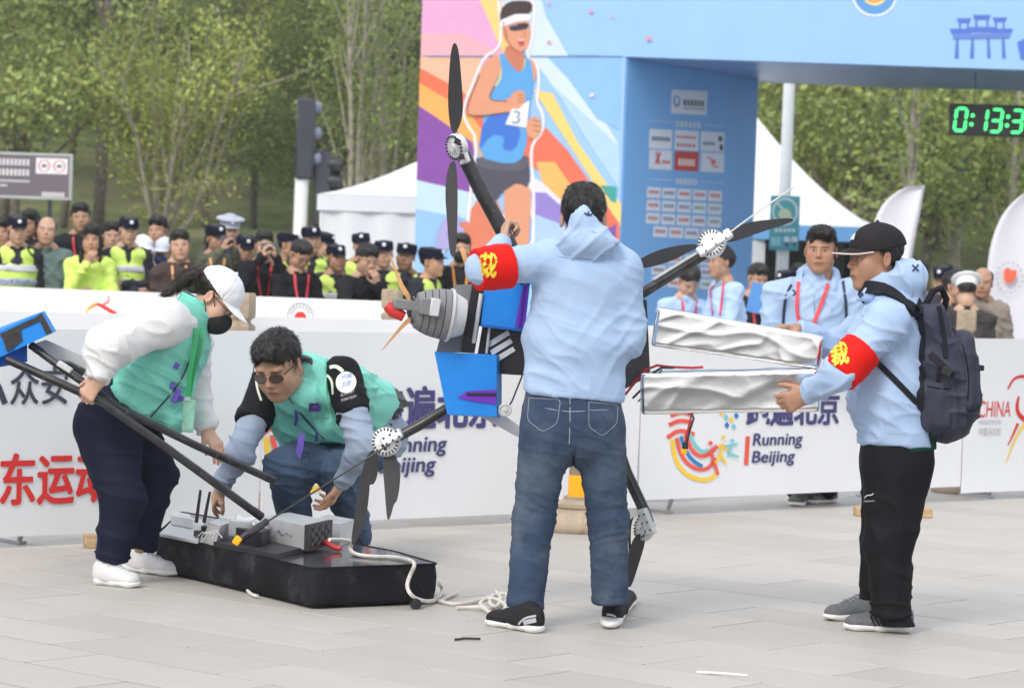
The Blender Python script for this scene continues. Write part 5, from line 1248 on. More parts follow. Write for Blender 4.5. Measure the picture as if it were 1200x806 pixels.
# trousers
kL, kR = p(625, 612, .02), p(713, 612, .05); aL, aR = p(615, 712, .0), p(715, 706, .06)
jeanC = sculpt('jeans', [(ecap(p(671, 452), p(671, 488), X1_, (.188, .12), (.198, .135)), 0), (ecap(p(671, 488), p(669, 510), X1_, (.198, .135), (.182, .125)), .03), (cap(p(639, 505), kL, .104, .081), .03), (cap(kL, aL, .081, .074), .03), (cap(p(703, 505, .02), kR, .104, .078), .03), (cap(kR, aR, .079, .073), .03)], .0075, M_denim, tC,
    cuts=[(aL, (-.03, 0, -1), .13), (aR, (.0, 0, -1), .13)], subs=[(ecap(p(672, 545, -.2), p(672, 545, .3), X1_, (.008, .05), (.008, .05)), .02)],
    fold=[(.006, (.3, 0, 1), 30, 5, kL, .15), (.006, (-.3, 0, 1), 30, 5, kR, .15), (.014, (.1, 0, 1), 28, 6, aL, .08), (.012, (-.1, 0, 1), 28, 6, aR, .08), (.009, (.6, 0, 1), 22, 4, p(668, 535), .14), (.0025, (.2, 0, 1), 26, 6, None, 1)])
M_stitch = paint('pale_stitching', (150, 158, 168)); M_belt = cloth('black_belt', (22, 22, 26), .6)
mb = MB()
for pts in ([(620, 466), (618, 492), (636, 506), (653, 496), (657, 468), (620, 466)], [(690, 471), (690, 500), (706, 511), (723, 496), (724, 474), (690, 471)]): wrap_line(mb, jeanC, pts, r=.0014, off=.0004, sm=0, step=3)
wrap_line(mb, jeanC, [(668, 462), (668, 500), (667, 520)], r=.0022, off=0); wrap_line(mb, jeanC, [(612, 475), (640, 478), (665, 483), (700, 480), (730, 480)], r=.0018, off=0)
mb.build('stitching', M_stitch, jeanC)
sculpt('belt', [(ecap(p(671, 460), p(671, 470), X1_, (.186, .120), (.188, .122)), 0)], .006, M_belt, tC, cuts=[(p(671, 475), (.04, 0, -1)), (p(671, 452), (0, 0, 1))])
s1 = shoe(tC, G(634, 742), G(572, 731), .105, M_blackshoe, M_wsole); s2 = shoe(tC, G(713, 738), G(737, 702), .105, M_blackshoe, M_wsole)
M_greyp = paint('grey_trim', (176, 178, 184))
for s_, pts in ((s1, [(608, 731), (614, 724), (628, 721)]), (s2, [(702, 724), (706, 719), (720, 720), (726, 728)])):
    mb = MB(); wrap_line(mb, s_, pts, w=.008, off=.001, step=2); wrap_line(mb, s_, [(a, b + 5) for a, b in pts[1:]], w=.018, off=.001, step=2); mb.build('trim', M_greyp, s_)

# ---- man at the right with cap and rucksack
Y0 = 11.6
q_ = G(1040, 738); tR = thing('person', 'man in black cap and pale blue jacket wearing a dark rucksack', 'person', q_)
shN, elN, wrN = p(1040, 378, -.2), p(982, 440, -.28), p(948, 462, -.16)
shF, elF, wrF = p(1030, 372, .2), p(980, 408, .3), p(934, 386, .22)
tor = [(ecap(p(1053, 528), p(1044, 460), Y1_, (.19, .152), (.195, .168)), 0), (ecap(p(1044, 460), p(1040, 400), Y1_, (.195, .165), (.20, .158)), .05), (ecap(p(1040, 395), p(1046, 358), Y1_, (.19, .145), (.14, .11)), .05), (ecap(p(1046, 358), p(1036, 336), Y1_, (.10, .10), (.07, .082)), .04)]
slv = [(cap(p(1043, 372, -.13), shN, .09, .082), .05), (cap(shN, elN, .080, .066), .04), (cap(elN, wrN, .064, .045), .03), (cap(p(1040, 372, .13), shF, .09, .082), .05), (cap(shF, elF, .078, .064), .04), (cap(elF, wrF, .062, .042), .03)]
jackR = sculpt('jacket', tor + slv, .0075, M_ltblue, tR, cuts=[(p(1053, 520), (-.03, 0, -1), .34), (wrN, wrN - elN, .09), (wrF, wrF - elF, .09)],
    fold=[(.011, (.7, 0, .7), 15, 4, p(1040, 440), .3), (.013, (.6, 0, -.8), 22, 5, elN, .13), (.006, (.4, 0, 1), 22, 6, None, 1), (.010, (0, 0, 1), 14, 5, p(1030, 500), .2), (.012, (1, 0, .2), 24, 5, wrN, .09)])
hood = sculpt('hood', [(ecap(p(1036, 344), p(1058, 330), Y1_, (.105, .085), (.115, .085)), 0), (ecap(p(1058, 330), p(1072, 325), Y1_, (.105, .075), (.06, .05)), .03), (ecap(p(1060, 340), p(1072, 366), Y1_, (.11, .07), (.09, .045)), .03), (cap(p(1020, 345, -.07), p(1006, 350, -.07), .03, .012), .02)], .006, M_ltblue, tR,
    subs=[(ecap(p(1000, 320), p(1035, 312), Y1_, (.068, .075), (.068, .08)), .01)], fold=[(.010, (.7, 0, .7), 16, 5, None, 1), (.007, (1, 0, 0), 20, 6, None, 1)])
sculpt('inner_collar', [(ecap(p(1028, 342), p(1030, 326), Y1_, (.075, .078), (.066, .066)), 0)], .006, M_blackcl, tR, cuts=[(p(1030, 329), (-.5, 0, 1))])
mb = MB(); wrap_line(mb, jackR, [(1000, 452), (1006, 466), (1018, 476)], r=.003, off=0); wrap_line(mb, jackR, [(1012, 505), (1050, 508), (1098, 507)], r=.0018, off=0); wrap_line(mb, jackR, [(1000, 450), (1012, 448), (1030, 447)], r=.0018, off=0); wrap_line(mb, jackR, [(1056, 372), (1046, 400), (1030, 420)], r=.002, off=0); wrap_line(mb, hood, [(1010, 345), (1026, 352), (1050, 350), (1076, 362)], r=.0025, off=0); mb.build('seam', M_ltblue, jackR)
mb = MB(); wrap_line(mb, hood, [(1069, 318), (1076, 311)], w=.006, off=.003, sm=0, step=2); wrap_line(mb, hood, [(1069, 311), (1076, 318)], w=.006, off=.003, sm=0, step=2); wrap_line(mb, hood, [(1007, 348), (1012, 344)], w=.012, off=.003, sm=0, step=2); mb.build('logo', M_navyprint, hood)
armband(tR, shN, elN, .080, .066, .50, 1.0, .016, '裁', 976, 430, (19, -5), (-3, -25))
cH, RH = p(1026, 303, .02), basis((-1, -.30, -.06), (-.05, 0, 1))
hN = hand_mesh(wrN, p(928, 470, -.14) - wrN, (-.15, 1, -.05), thumb=-1, curl=(32, 48, 35), th=(.75, .6, -.3), thc=10, size=1.08)
hF = hand_mesh(wrF, p(908, 383, .16) - wrF, (0, -.2, -1), thumb=1, curl=(14, 18, 12))
make_body(tR, place_head(cH, RH, 1.06, 'man', neck=p(1040, 352)), [hN, hF], [cap(cH, p(1044, 360), .05, .06), ecap(p(1044, 365), p(1052, 520), Y1_, (.14, .09), (.14, .1)), cap(shN, elN, .04, .035), cap(elN, wrN, .035, .025), cap(shF, elF, .04, .035), cap(elF, wrF, .035, .025), cap(p(1054, 530, -.08), p(1043, 635, -.08), .065, .05), cap(p(1043, 635, -.08), p(1044, 715, -.08), .05, .035), cap(p(1050, 530, .1), p(1032, 635, .1), .065, .05), cap(p(1032, 635, .1), p(1024, 700, .1), .05, .035)], mat('tanned_skin', (0.43, 0.235, 0.145), 0.5, sss=.12, var=.09, vscale=22, bump=.15, bscale=160, bdist=.002, attr='tint'))
add_hair(tR, cH, RH, 1.06, 'crop')
M_capb = cloth('faded_black_cap', (44, 42, 44), .8)
cp = add_cap(tR, cH, RH, 1.08, 'baseball', M_capb)
mb = MB(); V = xf(cap_mesh('baseball')[1][1], cH, RH, 1.08); n = 19; edge = V[10 * n:11 * n] - [0, 0, .002]; mb.tube(edge, .0035, 6); mb.build('visor_piping', paint('cream_piping', (220, 206, 198)), cp)
mb = MB(); wrap_patch(mb, cp, [(996, 281), (1001, 281), (1003, 273), (1000, 275)], off=.002, step=2); mb.build('logo', M_wsole, cp)
# trousers, shoes
M_blackpant = cloth('black_trousers', (26, 26, 29), .7, bump=.3)
kN, kF = p(1042, 632, -.09), p(1034, 632, .1); aN, aF = p(1044, 716, -.09), p(1026, 702, .12)
pantR = sculpt('trousers', [(ecap(p(1052, 512), p(1050, 545), Y1_, (.17, .150), (.175, .152)), 0), (ecap(p(1052, 540, -.08), kN, Y1_, (.10, .145), (.09, .098)), .04), (ecap(kN, aN, Y1_, (.09, .095), (.078, .080)), .04), (ecap(p(1048, 540, .09), kF, Y1_, (.10, .14), (.085, .09)), .04), (ecap(kF, aF, Y1_, (.085, .085), (.07, .07)), .03)], .0075, M_blackpant, tR,
    cuts=[(aN + (0, 0, -.02), (0, 0, -1), .14), (aF, (0, 0, -1), .12), (p(1052, 514), (0, 0, 1), .3)],
    fold=[(.010, (.5, 0, 1), 16, 5, kN, .2), (.016, (.1, 0, 1), 26, 6, aN, .10), (.016, (.1, 0, 1), 26, 6, aF, .10), (.008, (1, 0, .2), 18, 3, p(1045, 575), .25), (.008, (-.5, 0, 1), 18, 5, p(1042, 600), .2)])
mb = MB(); wrap_line(mb, pantR, [(1050, 528), (1030, 545), (1020, 575)], r=.0025, off=0); wrap_line(mb, pantR, [(1058, 526), (1060, 600), (1056, 660), (1054, 715)], r=.0022, off=0); wrap_line(mb, pantR, [(1018, 634), (1042, 637), (1066, 630)], r=.0022, off=0); mb.build('seam', M_blackpant, pantR)
mb = MB(); wrap_line(mb, pantR, [(1014, 583), (1017, 579), (1021, 581), (1024, 578)], w=.004, off=.002, sm=0, step=2); wrap_text(mb, pantR, 'HOTSUIT'[:0] or 'mmmm', 1013, 588, (12, -.5), (0, -1.6), .002); mb.build('logo', paint('pale_logo', (200, 202, 206)), pantR)
sculpt('shirt_hem', [(ecap(p(1058, 505), p(1058, 522), Y1_, (.175, .135), (.178, .137)), 0)], .007, cloth('dark_green_shirt', (26, 74, 58)), tR, cuts=[(p(1058, 526), (.04, 0, -1))])
M_greyshoe = mat('grey_knit_shoe', (0.12, 0.125, 0.135), .75, var=.2, vscale=50, bump=.4, bscale=260, bdist=.002)
s1 = shoe(tR, G(1069, 741), G(987, 737), .104, M_greyshoe, M_wsole, lace=paint('grey_lace', (150, 152, 160))); s2 = shoe(tR, G(1032, 722), G(966, 727), .102, M_greyshoe, M_wsole, lace=paint('grey_lace', (150, 152, 160)))
mb = MB()
for k in range(3): wrap_line(mb, s1, [(1020 + k * 5, 722), (1026 + k * 5, 733)], w=.006, off=.001, sm=0, step=2)
mb.build('stripe', M_blackcl, s1)
sculpt('sock', [(ecap(p(1048, 722, -.1), p(1054, 738, -.1), Y1_, (.05, .062), (.05, .068)), 0)], .006, M_blackcl, tR, cuts=[(p(1050, 733, -.1), (0, 0, -1))])
# rucksack: a thing of its own, worn on the back
M_ruck = cloth('charcoal_rucksack', (62, 64, 78), .6, var=.25, vscale=16, bump=.3, bscale=240)
M_strap = cloth('black_webbing', (34, 35, 42), .6)
pr = thing('rucksack', 'dark charcoal rucksack worn on the back of the man in the black cap', 'rucksack', p(1110, 510))
ax = nrm(p(1118, 500) - p(1085, 350)); sdx = np.cross(ax, Y1_)
c0 = p(1106, 430, -.04)
ruck = sculpt('bag', [(ecap(p(1088, 372, -.04), p(1100, 430, -.04), Y1_, (.125, .062), (.15, .105)), 0), (ecap(p(1100, 430, -.04), p(1108, 484, -.04), Y1_, (.155, .115), (.15, .115)), .04), (ecap(p(1118, 410, -.05), p(1124, 470, -.05), Y1_, (.11, .06), (.125, .085)), .03), (ecap(p(1085, 490, -.04), p(1112, 496, -.04), Y1_, (.13, .04), (.12, .03)), .03)], .006, M_ruck, pr, fold=[(.009, (0, 0, 1), 16, 6, None, 1), (.006, (1, 0, .2), 24, 5, None, 1)])
pk = sculpt('front_pocket', [(ecap(p(1128, 400, -.09), p(1132, 470, -.09), Y1_, (.085, .05), (.10, .06)), 0)], .006, M_ruck, pr, fold=[(.006, (0, .4, 1), 20, 6, None, 1)])
pk2 = sculpt('side_pocket', [(ecap(p(1092, 455, -.15), p(1098, 492, -.15), X1_, (.085, .05), (.075, .05)), 0)], .006, M_ruck, pr, fold=[(.005, (1, 0, 0), 24, 6, None, 1)])
mb = MB(); rs = [ruck, pk, pk2, jackR, hood]
wrap_line(mb, rs, [(1078, 352), (1082, 400), (1080, 440), (1078, 480)], w=.03, off=.004); wrap_line(mb, rs, [(1090, 415), (1104, 428), (1118, 440)], w=.028, off=.006); wrap_line(mb, rs, [(1100, 360), (1106, 395), (1108, 420)], w=.02, off=.004); wrap_line(mb, rs, [(1102, 430), (1099, 448)], w=.018, off=.004)
mb.build('webbing', M_strap, pr)
mb = MB(); wrap_line(mb, rs, [(1010, 339), (1024, 336), (1044, 344), (1062, 358), (1078, 372)], w=.055, off=.005, th=.012); mb.build('shoulder_strap', M_strap, pr); mb = MB(); wrap_line(mb, rs, [(1020, 417), (1040, 436), (1058, 455), (1080, 478)], w=.024, off=.003); mb.build('shoulder_strap', M_strap, pr)
mb = MB(); h0 = p(1082, 358, -.04); mb.tube([h0 + (.0, -.05, 0), h0 + (.03, -.05, .06), h0 + (.07, 0, .075), h0 + (.10, .04, .03), h0 + (.09, .05, -.03)], .014, 8); mb.build('carry_handle', M_strap, pr)
mb = MB(); wrap_line(mb, [ruck, pk, pk2], [(1112, 372), (1128, 400), (1136, 440), (1134, 470)], r=.003, off=.001); wrap_line(mb, [ruck, pk, pk2], [(1086, 452), (1100, 456), (1114, 455)], r=.003, off=.001); wrap_line(mb, [ruck, pk, pk2], [(1132, 482), (1142, 484), (1147, 474)], r=.0025, off=.001); mb.build('zip', M_blackcl, pr)
mb = MB(); b_ = on([ruck, pk], 1110, 434, .01)[0]; mb.box(b_, (.022, .008, .018), R=np.array(Matrix.Rotation(.5, 3, 'Y')), bev=.004); mb.box(p(1148, 431, -.1), (.018, .01, .012), bev=.004); mb.build('buckle', M_black, pr)
# ---- woman bent forward at the left, holding the long tubes
M_teal = mat('teal_vest', srgb(122, 208, 190), .55, var=.07, vscale=9, bump=.2, bscale=220, bdist=.002, wrk=.35)
M_white = cloth('white_jersey', (226, 226, 226), .8)
M_navy = cloth('navy_trousers', (30, 33, 52), .75)
M_purple = paint('purple_webbing', (104, 78, 180), .5); M_green = paint('green_lanyard', (40, 150, 92), .5)
Y0 = 12.45
tW = thing('person', 'woman in white cap, black mask and teal vest bending over two long tubes', 'person', G(148, 680))
shN, elN, wrN = p(190, 378, -.22), p(124, 408, -.42), p(116, 445, -.46)
shF, elF, wrF = p(228, 400, .2), p(230, 465, .26), p(243, 504, .18)
torW = [(ecap(p(150, 478), p(180, 440), Y1_, (.165, .135), (.175, .150)), 0), (ecap(p(180, 440), p(208, 402), Y1_, (.175, .150), (.185, .125)), .05), (ecap(p(208, 402), p(224, 374), Y1_, (.17, .105), (.10, .075)), .05)]
shirt = sculpt('shirt', [(ecap(p(205, 405), p(222, 378), Y1_, (.17, .09), (.10, .06)), 0), (cap(p(205, 382, -.12), shN, .10, .10), .05), (cap(shN, elN, .100, .086), .04), (cap(elN, wrN, .082, .050), .04), (cap(p(212, 398, .14), shF, .09, .075), .04), (cap(shF, elF, .075, .062), .04), (cap(elF, wrF, .062, .044), .03)], .0075, M_white, tW,
    cuts=[(wrN, wrN - elN, .1), (wrF, wrF - elF, .09)], fold=[(.012, (1, 0, .3), 15, 5, elN, .2), (.013, (.6, 0, 1), 18, 5, wrN, .12), (.012, (0, 0, 1), 22, 6, wrF, .12), (.006, (.4, 0, 1), 18, 6, None, 1)])
vest = sculpt('vest', [(torW[0][0], 0), (torW[1][0], .05), (torW[2][0], .05), (ecap(p(190, 450), p(205, 492), Y1_, (.12, .09), (.11, .05)), .05), (ecap(p(205, 375, -.16), p(222, 372, -.05), Y1_, (.06, .06), (.08, .07)), .04)], .0075, M_teal, tW, grow=.012,
    subs=[(cap(lerp(shN, elN, -.05) + (0, -.02, 0), lerp(shN, elN, .9), .105, .095), .01), (cap(lerp(shF, elF, -.1), elF, .085, .08), .01)], cuts=[(p(152, 470), (-.75, 0, -.9), .3)],
    fold=[(.013, (.8, 0, .6), 15, 4, p(190, 440), .25), (.010, (-.4, 0, 1), 16, 5, p(170, 462), .2), (.006, (.5, 0, 1), 22, 6, None, 1)])
sculpt('vest_collar', [(ecap(p(220, 380), p(236, 352), Y1_, (.105, .105), (.095, .090)), 0)], .0055, M_teal, tW, subs=[(ecap(p(222, 377), p(246, 335), Y1_, (.080, .080), (.075, .074)), .004)], cuts=[(p(237, 353), (.45, 0, .9)), (p(221, 380), (-.5, 0, -.9))], fold=[(.006, (.7, 0, .7), 16, 5, None, 1)])
mb = MB()
wrap_line(mb, vest, [(240, 392), (232, 430), (215, 462), (202, 490)], r=.0035, off=0); wrap_line(mb, vest, [(162, 425), (166, 440), (180, 452), (194, 452)], r=.0028, off=0); wrap_line(mb, vest, [(158, 443), (164, 462), (178, 470), (186, 464)], r=.0028, off=0); wrap_line(mb, vest, [(200, 410), (212, 418), (222, 428)], r=.0028, off=0); wrap_line(mb, vest, [(150, 470), (170, 482), (200, 497)], r=.003, off=0); mb.build('seam', M_teal, vest)
mb = MB(); wrap_line(mb, vest, [(222, 420), (216, 438), (200, 462), (176, 488)], r=.0035, off=.004); mb.build('zip', mat('zip_dark', (.02, .022, .05), .4), vest)
mb = MB(); [mb.box(on(vest, x, y, .008)[0], (a, .007, b), R=np.array(Matrix.Rotation(r_, 3, 'Y')), bev=.003) for x, y, a, b, r_ in ((205, 463, .014, .030, .35), (209, 466, .018, .012, .35), (201, 451, .010, .014, .2), (206, 428, .010, .013, .4))]; mb.build('buckle', M_purple, vest)
la = thing('lanyard', 'green lanyard with a plastic pass hanging from the neck of the bent woman', 'lanyard', p(222, 505)); mb = MB(); mb.ribbon([p(229, 384, -.19), p(227, 410, -.20), p(222, 440, -.19), p(220, 466, -.18)], (0.1, -1, 0), .022, .002); mb.ribbon([p(238, 384, -.13), p(234, 410, -.16), p(226, 440, -.175), p(221, 466, -.178)], (0.1, -1, 0), .022, .002); mb.build('strap', M_green, la)
mb = MB(); c = p(221, 487, -.18); mb.box(c, (.026, .003, .072), R=np.array(Matrix.Rotation(.06, 3, 'Y')), bev=.002); ps = mb.build('pass', mat('pass_print', srgb(120, 170, 150), .2, var=.5, vscale=14, coat=.5), la)
mb = MB(); mb.box(p(220, 467, -.182), (.012, .005, .008)); mb.build('clip', M_steel, la)
cH, RH = p(252, 350, -.02), basis((.72, -.10, -.69), (.69, 0, .72))
hN = hand_mesh(wrN, p(99, 466, -.45) - wrN, (.15, .95, -.35), thumb=-1, curl=(38, 62, 45), th=(.65, .6, -.3), size=1.0, h=.0034)
hF = hand_mesh(wrF, p(258, 528, .14) - wrF, (-.5, .6, -.4), thumb=-1, curl=(14, 18, 12), th=(.75, .5, -.3), size=.95)
M_fair = mat('fair_skin', (0.60, 0.37, 0.265), 0.5, sss=.12, var=.07, vscale=14, bump=.1, bscale=160, bdist=.002, attr='tint')
bodyW = make_body(tW, place_head(cH, RH, 1.0, 'woman', neck=p(216, 388, -.02)), [hN, hF], [cap(cH, p(226, 378), .045, .055), ecap(p(220, 388), p(150, 470), Y1_, (.12, .07), (.12, .08)), cap(shN, elN, .04, .035), cap(elN, wrN, .035, .025), cap(shF, elF, .04, .035), cap(elF, wrF, .035, .025), cap(p(146, 500, .08), p(180, 556, .14), .05, .04), cap(p(180, 556, .14), p(164, 642, .14), .035, .03), cap(p(128, 500, -.08), p(143, 585, -.18), .06, .04), cap(p(143, 585, -.18), p(131, 655, -.16), .035, .03)], M_fair)
add_hair(tW, cH, RH, 1.02, 'pony', mat('brown_black_hair', (0.028, 0.018, 0.015), 0.42, var=.3, vscale=40, bump=.6, bscale=120, bdist=.003))
M_wcap = cloth('white_cap_cotton', (232, 234, 238), .8)
cp = add_cap(tW, cH, RH, 1.04, 'baseball', M_wcap)
mb = MB(); s_ = xf([[0, .115, .05]], cH, RH, 1.0)[0]; ax_ = RH @ np.array([0, 1, .3]); e1 = nrm(np.cross(ax_, [0, 1, .2])); e2 = nrm(np.cross(ax_, e1)); mb.tube([s_ + .026 * (math.cos(a) * e1 + math.sin(a) * e2) for a in np.linspace(0, 6.283, 18)], .010, 8); mb.build('hair_tie', paint('plum_scrunchie', (98, 44, 84), .8), tW)
f = Field((-.10, -.17, -.15), (.10, .06, .03), .0036); f.op(ell((0, -.066, -.062), (.066, .066, .064))); f.op(ell((0, -.112, -.048), (.022, .022, .034)), .025); f.op(ell((0, -.062, -.064), (.060, .060, .058)), 0, 's'); f.cut((0, -.09, -.012), (0, .25, 1)); f.cut((0, -.03, -.06), (0, 1, .12))
V, F = f.mesh(); V = xf(V, cH, RH, 1.02); mk('face_mask', V, F, mat('black_mask', (.012, .012, .013), .75, var=.1, bump=.2, bscale=300, bdist=.002), tW)
mb = MB()
for e in ([(-.052, -.046, -.03), (-.070, -.02, -.005), (-.080, .01, .02)], [(-.052, -.044, -.085), (-.068, -.012, -.05), (-.080, .02, -.028)]):
    for sx in (1, -1): mb.tube(xf(np.array(e) * [sx, 1, 1] + [-.006 * sx, 0, 0], cH, RH, 1.02), .002, 6)
mb.build('mask_strap', M_blackcl, tW)
mb = MB(); 
for sx in (-1, 1):
    mb.tube(xf([(sx * .084, .005, .012), (sx * .080, -.04, .012), (sx * .066, -.088, .008)], cH, RH, 1.0), .002, 6); mb.tube(xf([(sx * .036 + .026 * math.cos(a), -.098 + .014 * abs(math.cos(a)) * (math.cos(a) * sx > 0), .004 + .020 * math.sin(a)) for a in np.linspace(0, 6.283, 18)], cH, RH, 1.0), .0016, 6)
mb.tube(xf([(-.010, -.102, .008), (.010, -.102, .008)], cH, RH, 1.0), .0016, 6); mb.build('glasses', M_black, tW)
kN, kF = p(143, 585, -.18), p(182, 556, .14); aN, aF = p(131, 656, -.16), p(164, 642, .14)
pantW = sculpt('trousers', [(ecap(p(150, 462), p(134, 492), Y1_, (.165, .125), (.185, .165)), 0), (cap(p(124, 500, -.08), kN, .145, .093), .04), (cap(kN, aN, .094, .074), .04), (cap(p(146, 500, .08), kF, .135, .090), .04), (cap(kF, aF, .088, .068), .04)], .0075, M_navy, tW,
    cuts=[(aN, aN - kN, .13), (aF, aF - kF, .13), (p(160, 458), (.6, 0, .9), .25)], fold=[(.012, (.3, 0, 1), 16, 5, kN, .2), (.012, (.7, 0, .8), 14, 4, p(150, 515), .22), (.011, (.2, 0, 1), 18, 5, kF, .2), (.010, (.1, 0, 1), 20, 6, aN, .12), (.010, (.1, 0, 1), 20, 6, aF, .12)])
mb = MB(); wrap_line(mb, pantW, [(110, 478), (114, 486), (115, 500)], r=.003, off=0); wrap_line(mb, pantW, [(98, 470), (112, 530), (121, 590), (117, 655)], r=.0018, off=0); mb.build('seam', M_navy, pantW)
M_wshoe = mat('white_leather', (0.66, 0.66, 0.66), .5, var=.06, bump=.15, bscale=40, dirt=((0.35, 0.33, 0.3), 9, .68))
shoe(tW, G(112, 684), G(163, 689), .095, M_wshoe, M_wsole, lace=M_wsole); shoe(tW, G(145, 668) , G(210, 676), .095, M_wshoe, M_wsole, lace=M_wsole)

# ---- man crouching in the middle, teal vest and sunglasses
Y0 = 13.6
tK = thing('person', 'man in sunglasses and teal vest crouching with both hands over the black hull', 'person', G(420, 640))
M_greysl = cloth('grey_blue_jersey', (150, 164, 184), .85); M_denim2 = cloth('mid_blue_denim', (78, 96, 120), .85, var=.2, vscale=8, bump=.35, bscale=420, grain=.14)
M_lining = mat('quilted_lining', (.045, .042, .044), .5, var=.2, vscale=30, bump=.6, bscale=60, bdist=.01)
shR, elR, wrR = p(310, 462, -.12), p(282, 528, -.35), p(259, 570, -.20)
shL, elL, wrL = p(404, 450, -.20), p(425, 524, -.42), p(400, 566, -.28)
sd = nrm(shL - shR)
torK = [(ecap(p(434, 498, .40), p(413, 480, .22), sd, (.18, .145), (.195, .15)), 0), (ecap(p(413, 480, .22), p(384, 466, .0), sd, (.195, .15), (.205, .15)), .06), (ecap(p(388, 466, .0), p(362, 448, -.12), sd, (.21, .13), (.16, .10)), .06), (ecap(p(362, 448, -.12), p(348, 436, -.18), sd, (.12, .10), (.095, .095)), .05), (ecap(p(372, 470, -.14), p(346, 468, -.24), sd, (.13, .08), (.10, .06)), .05)]
slK = [(ecap(p(385, 470, .0), p(362, 450, -.12), sd, (.18, .10), (.14, .08)), 0), (cap(p(390, 456, -.1), shL, .078, .076), .04), (cap(shL, elL, .076, .066), .04), (cap(elL, wrL, .064, .044), .03), (cap(p(322, 460, -.1), shR, .078, .074), .04), (cap(shR, elR, .074, .064), .04), (cap(elR, wrR, .062, .042), .03), (ecap(p(438, 512, .45), p(426, 500, .35), sd, (.18, .15), (.18, .15)), .0)]
shirtK = sculpt('shirt', slK, .0075, M_greysl, tK, cuts=[(wrL, wrL - elL, .09), (wrR, wrR - elR, .09)], fold=[(.012, (.2, 0, 1), 20, 5, elL, .2), (.012, (.4, 0, 1), 20, 5, elR, .2), (.006, (.3, 0, 1), 20, 6, None, 1)])
for a, b, nme in ((shL, elL, 0), (shR, elR, 1)):
    ax = nrm(b - a); o = sculpt('upper_sleeve', [(cap(lerp(a, b, -.14), lerp(a, b, .9), .092, .077), 0)], .0065, M_blackcl, tK, cuts=[(lerp(a, b, .52), ax + np.array([.25 if nme == 0 else .1, 0, 0]))], fold=[(.007, (.4, 0, 1), 18, 5, None, 1)])
    if nme == 0: slL = o
    else: slR = o
vestK = sculpt('vest', torK + [(ecap(p(400, 500, -.02), p(372, 500, -.10), sd, (.12, .07), (.13, .06)), .06), (ecap(p(318, 480, -.12), p(345, 495, -.1), sd, (.05, .08), (.12, .07)), .06)], .0075, M_teal, tK, grow=.014,
    subs=[(cap(lerp(shL, elL, -.22) + (.02, -.05, 0), elL, .092, .085), .012), (cap(lerp(shR, elR, -.15) + (-.03, -.03, 0), elR, .088, .08), .012)], cuts=[(p(446, 492, .4), (.72, .1, -.62), .4), (p(348, 436, -.2), (-.5, -.5, .6), .12)],
    fold=[(.014, (.2, 0, 1), 13, 4, p(430, 450, .1), .3), (.012, (1, 0, .2), 14, 4, p(370, 490, -.2), .22), (.006, (.5, 0, 1), 22, 6, None, 1)])
sculpt('lining_hem', [(ecap(p(445, 488, .40), p(438, 496, .40), sd, (.188, .146), (.188, .146)), 0)], .007, M_lining, tK, cuts=[(p(455, 495, .4), (.72, .1, -.62))], fold=[(.012, (.6, 0, 1), 30, 8, None, 1)])
ca = nrm(p(340, 436, -.25) - p(368, 456, -.06)); sculpt('collar', [(ecap(p(366, 458, -.10), p(347, 441, -.20), sd, (.125, .115), (.112, .105)), 0)], .006, M_lining, tK, subs=[(ecap(p(372, 462, -.06), p(330, 428, -.33), sd, (.092, .09), (.095, .092)), .004), (ell(p(338, 474, -.36), (.045, .14, .10)), .02)], cuts=[(p(345, 438, -.215), ca)], fold=[(.005, (0, 0, 1), 18, 6, None, 1)])
mb = MB(); wrap_line(mb, vestK, [(349, 404), (364, 407), (381, 415), (399, 414), (411, 420)], r=.006, off=.0); wrap_line(mb, vestK, [(336, 462), (350, 482), (364, 498), (380, 514)], r=.005, off=0); wrap_line(mb, vestK, [(362, 476), (372, 476)], w=.035, off=.002, sm=0, step=3); mb.build('piping', mat('navy_piping', (.03, .035, .1), .6), vestK)
mb = MB(); wrap_line(mb, vestK, [(385, 425), (380, 450), (385, 480), (398, 500)], r=.006, off=0); wrap_line(mb, vestK, [(360, 492), (380, 486), (398, 492)], r=.003, off=0); wrap_line(mb, vestK, [(412, 420), (440, 432), (466, 452)], r=.003, off=0); mb.build('seam', M_teal, vestK)
mb = MB(); wrap_patch(mb, vestK, [(362, 474), (376, 474), (375, 482), (361, 482)], off=.004, step=3); wrap_line(mb, vestK, [(347, 480), (348, 492), (346, 498)], w=.014, off=.004, sm=0, step=3); wrap_line(mb, vestK, [(372, 504), (371, 516)], w=.010, off=.004, sm=0, step=3); mb.build('tab', M_purple, vestK)
mb = MB(); mb.ribbon([p(354, 508, -.30), p(352, 522, -.31), p(348, 540, -.31)], (0, -1, 0), .03, .004); mb.build('belt_strap', M_purple, tK)
mb = MB(); wrap_text(mb, vestK, '人人人人', 358, 470.5, (20, -1), (0, -4), .003); mb.build('chest_print', paint('silver_print', (200, 214, 210)), vestK)
mb = MB(); wrap_patch(mb, slL, [(405.5 + 11.5 * math.cos(a), 448.5 + 12.5 * math.sin(a)) for a in np.linspace(0, 6.283, 20, endpoint=False)], off=.006); bd = mb.build('badge', paint('badge_white', (232, 232, 236)), slL)
mb = MB()
for yy, txt in ((446, '中国'), (455, '志愿')): wrap_text(mb, slL, txt, 400, yy, (11, -2.5), (1, -6), .009)
mb.build('badge_print', paint('badge_blue', (120, 150, 210)), bd)
mb = MB(); wrap_text(mb, slL, 'SUMMIT', 399, 465, (16, -4.5), (.6, -3.6), .003); wrap_text(mb, slL, 'MARATHON', 400, 471, (17, -5), (.6, -3.6), .003); mb.build('sleeve_print', paint('sleeve_white', (190, 192, 198)), slL)
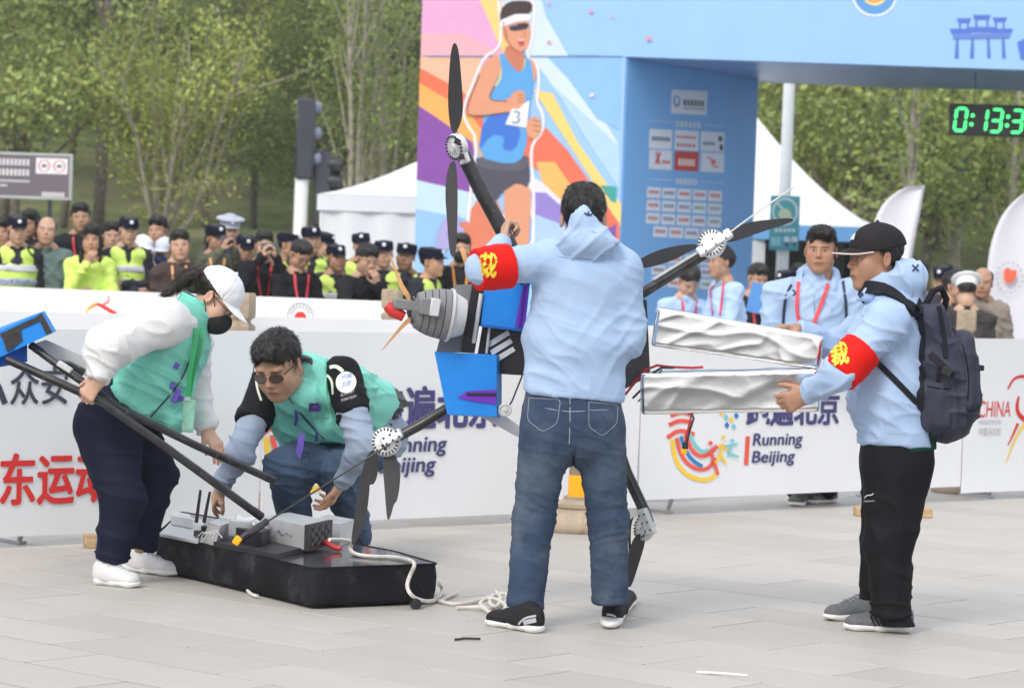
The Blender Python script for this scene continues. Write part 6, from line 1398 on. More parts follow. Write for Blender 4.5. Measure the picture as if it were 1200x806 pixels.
mb = MB(); wrap_line(mb, slL, [(387, 431), (394, 428), (402, 436)], w=.018, off=.004, sm=1, step=2); wrap_line(mb, slL, [(384, 440), (390, 446), (391, 462)], w=.012, off=.004, sm=1, step=2); wrap_line(mb, slR, [(301, 446), (302, 458), (306, 470)], w=.010, off=.004, sm=1, step=2); mb.build('sleeve_stripe', paint('pale_lime', (214, 228, 206)), slL)
cH, RH = p(326, 427, -.36), basis((-.30, -.80, -.52), (-.20, -.40, .88))
hR = hand_mesh(wrR, p(246, 592, -.10) - wrR, (.45, .6, -.5), thumb=1, curl=(16, 20, 14), size=1.1)
hL = hand_mesh(wrL, p(384, 597, -.22) - wrL, (-.6, .3, -.6), thumb=-1, curl=(22, 26, 18), size=1.1, spread=7)
bodyK = make_body(tK, place_head(cH, RH, 1.24, 'man', neck=p(368, 456, -.06)), [hR, hL], [cap(cH, p(360, 450, -.1), .05, .06), ecap(p(365, 458, -.06), p(420, 490, .3), sd, (.12, .06), (.12, .08)), cap(shL, elL, .04, .035), cap(elL, wrL, .035, .025), cap(shR, elR, .04, .035), cap(elR, wrR, .035, .025)], mat('crouch_skin', (0.50, 0.29, 0.185), 0.5, sss=.12, var=.08, vscale=14, bump=.12, bscale=160, bdist=.002, attr='tint'))
add_hair(tK, cH, RH, 1.24, 'thick')
mb = MB()
for sx in (-1, 1):
    mb.tube(xf([(sx * .084, .005, .012), (sx * .080, -.04, .014), (sx * .064, -.088, .012)], cH, RH, 1.26), .0028, 6)
    mb.tube(xf([(sx * .034 + .027 * math.cos(a), -.104 + .012 * max(0, math.cos(a) * sx), .000 + .018 * math.sin(a)) for a in np.linspace(0, 6.283, 20)], cH, RH, 1.26), .0018, 6)
mb.tube(xf([(-.009, -.108, .006), (0, -.112, .009), (.009, -.108, .006)], cH, RH, 1.26), .0018, 6); gl = mb.build('sunglasses', M_black, tK)
mb = MB()
for sx in (-1, 1):
    n_ = 18; V = [(sx * .034 + .027 * math.cos(a), -.1045 + .012 * max(0, math.cos(a) * sx), .018 * math.sin(a)) for a in np.linspace(0, 6.283, n_, endpoint=False)]; V2 = [(x, y + .002, z) for x, y, z in V]
    mb.add(xf(V + V2, cH, RH, 1.26), [tuple(range(n_)), tuple(range(n_, 2 * n_))[::-1]] + [(i, n_ + i, n_ + (i + 1) % n_, (i + 1) % n_) for i in range(n_)])
mb.build('lens', mat('smoked_lens', (.11, .078, .066), .06, coat=.6), gl)
kL, kR = p(398, 552, -.1), p(336, 548, -.25); aL, aR = p(420, 630, .42), p(352, 640, .25)
jeanK = sculpt('jeans', [(ecap(p(434, 505, .42), p(426, 520, .40), sd, (.17, .14), (.17, .145)), 0), (cap(p(422, 515, .35), kL, .125, .095), .05), (cap(kL, aL, .098, .072), .04), (cap(p(408, 520, .30), kR, .12, .095), .05), (cap(kR, aR, .098, .072), .04)], .008, M_denim2, tK,
    cuts=[(aL, aL - kL, .13), (aR, aR - kR, .13)], fold=[(.014, (.4, 0, 1), 18, 5, kL, .2), (.014, (.4, 0, 1), 18, 5, kR, .2), (.012, (1, 0, .3), 16, 5, p(400, 540), .25), (.005, (0, 0, 1), 22, 8, None, 1)])
shoe(tK, G(424, 640), G(392, 662), .105, M_blackshoe, M_blackcl); shoe(tK, G(360, 652), G(330, 672), .105, M_blackshoe, M_blackcl)

# ---- man in the pale blue jacket with red lanyard behind the barrier
Y0 = 17.7
tM = thing('person', 'man in pale blue jacket with a red lanyard standing behind the barrier facing us', 'person', P(952, 600, 17.8) * [1, 1, 0])
shR, elR, wrR = p(912, 345, 0), p(900, 398, -.05), p(916, 430, -.25)
shL, elL, wrL = p(995, 342, 0), p(1010, 400, -.05), p(990, 432, -.25)
jackM = sculpt('jacket', [(ecap(p(955, 455), p(954, 400), X1_, (.20, .14), (.21, .145)), 0), (ecap(p(954, 400), p(955, 352), X1_, (.21, .145), (.20, .125)), .05), (ecap(p(955, 352), p(958, 326), X1_, (.17, .11), (.085, .085)), .05), (cap(p(925, 342), shR, .08, .078), .05), (cap(shR, elR, .078, .066), .04), (cap(elR, wrR, .066, .045), .03), (cap(p(985, 342), shL, .08, .078), .05), (cap(shL, elL, .078, .066), .04), (cap(elL, wrL, .066, .045), .03)], .010, M_ltblue, tM,
    cuts=[(p(955, 450), (0, 0, -1), .35)], fold=[(.012, (.7, 0, .7), 12, 4, None, 1), (.008, (-.6, 0, .8), 18, 5, None, 1)])
sculpt('hood', [(ecap(p(957, 342, -.02), p(959, 327, .03), X1_, (.145, .11), (.135, .11)), 0)], .008, M_ltblue, tM, subs=[(ecap(p(957, 340, -.09), p(959, 312, -.03), X1_, (.085, .10), (.10, .10)), .01)], fold=[(.010, (.3, 0, 1), 16, 5, None, 1)])
mb = MB(); wrap_line(mb, jackM, [(954, 345), (955, 400), (955, 445)], r=.004, off=.001); mb.build('zip', M_greysl, jackM)
mb = MB(); wrap_line(mb, jackM, [(936, 322 + 10), (934, 350), (936, 372), (938, 378)], w=.024, off=.012); wrap_line(mb, jackM, [(970, 325 + 8), (963, 355), (954, 378)], w=.024, off=.012); M_lany = paint('red_lanyard', (226, 76, 84), .6); la = mb.build('lanyard', M_lany, tM)
mb = MB(); c = p(945, 388, -.17); mb.box(c, (.05, .004, .055), bev=.003); mb.build('pass', paint('pass_red', (214, 70, 70), .4, coat=.4), la)
mb = MB(); wrap_line(mb, jackM, [(927, 322 + 12), (919, 350), (916, 400)], w=.018, off=.004); wrap_line(mb, jackM, [(988, 330), (992, 360), (992, 410)], w=.018, off=.004); mb.build('bag_strap', mat('navy_strap', (.012, .03, .07), .6), tM)
mb = MB(); wrap_line(mb, jackM, [(929, 340), (934, 346)], w=.012, off=.004, sm=0, step=2); wrap_line(mb, jackM, [(929, 346), (935, 342)], w=.008, off=.004, sm=0, step=2); mb.build('logo', M_navyprint, jackM)
cH, RH = p(962, 294, -.05), basis((-.22, -1, -.03), (0, 0, 1))
make_body(tM, place_head(cH, RH, 1.12, 'broad'), [hand_mesh(wrR, (.5, -1, -.2), (.6, .4, -.5), 1, h=.006), hand_mesh(wrL, (-.5, -1, -.2), (-.6, .4, -.5), -1, h=.006)], [cap(cH, p(957, 340), .055, .06), ecap(p(957, 345), p(955, 450), X1_, (.14, .08), (.14, .09)), cap(shR, elR, .035), cap(elR, wrR, .03), cap(shL, elL, .035), cap(elL, wrL, .03)], mat('tanned_skin', (0.45, 0.25, 0.16)))
add_hair(tM, cH, RH, 1.12, 'parted')
a1, a2 = P(934, 572, 17.75), P(968, 572, 17.85)
sculpt('trousers', [(ecap(p(955, 440), p(955, 462), X1_, (.18, .125), (.185, .13)), 0), (cap(p(945, 465), p(938, 520), .10, .085), .04), (cap(p(938, 520), a1, .085, .075), .04), (cap(p(966, 465), p(968, 520), .10, .085), .04), (cap(p(968, 520), a2, .085, .075), .04)], .011, M_blackpant, tM)
M_trail = mat('trail_shoe', (0.10, 0.11, 0.10), .7, var=.6, vscale=14, dirt=((0.55, 0.42, 0.10), 16, .56))
shoe(tM, P(940, 585, 17.85) * [1, 1, 0], P(931, 598, 17.5) * [1, 1, 0], .11, M_trail, M_wsole); shoe(tM, P(978, 584, 17.95) * [1, 1, 0], P(944, 590, 17.75) * [1, 1, 0], .11, M_trail, M_wsole)
# ================================================================ THE CRASHED DRONE, ITS PACKS AND THE HULL
M_carbon = mat('carbon_tube', (0.028, 0.028, 0.030), .32, var=.5, vscale=22, stretch=(1, 1, 1), dirt=((0.22, 0.22, 0.23), 34, .60))
M_prop = mat('propeller_black', (0.034, 0.034, 0.037), .5, var=.12, vscale=12, bump=.15, bscale=60)
M_alu = mat('brushed_silver', (0.60, 0.61, 0.63), .42, metal=.35, var=.08, vscale=10, bump=.1, bscale=60)
M_motor = mat('motor_silver', (0.66, 0.67, 0.68), .4, metal=.35, var=.1)
M_frame = mat('frame_black', (0.016, 0.016, 0.02), .45, var=.25, vscale=12)
M_bluebox = mat('blue_foam', srgb(12, 134, 226), .6, var=.06, vscale=10, bump=.3, bscale=160, bdist=.002)
M_bluebox2 = mat('purple_tape', srgb(112, 40, 190), .5, var=.08)
M_podgrey = mat('pod_grey', (0.215, 0.215, 0.225), .55, var=.08, bump=.1, bscale=80)
M_podlight = mat('pod_white', (0.64, 0.65, 0.66), .4, var=.05)
M_splint = mat('splintered_wood', (0.62, 0.34, 0.15), .7, var=.25, vscale=14, bump=.3)
YD = 11.72
d_ = lambda x, y, dy=0.0: P(x, y, YD + dy)
drone = thing('drone', 'wrecked black and blue drone with four propeller arms held up by the central man', 'drone', d_(620, 400))
def motor(c, axis, r, par):
    ax = nrm(axis); mb = MB(); mb.lathe(c - ax * .03, ax, [(r * .55, -.02), (r * .95, -.012), (r, -.004), (r, .012), (r * .9, .02), (r * .3, .026), (r * .28, .034)], 28); m = mb.build('motor', M_motor, par)
    e1 = nrm(np.cross(ax, ZB)); e2 = np.cross(ax, e1); mb = MB()
    for k in range(22):
        a = 2 * math.pi * k / 22; q = c - ax * .03 + (e1 * math.cos(a) + e2 * math.sin(a)) * r * .82 + ax * .021
        mb.box(q, (r * .10, r * .055, .003), R=np.stack([e1 * math.cos(a) + e2 * math.sin(a), -e1 * math.sin(a) + e2 * math.cos(a), ax], 1))
    mb.build('cooling_slots', M_frame, par); mb = MB()
    for k in range(4): a = .6 + math.pi / 2 * k; mb.lathe(c - ax * .03 + (e1 * math.cos(a) + e2 * math.sin(a)) * r * .5 + ax * .022, ax, [(.005, 0), (.004, .004)], 8)
    mb.build('bolts', M_steel, par); return m
def blade(par, poly, Y, dy_tip=0.0, name='propeller_blade', camber=.012):
    """blade from its outline at depth Y; thin lens section, tip dy_tip nearer or farther"""
    poly = [np.asarray(q, float) for q in poly]; poly = chaikin(poly, 2, True) if len(poly) > 5 else poly
    pts = np.array(poly); c = pts.mean(0); root = pts[0]; L = max(np.linalg.norm(q - root) for q in pts)
    f = [P(q[0], q[1], Y + dy_tip * np.linalg.norm(q - root) / L) for q in pts]; b = [v + np.array([0, .006, 0]) for v in f]
    n = len(f); mid_f = P(c[0], c[1], Y + dy_tip * .5 - camber); mid_b = P(c[0], c[1], Y + dy_tip * .5 + .006 - camber * .5)
    V = f + b; F = [(i, n + i, n + (i + 1) % n, (i + 1) % n) for i in range(n)]
    F += [tuple(range(n))[::-1], tuple(range(n, 2 * n))]
    return mk(name, V, F, M_prop, par, None, 'auto')
def arm(label_pts, r, c, axis, rm, plate, plate_m=M_motor):
    mb = MB(); mb.tube(label_pts, r, 14); a = mb.build('arm', M_carbon, drone)
    motor(c, axis, rm, a); mb = MB(); p0, p1, w = plate; ax = nrm(p1 - p0); n = nrm(np.cross(ax, np.cross(axis, ax)))
    mb.box((p0 + p1) / 2, (np.linalg.norm(p1 - p0) / 2, w / 2 * .62, .014), R=np.stack([ax, nrm(np.cross(n, ax)), n], 1), bev=.006); mt = mb.build('motor_mount', plate_m, a)
    mb = MB(); sdv = nrm(np.cross(n, ax)); sg = 1 if n[1] < 0 else -1
    for u in (.2, .5, .8):
        for v in (-1, 1): mb.lathe(lerp(p0, p1, u) + sdv * v * w * .2 + n * sg * .0135, n * sg, [(.0055, 0), (.005, .0015)], 10)
    mb.build('mount_hole_dots', M_frame, a); return a  # black discs laid on the mount, standing for the dark of its holes
# upper left arm
a1 = arm([d_(541, 178), d_(566, 228), d_(592, 276), d_(618, 330)], .0325, d_(530, 174, -.03), (-.75, -.62, -.25), .058, (d_(535, 162, -.03), d_(546, 192, -.03), .085))
blade(a1, [(532, 158), (528, 152), (524.5, 123), (526, 90), (528, 62), (531, 51), (535, 51), (538, 62), (541, 95), (543, 126), (541, 141), (536, 154)], YD + .0, -.05)
blade(a1, [(531, 188), (535, 193), (536.5, 223), (536, 262), (534.5, 298), (530, 302), (526.5, 295), (524, 260), (521.5, 230), (523, 206), (527, 192)], YD + .0, -.05)
mb = MB(); mb.box(d_(536, 166, -.075), (.012, .006, .012), R=np.array(Matrix.Rotation(.4, 3, 'Y'))); mb.box(d_(541, 184, -.075), (.008, .006, .012), R=np.array(Matrix.Rotation(.4, 3, 'Y'))); mb.build('mount_slot', M_frame, a1)
# right arm
a2 = arm([d_(842, 288, .05), d_(800, 314, .05), d_(757, 341, .06), d_(722, 362, .08)], .0225, d_(832, 284, .0), (-.35, -.9, .25), .060, (d_(818, 297, .0), d_(857, 272, .0), .07))
mb = MB(); mb.ribbon([d_(838, 283, .02), d_(800, 306, .02), d_(766, 327, .03)], (0, -1, 0), .010, .004); mb.build('cable_cover', M_motor, a2)
blade(a2, [(846, 280), (850, 270), (878, 260), (905, 257), (927, 255.5), (931, 258), (924, 262), (895, 271), (862, 283), (852, 284)], YD + .05, .10)
blade(a2, [(820, 290), (814, 292), (783, 308), (752, 315.5), (744, 311), (745, 306), (770, 293), (795, 287.5), (815, 285.5)], YD + .05, .08)
mb = MB(); mb.tube([d_(857, 271, -.03), d_(890, 247, -.1), d_(931, 219, -.2)], .0035, 6); mb.build('white_wire', M_wsole, a2)
# lower left arm with broken blades
a3 = arm([d_(452, 519, -.02), d_(490, 499, -.02), d_(523, 479, .0), d_(556, 458, .05)], .0225, d_(451, 517, -.05), (-.15, -.95, .15), .062, (d_(447, 520, -.06), d_(471, 506, -.06), .066))
blade(a3, [(440, 526), (443, 534), (443, 556), (438, 568), (433, 567), (433, 575), (430, 601), (424, 622), (414, 640), (411, 634), (416, 602), (421, 566), (427, 540), (434, 528)], YD - .02, .05)
b_ = blade(a3, [(452, 528), (462, 530), (469.5, 548), (468.5, 571), (465, 588), (462, 589), (457, 608), (453.5, 610), (451, 577), (449, 553), (449, 533)], YD - .02, -.04)
mb = MB(); mb.tube([d_(457, 520, -.12), d_(400, 556, -.16), d_(310, 613, -.05)], .004, 6); mb.build('antenna_rod', M_frame, a3)
mb = MB(); mb.box(d_(450, 524, -.115), (.014, .004, .006), R=np.array(Matrix.Rotation(.9, 3, 'Y'))); mb.build('mount_slot', M_frame, a3)
# lower right arm
a4 = arm([d_(716, 500, .1), d_(734, 553, .06), d_(755, 598, .02), d_(760, 612, .0)], .0245, d_(750, 616, .05), (-.8, -.5, .25), .058, (d_(752, 596, -.03), d_(764, 626, -.03), .085))
blade(a4, [(749, 624), (757, 627), (755, 640), (750, 656), (742, 682), (737, 690), (735, 676), (736, 652), (741, 632)], YD + .04, .02)
blade(a4, [(744, 604), (740, 612), (739, 630), (740, 646), (737, 648), (736, 630), (737, 610)], YD + .08, .02)
# frame and fuselage
mb = MB()
mb.hexa([d_(553, 336, .02), d_(570, 336, .02), d_(556, 414, .02), d_(540, 413, .02)], [d_(553, 336, .30), d_(570, 336, .30), d_(556, 414, .30), d_(540, 413, .30)])
mb.build('frame_strut', M_frame, drone)
mb = MB(); mb.hexa([d_(566, 378, .06), d_(700, 372, .06), d_(706, 446, .06), d_(556, 436, .06)], [d_(566, 378, .36), d_(700, 372, .36), d_(706, 446, .36), d_(556, 436, .36)]); body_f = mb.build('fuselage', M_frame, drone)
mb = MB(); mb.hexa([d_(700, 330, .10), d_(758, 352, .10), d_(762, 440, .10), d_(706, 470, .10)], [d_(700, 330, .30), d_(756, 352, .30), d_(760, 440, .30), d_(706, 470, .30)]); mb.build('rear_cover', mat('rear_cover_grey', (.05, .05, .055), .6, var=.3, vscale=6, bump=.3, bscale=20), drone)
mb = MB(); mb.tube([d_(564, 344, -.01), d_(555, 402, -.01)], .0095, 10); mb.tube([d_(574, 380, .03), d_(570, 414, .03)], .006, 8); mb.build('strut_tube', M_motor, drone)
for k in range(3):
    mb = MB(); x0, y0 = 571 + k * 3.0, 396 + k * 9.5; mb.add([d_(x0, y0 + 5, .056), d_(x0 + 24, y0 - 9, .056), d_(x0 + 27, y0 - 4, .056), d_(x0 + 3, y0 + 11, .056), d_(x0, y0 + 5, .052), d_(x0 + 24, y0 - 9, .052), d_(x0 + 27, y0 - 4, .052), d_(x0 + 3, y0 + 11, .052)], [(4, 5, 6, 7), (0, 1, 5, 4), (1, 2, 6, 5), (2, 3, 7, 6), (3, 0, 4, 7)]); mb.build('white_stripe', M_podlight, body_f)
mb = MB(); mb.hexa([d_(511, 413, .04), d_(546, 413, .04), d_(553, 333, .04), d_(532, 334, .04)], [d_(511, 413, .26), d_(546, 413, .26), d_(553, 333, .26), d_(532, 334, .26)]); mb.build('nose_plate', M_podgrey, drone)
for nme, top, sidev in (('top', [(568, 334), (622, 325), (615, 386), (563.5, 380)], None), ('bottom', [(509, 412), (582, 415.5), (582, 488), (524, 485)], None)):
    f0 = -.05 if nme == 'bottom' else .0; mb = MB()
    q = [d_(x, y, f0) for x, y in top]; b = [d_(x + (6 if nme == 'bottom' else -2), y + (1.5 if nme == 'bottom' else 2), f0 + .22) for x, y in top]; mb.hexa(q[::-1], b[::-1]); bx = mb.build('blue_fairing', M_bluebox, drone, smooth=False)
    mb = MB()
    if nme == 'top':
        mb.prism([d_(612.5, 337, -.004), d_(619.5, 333, -.004), d_(615, 385, -.004), d_(603.5, 382.5, -.004)][::-1], (0, .003, 0)); mb.build('purple_tape', M_bluebox2, bx, smooth=False); mb = MB(); mb.prism([d_(614, 337, -.009), d_(616, 336, -.009), d_(610, 384, -.009), d_(608, 384, -.009)][::-1], (0, .004, 0)); mb.build('tape_edge', mat('dark_tape', srgb(58, 36, 140), .5), bx, smooth=False)
        mb = MB(); mb.prism([d_(563.4, 380.2, -.003), d_(615, 386.2, -.003), d_(615, 388.5, -.003), d_(564, 383, -.003)][::-1], (0, .2, 0)); mb.build('fairing_lip', mat('blue_dark_foam', srgb(16, 96, 190), .6), bx, smooth=False)
    else:
        mb.prism([d_(536, 465.5, -.056), d_(548, 458, -.056), d_(581.5, 456.5, -.056), d_(581.5, 473.5, -.056), d_(553, 470, -.056)][::-1], (0, .004, 0)); mb.build('purple_tape', M_bluebox2, bx, smooth=False)
        mb = MB(); mb.prism([d_(546, 460.5, -.061), d_(581, 460.5, -.061), d_(581, 463.5, -.061), d_(547, 463.5, -.061)][::-1], (0, .004, 0)); mb.build('tape_slot', M_frame, bx, smooth=False)
mb = MB(); mb.hexa([d_(556, 484, .1), d_(590, 486, .1), d_(640, 520, .1), d_(630, 525, .1)], [d_(556, 484, .16), d_(590, 486, .16), d_(640, 520, .16), d_(630, 525, .16)]); mb.build('skid_plate', M_podlight, drone)
mb = MB(); mb.lathe(d_(592, 480, -.02), (0, -1, 0), [(.027, -.02), (.029, 0), (.029, .012), (.022, .016), (.021, .01), (.008, .012), (.007, .02)], 20); mb.build('wheel', M_podlight, drone)
mb = MB(); mb.tube([d_(612, 440, .0), d_(600, 470, -.01), d_(596, 476, -.03)], .004, 6); mb.build('strut_rod', M_frame, drone)
# ribbed pod on the nose
pod = MB(); o = d_(545, 372, -.06); ax = nrm(d_(478, 362, -.10) - o); L = 67 / 281.0
pod.lathe(o, ax, [(.075, L * .02), (.094, L * .20), (.095, L * .24)], 28); pdw = pod.build('pod', M_podlight, drone)
mb = MB(); mb.lathe(o, ax, [(.096, L * .235), (.110, L * .25), (.112, L * .30), (.09, L * .31), (.06, L * .31)], 28); mb.build('pod_flange', M_podlight, pdw)
for k in range(5):
    f0, f1 = .31 + k * .115, .31 + k * .115 + .107; ra, rb = [.106 * math.sqrt(1 - (j / 6.6) ** 2) for j in (k, k + 1)]; mb = MB(); mb.lathe(o, ax, [(ra * .6, L * f0), (ra, L * (f0 + .006)), (lerp(ra, rb, .75), L * f1), (rb * .6, L * (f1 + .004))], 26); mb.build('pod_rib', M_podgrey, pdw)
mb = MB(); mb.lathe(o, ax, [(.066, L * .87), (.055, L * .95), (.03, L * 1.0), (.02, L * 1.02)], 8); mb.build('pod_nose', mat('pod_dark', (.15, .15, .16), .55, var=.12), pdw)
e2 = nrm(np.cross(ax, Y1_))
Rp = np.stack([ax, np.cross(e2, ax), e2], 1)
mb = MB(); mb.box(d_(498, 359, -.19), (.025, .03, .034), R=Rp, bev=.005); mb.build('pod_bracket', M_podgrey, pdw); mb = MB(); mb.box(d_(509, 360, -.195), (.020, .03, .036), R=Rp, bev=.004); mb.build('pod_label', M_podlight, pdw)
mb = MB(); mb.box(d_(475, 357, -.12), (.052, .035, .022), R=Rp, bev=.006); mb.build('pod_arm', M_podgrey, pdw)
mb = MB(); mb.tube([d_(453, 358, -.13), d_(460, 364, -.13), d_(473, 371, -.12)], [.02, .028, .022], 10); mb.build('red_float', mat('red_plastic', (.62, .03, .025), .4, var=.1), drone)
for pts, w in (([(447, 411), (457, 399), (469, 385), (482, 372)], (.002, .020)), ([(457, 300), (464, 318), (470, 334), (480, 352)], (.006, .026)), ([(453, 348), (460, 352), (468, 354)], (.006, .008))):
    mb = MB(); q = [d_(x, y, -.12) for x, y in pts]; mb.ribbon(q, (0.2, -1, 0), np.linspace(w[0], w[1], len(q)), .005); mb.build('splinter', M_splint, drone, smooth=False)
mb = MB(); rg = np.random.default_rng(3)
for k in range(9): a, b = d_(470 + rg.uniform(0, 18), 335 + rg.uniform(0, 22), -.12), d_(478 + rg.uniform(0, 14), 352 + rg.uniform(0, 28), -.14); mb.tube([a, lerp(a, b, .5) + rg.normal(size=3) * .008, b], .0035, 5)
o_ = mb.build('torn_wires', M_frame, drone); o_['kind'] = 'stuff'
mb = MB(); mb.ribbon([d_(541, 290, -.3), d_(548, 312, -.3), d_(552, 330, -.3)], (0, -1, 0), .02, .003); mb.build('orange_strap', M_splint, drone)

# foil packs: things of their own
M_foil = mat('silver_foil', (0.92, 0.925, 0.94), .19, metal=1.0, var=.02, vscale=5, bump=.12, bscale=7, bdist=.01, wrk=.09)
def pack(label, a, b, hh, hd, seedv, taper=1.0):
    t = thing('foil_pack', label, 'battery pack', (a + b) / 2 - (0, 0, hh)); ax = nrm(b - a); up = nrm(np.cross(ax, Y1_)); up = up if up[2] > 0 else -up; Rr = np.stack([ax, np.cross(up, ax), up], 1); L = np.linalg.norm(b - a) / 2
    f = Field(*bounds([rbox((a + b) / 2, (L, hd, hh), Rr, .012)]), .0065); f.op(rbox((a + b) / 2, (L, hd, hh), Rr, .012)); V, F = f.mesh()
    loc = (V - (a + b) / 2) @ Rr; e = np.clip(np.abs(loc[:, 2]) / hh, 0, 1); V = V + up * ((-.30 * (1 - taper) * 0 + 0) + (loc[:, 2] * (loc[:, 0] / L) * -(1 - taper)))[:, None]
    fl = lambda V, s: folds(V, F, s); V = fl(V, [(.0010, ax * .12 + up + .2 * seedv * Y1_, 9, 1.1, None, 1), (.0028, ax + up * .8, 9, 2.2, (a * .2 + b * .8), .2), (.0012, ax * .4 - up, 16, 3, None, 1)])
    o = mk('foil_wrap', V, F, M_foil, t); GEO[o.name] = (V, F, None); return t, o
t1, f1_ = pack('upper foil wrapped battery pack under the far hand of the capped man', d_(767, 382, .0), d_(962, 413, -.05), .074, .105, 1, .9)
t2, f2_ = pack('lower foil wrapped battery pack gripped by the capped man with a hanging lead', d_(751, 460, -.02), d_(958, 456, -.06), .086, .105, -1)
mb = MB(); mb.tube([d_(806, 484, -.12), d_(810, 488, -.13), d_(806, 504, -.135), d_(803, 518, -.135)], .0045, 6); mb.tube([d_(810, 484, -.12), d_(813, 490, -.128), d_(808, 505, -.132), d_(805, 518, -.132)], .0045, 6, 1); lead = mb.build('lead', [mat('red_wire', (.5, .02, .02), .4), M_black], t2)
mb = MB(); mb.box(d_(803, 522, -.135), (.012, .008, .014), bev=.003); mb.box(d_(801.5, 529, -.135), (.013, .009, .011), m=1, bev=.003); mb.build('plug', [M_black, mat('yellow_plug', srgb(250, 176, 20), .4)], lead)
mb = MB(); mb.tube([d_(733, 462, .06), d_(744, 448, -.06), d_(755, 434, -.10), d_(770, 428, -.11), d_(786, 430, -.11), d_(812, 431, -.112), d_(824, 430, -.11)], .0055, 7); rw = mb.build('red_lead', MATS['red_wire'], t2)
mb = MB(); mb.tube([d_(742, 466, .04), d_(752, 456, -.06), d_(760, 440, -.11), d_(775, 431, -.115), d_(790, 431, -.118)], .005, 7); mb.build('black_lead', M_black, t2)
mb = MB(); mb.tube([d_(748, 470, .0), d_(757, 462, -.1), d_(766, 444, -.12), d_(776, 433, -.12)], .0035, 6); mb.build('black_lead', M_black, t2)

# ---------------------------------------------------------------- second drone piece at the left with two long tubes
YL = 12.2; l_ = lambda x, y, dy=0.0: P(x, y, YL + dy)
dl = thing('drone_fuselage', 'blue and black drone fuselage end with taped box at the left edge', 'drone part', l_(10, 410))
mb = MB(); mb.hexa([l_(-60, 414, -.1), l_(49, 366, -.1), l_(62, 390, -.1), l_(-60, 446, -.1)][::-1], [l_(-60, 406, .2), l_(52, 364, .2), l_(66, 388, .2), l_(-60, 438, .2)][::-1]); bx = mb.build('blue_fairing', M_bluebox, dl, smooth=False)
tape = mat('black_tape', (.03, .027, .026), .5, var=.4, vscale=20, bump=.3)
for poly in ([(0, 391), (48, 369), (51, 374), (2, 396)], [(10, 390), (24, 384), (26, 399), (12, 410)], [(44, 370), (49, 367), (61, 389), (54, 392)], [(3, 396), (10, 392), (16, 408), (8, 412)]):
    mb = MB(); mb.prism([l_(x, y, -.104 - .0015 * len(dl.children)) for x, y in poly][::-1], (0, .003, 0)); mb.build('tape', tape, dl, smooth=False)
mb = MB(); mb.hexa([l_(-10, 412, .0), l_(32, 402, .0), l_(32, 424, .0), l_(-10, 432, .0)][::-1], [l_(-10, 412, .15), l_(32, 402, .15), l_(32, 424, .15), l_(-10, 432, .15)][::-1]); mb.build('lower_fairing', mat('blue_dark_foam', srgb(16, 96, 190), .6), dl, smooth=False)
mb = MB(); mb.hexa([l_(36, 404, .12), l_(54, 398, .12), l_(112, 424, .12), l_(104, 440, .12)][::-1], [l_(36, 406, .16), l_(54, 400, .16), l_(112, 426, .16), l_(104, 442, .16)][::-1]); mb.build('silver_panel', M_alu, dl)
mb = MB(); mb.tube([l_(8, 421, -.12), l_(60, 444, -.15), l_(120, 471, -.18), l_(200, 528, -.05), l_(307, 606, .12)], .0185, 14); mb.build('landing_tube', M_carbon, dl)
mb = MB(); mb.tube([l_(36, 404, -.02), l_(70, 429, -.06), l_(110, 456, -.10), l_(140, 478, -.1), l_(230, 522, .1), l_(321, 563, .3)], .0175, 14); tb = mb.build('landing_tube', M_carbon, dl)
mb = MB(); mb.lathe(l_(306, 605, .118), l_(307, 606, .12) - l_(200, 528, -.05), [(.0195, -.05), (.0195, .003), (.012, .004)], 14); mb.lathe(l_(320, 562.5, .297), l_(321, 563, .3) - l_(230, 522, .1), [(.0185, -.04), (.0185, .004)], 14); mb.build('tube_end', M_black, dl)
mb = MB(); mb.box(l_(76, 430, -.08), (.035, .02, .012), R=np.array(Matrix.Rotation(.55, 3, 'Y')), bev=.004); mb.build('tube_clamp', M_podlight, tb)
mb = MB(); mb.tube([l_(66, 426, -.02), l_(80, 428, .02), l_(98, 437, .04)], .02, 10); mb.build('motor_stub', M_carbon, dl)

# ---------------------------------------------------------------- black hull lying on the paving
M_hull = mat('black_canvas_hull', (0.013, 0.013, 0.016), .7, spec=.15, var=.5, vscale=5, bump=.35, bscale=26, bdist=.006, dirt=((0.06, 0.06, 0.065), 6, .56))
M_deck = mat('glossy_deck', (0.045, 0.048, 0.055), .13, var=.25, vscale=5, bump=.2, bscale=12, bdist=.006)
hz = .172; top = [(183, 626), (300, 651), (366, 666), (514, 661), (462, 646), (396, 634), (330, 620), (212, 600)]
hull = thing('hull', 'low black hull lying on the paving with grey boxes and a rope on top', 'drone part', G(360, 690))
tp = np.array([G(x, y, hz) for x, y in top]); cen = tp.mean(0)
V = []; prof = [(1.0, hz), (1.0, hz - .01), (1.0, .12), (1.0, .06), (.996, .03), (.985, .014), (.95, .008)]; 
def round_poly(pts, rad):
    out = []
    for i in range(len(pts)):
        a, b, c = pts[i - 1], pts[i], pts[(i + 1) % len(pts)]; u, v = nrm(a - b), nrm(c - b); r = min(rad, .45 * np.linalg.norm(a - b), .45 * np.linalg.norm(c - b))
        for f in np.linspace(0, 1, 5): out.append((b + u * r) * (1 - f) ** 2 + 2 * b * f * (1 - f) + (b + v * r) * f ** 2)
    return np.array(out)
tpc = round_poly(list(tp), .035); n = len(tpc)
for f, z in prof:
    for q in tpc: v = cen + (q - cen) * f; V.append((v[0] + .004 * math.sin(q[0] * 30 + z * 40), v[1], z))
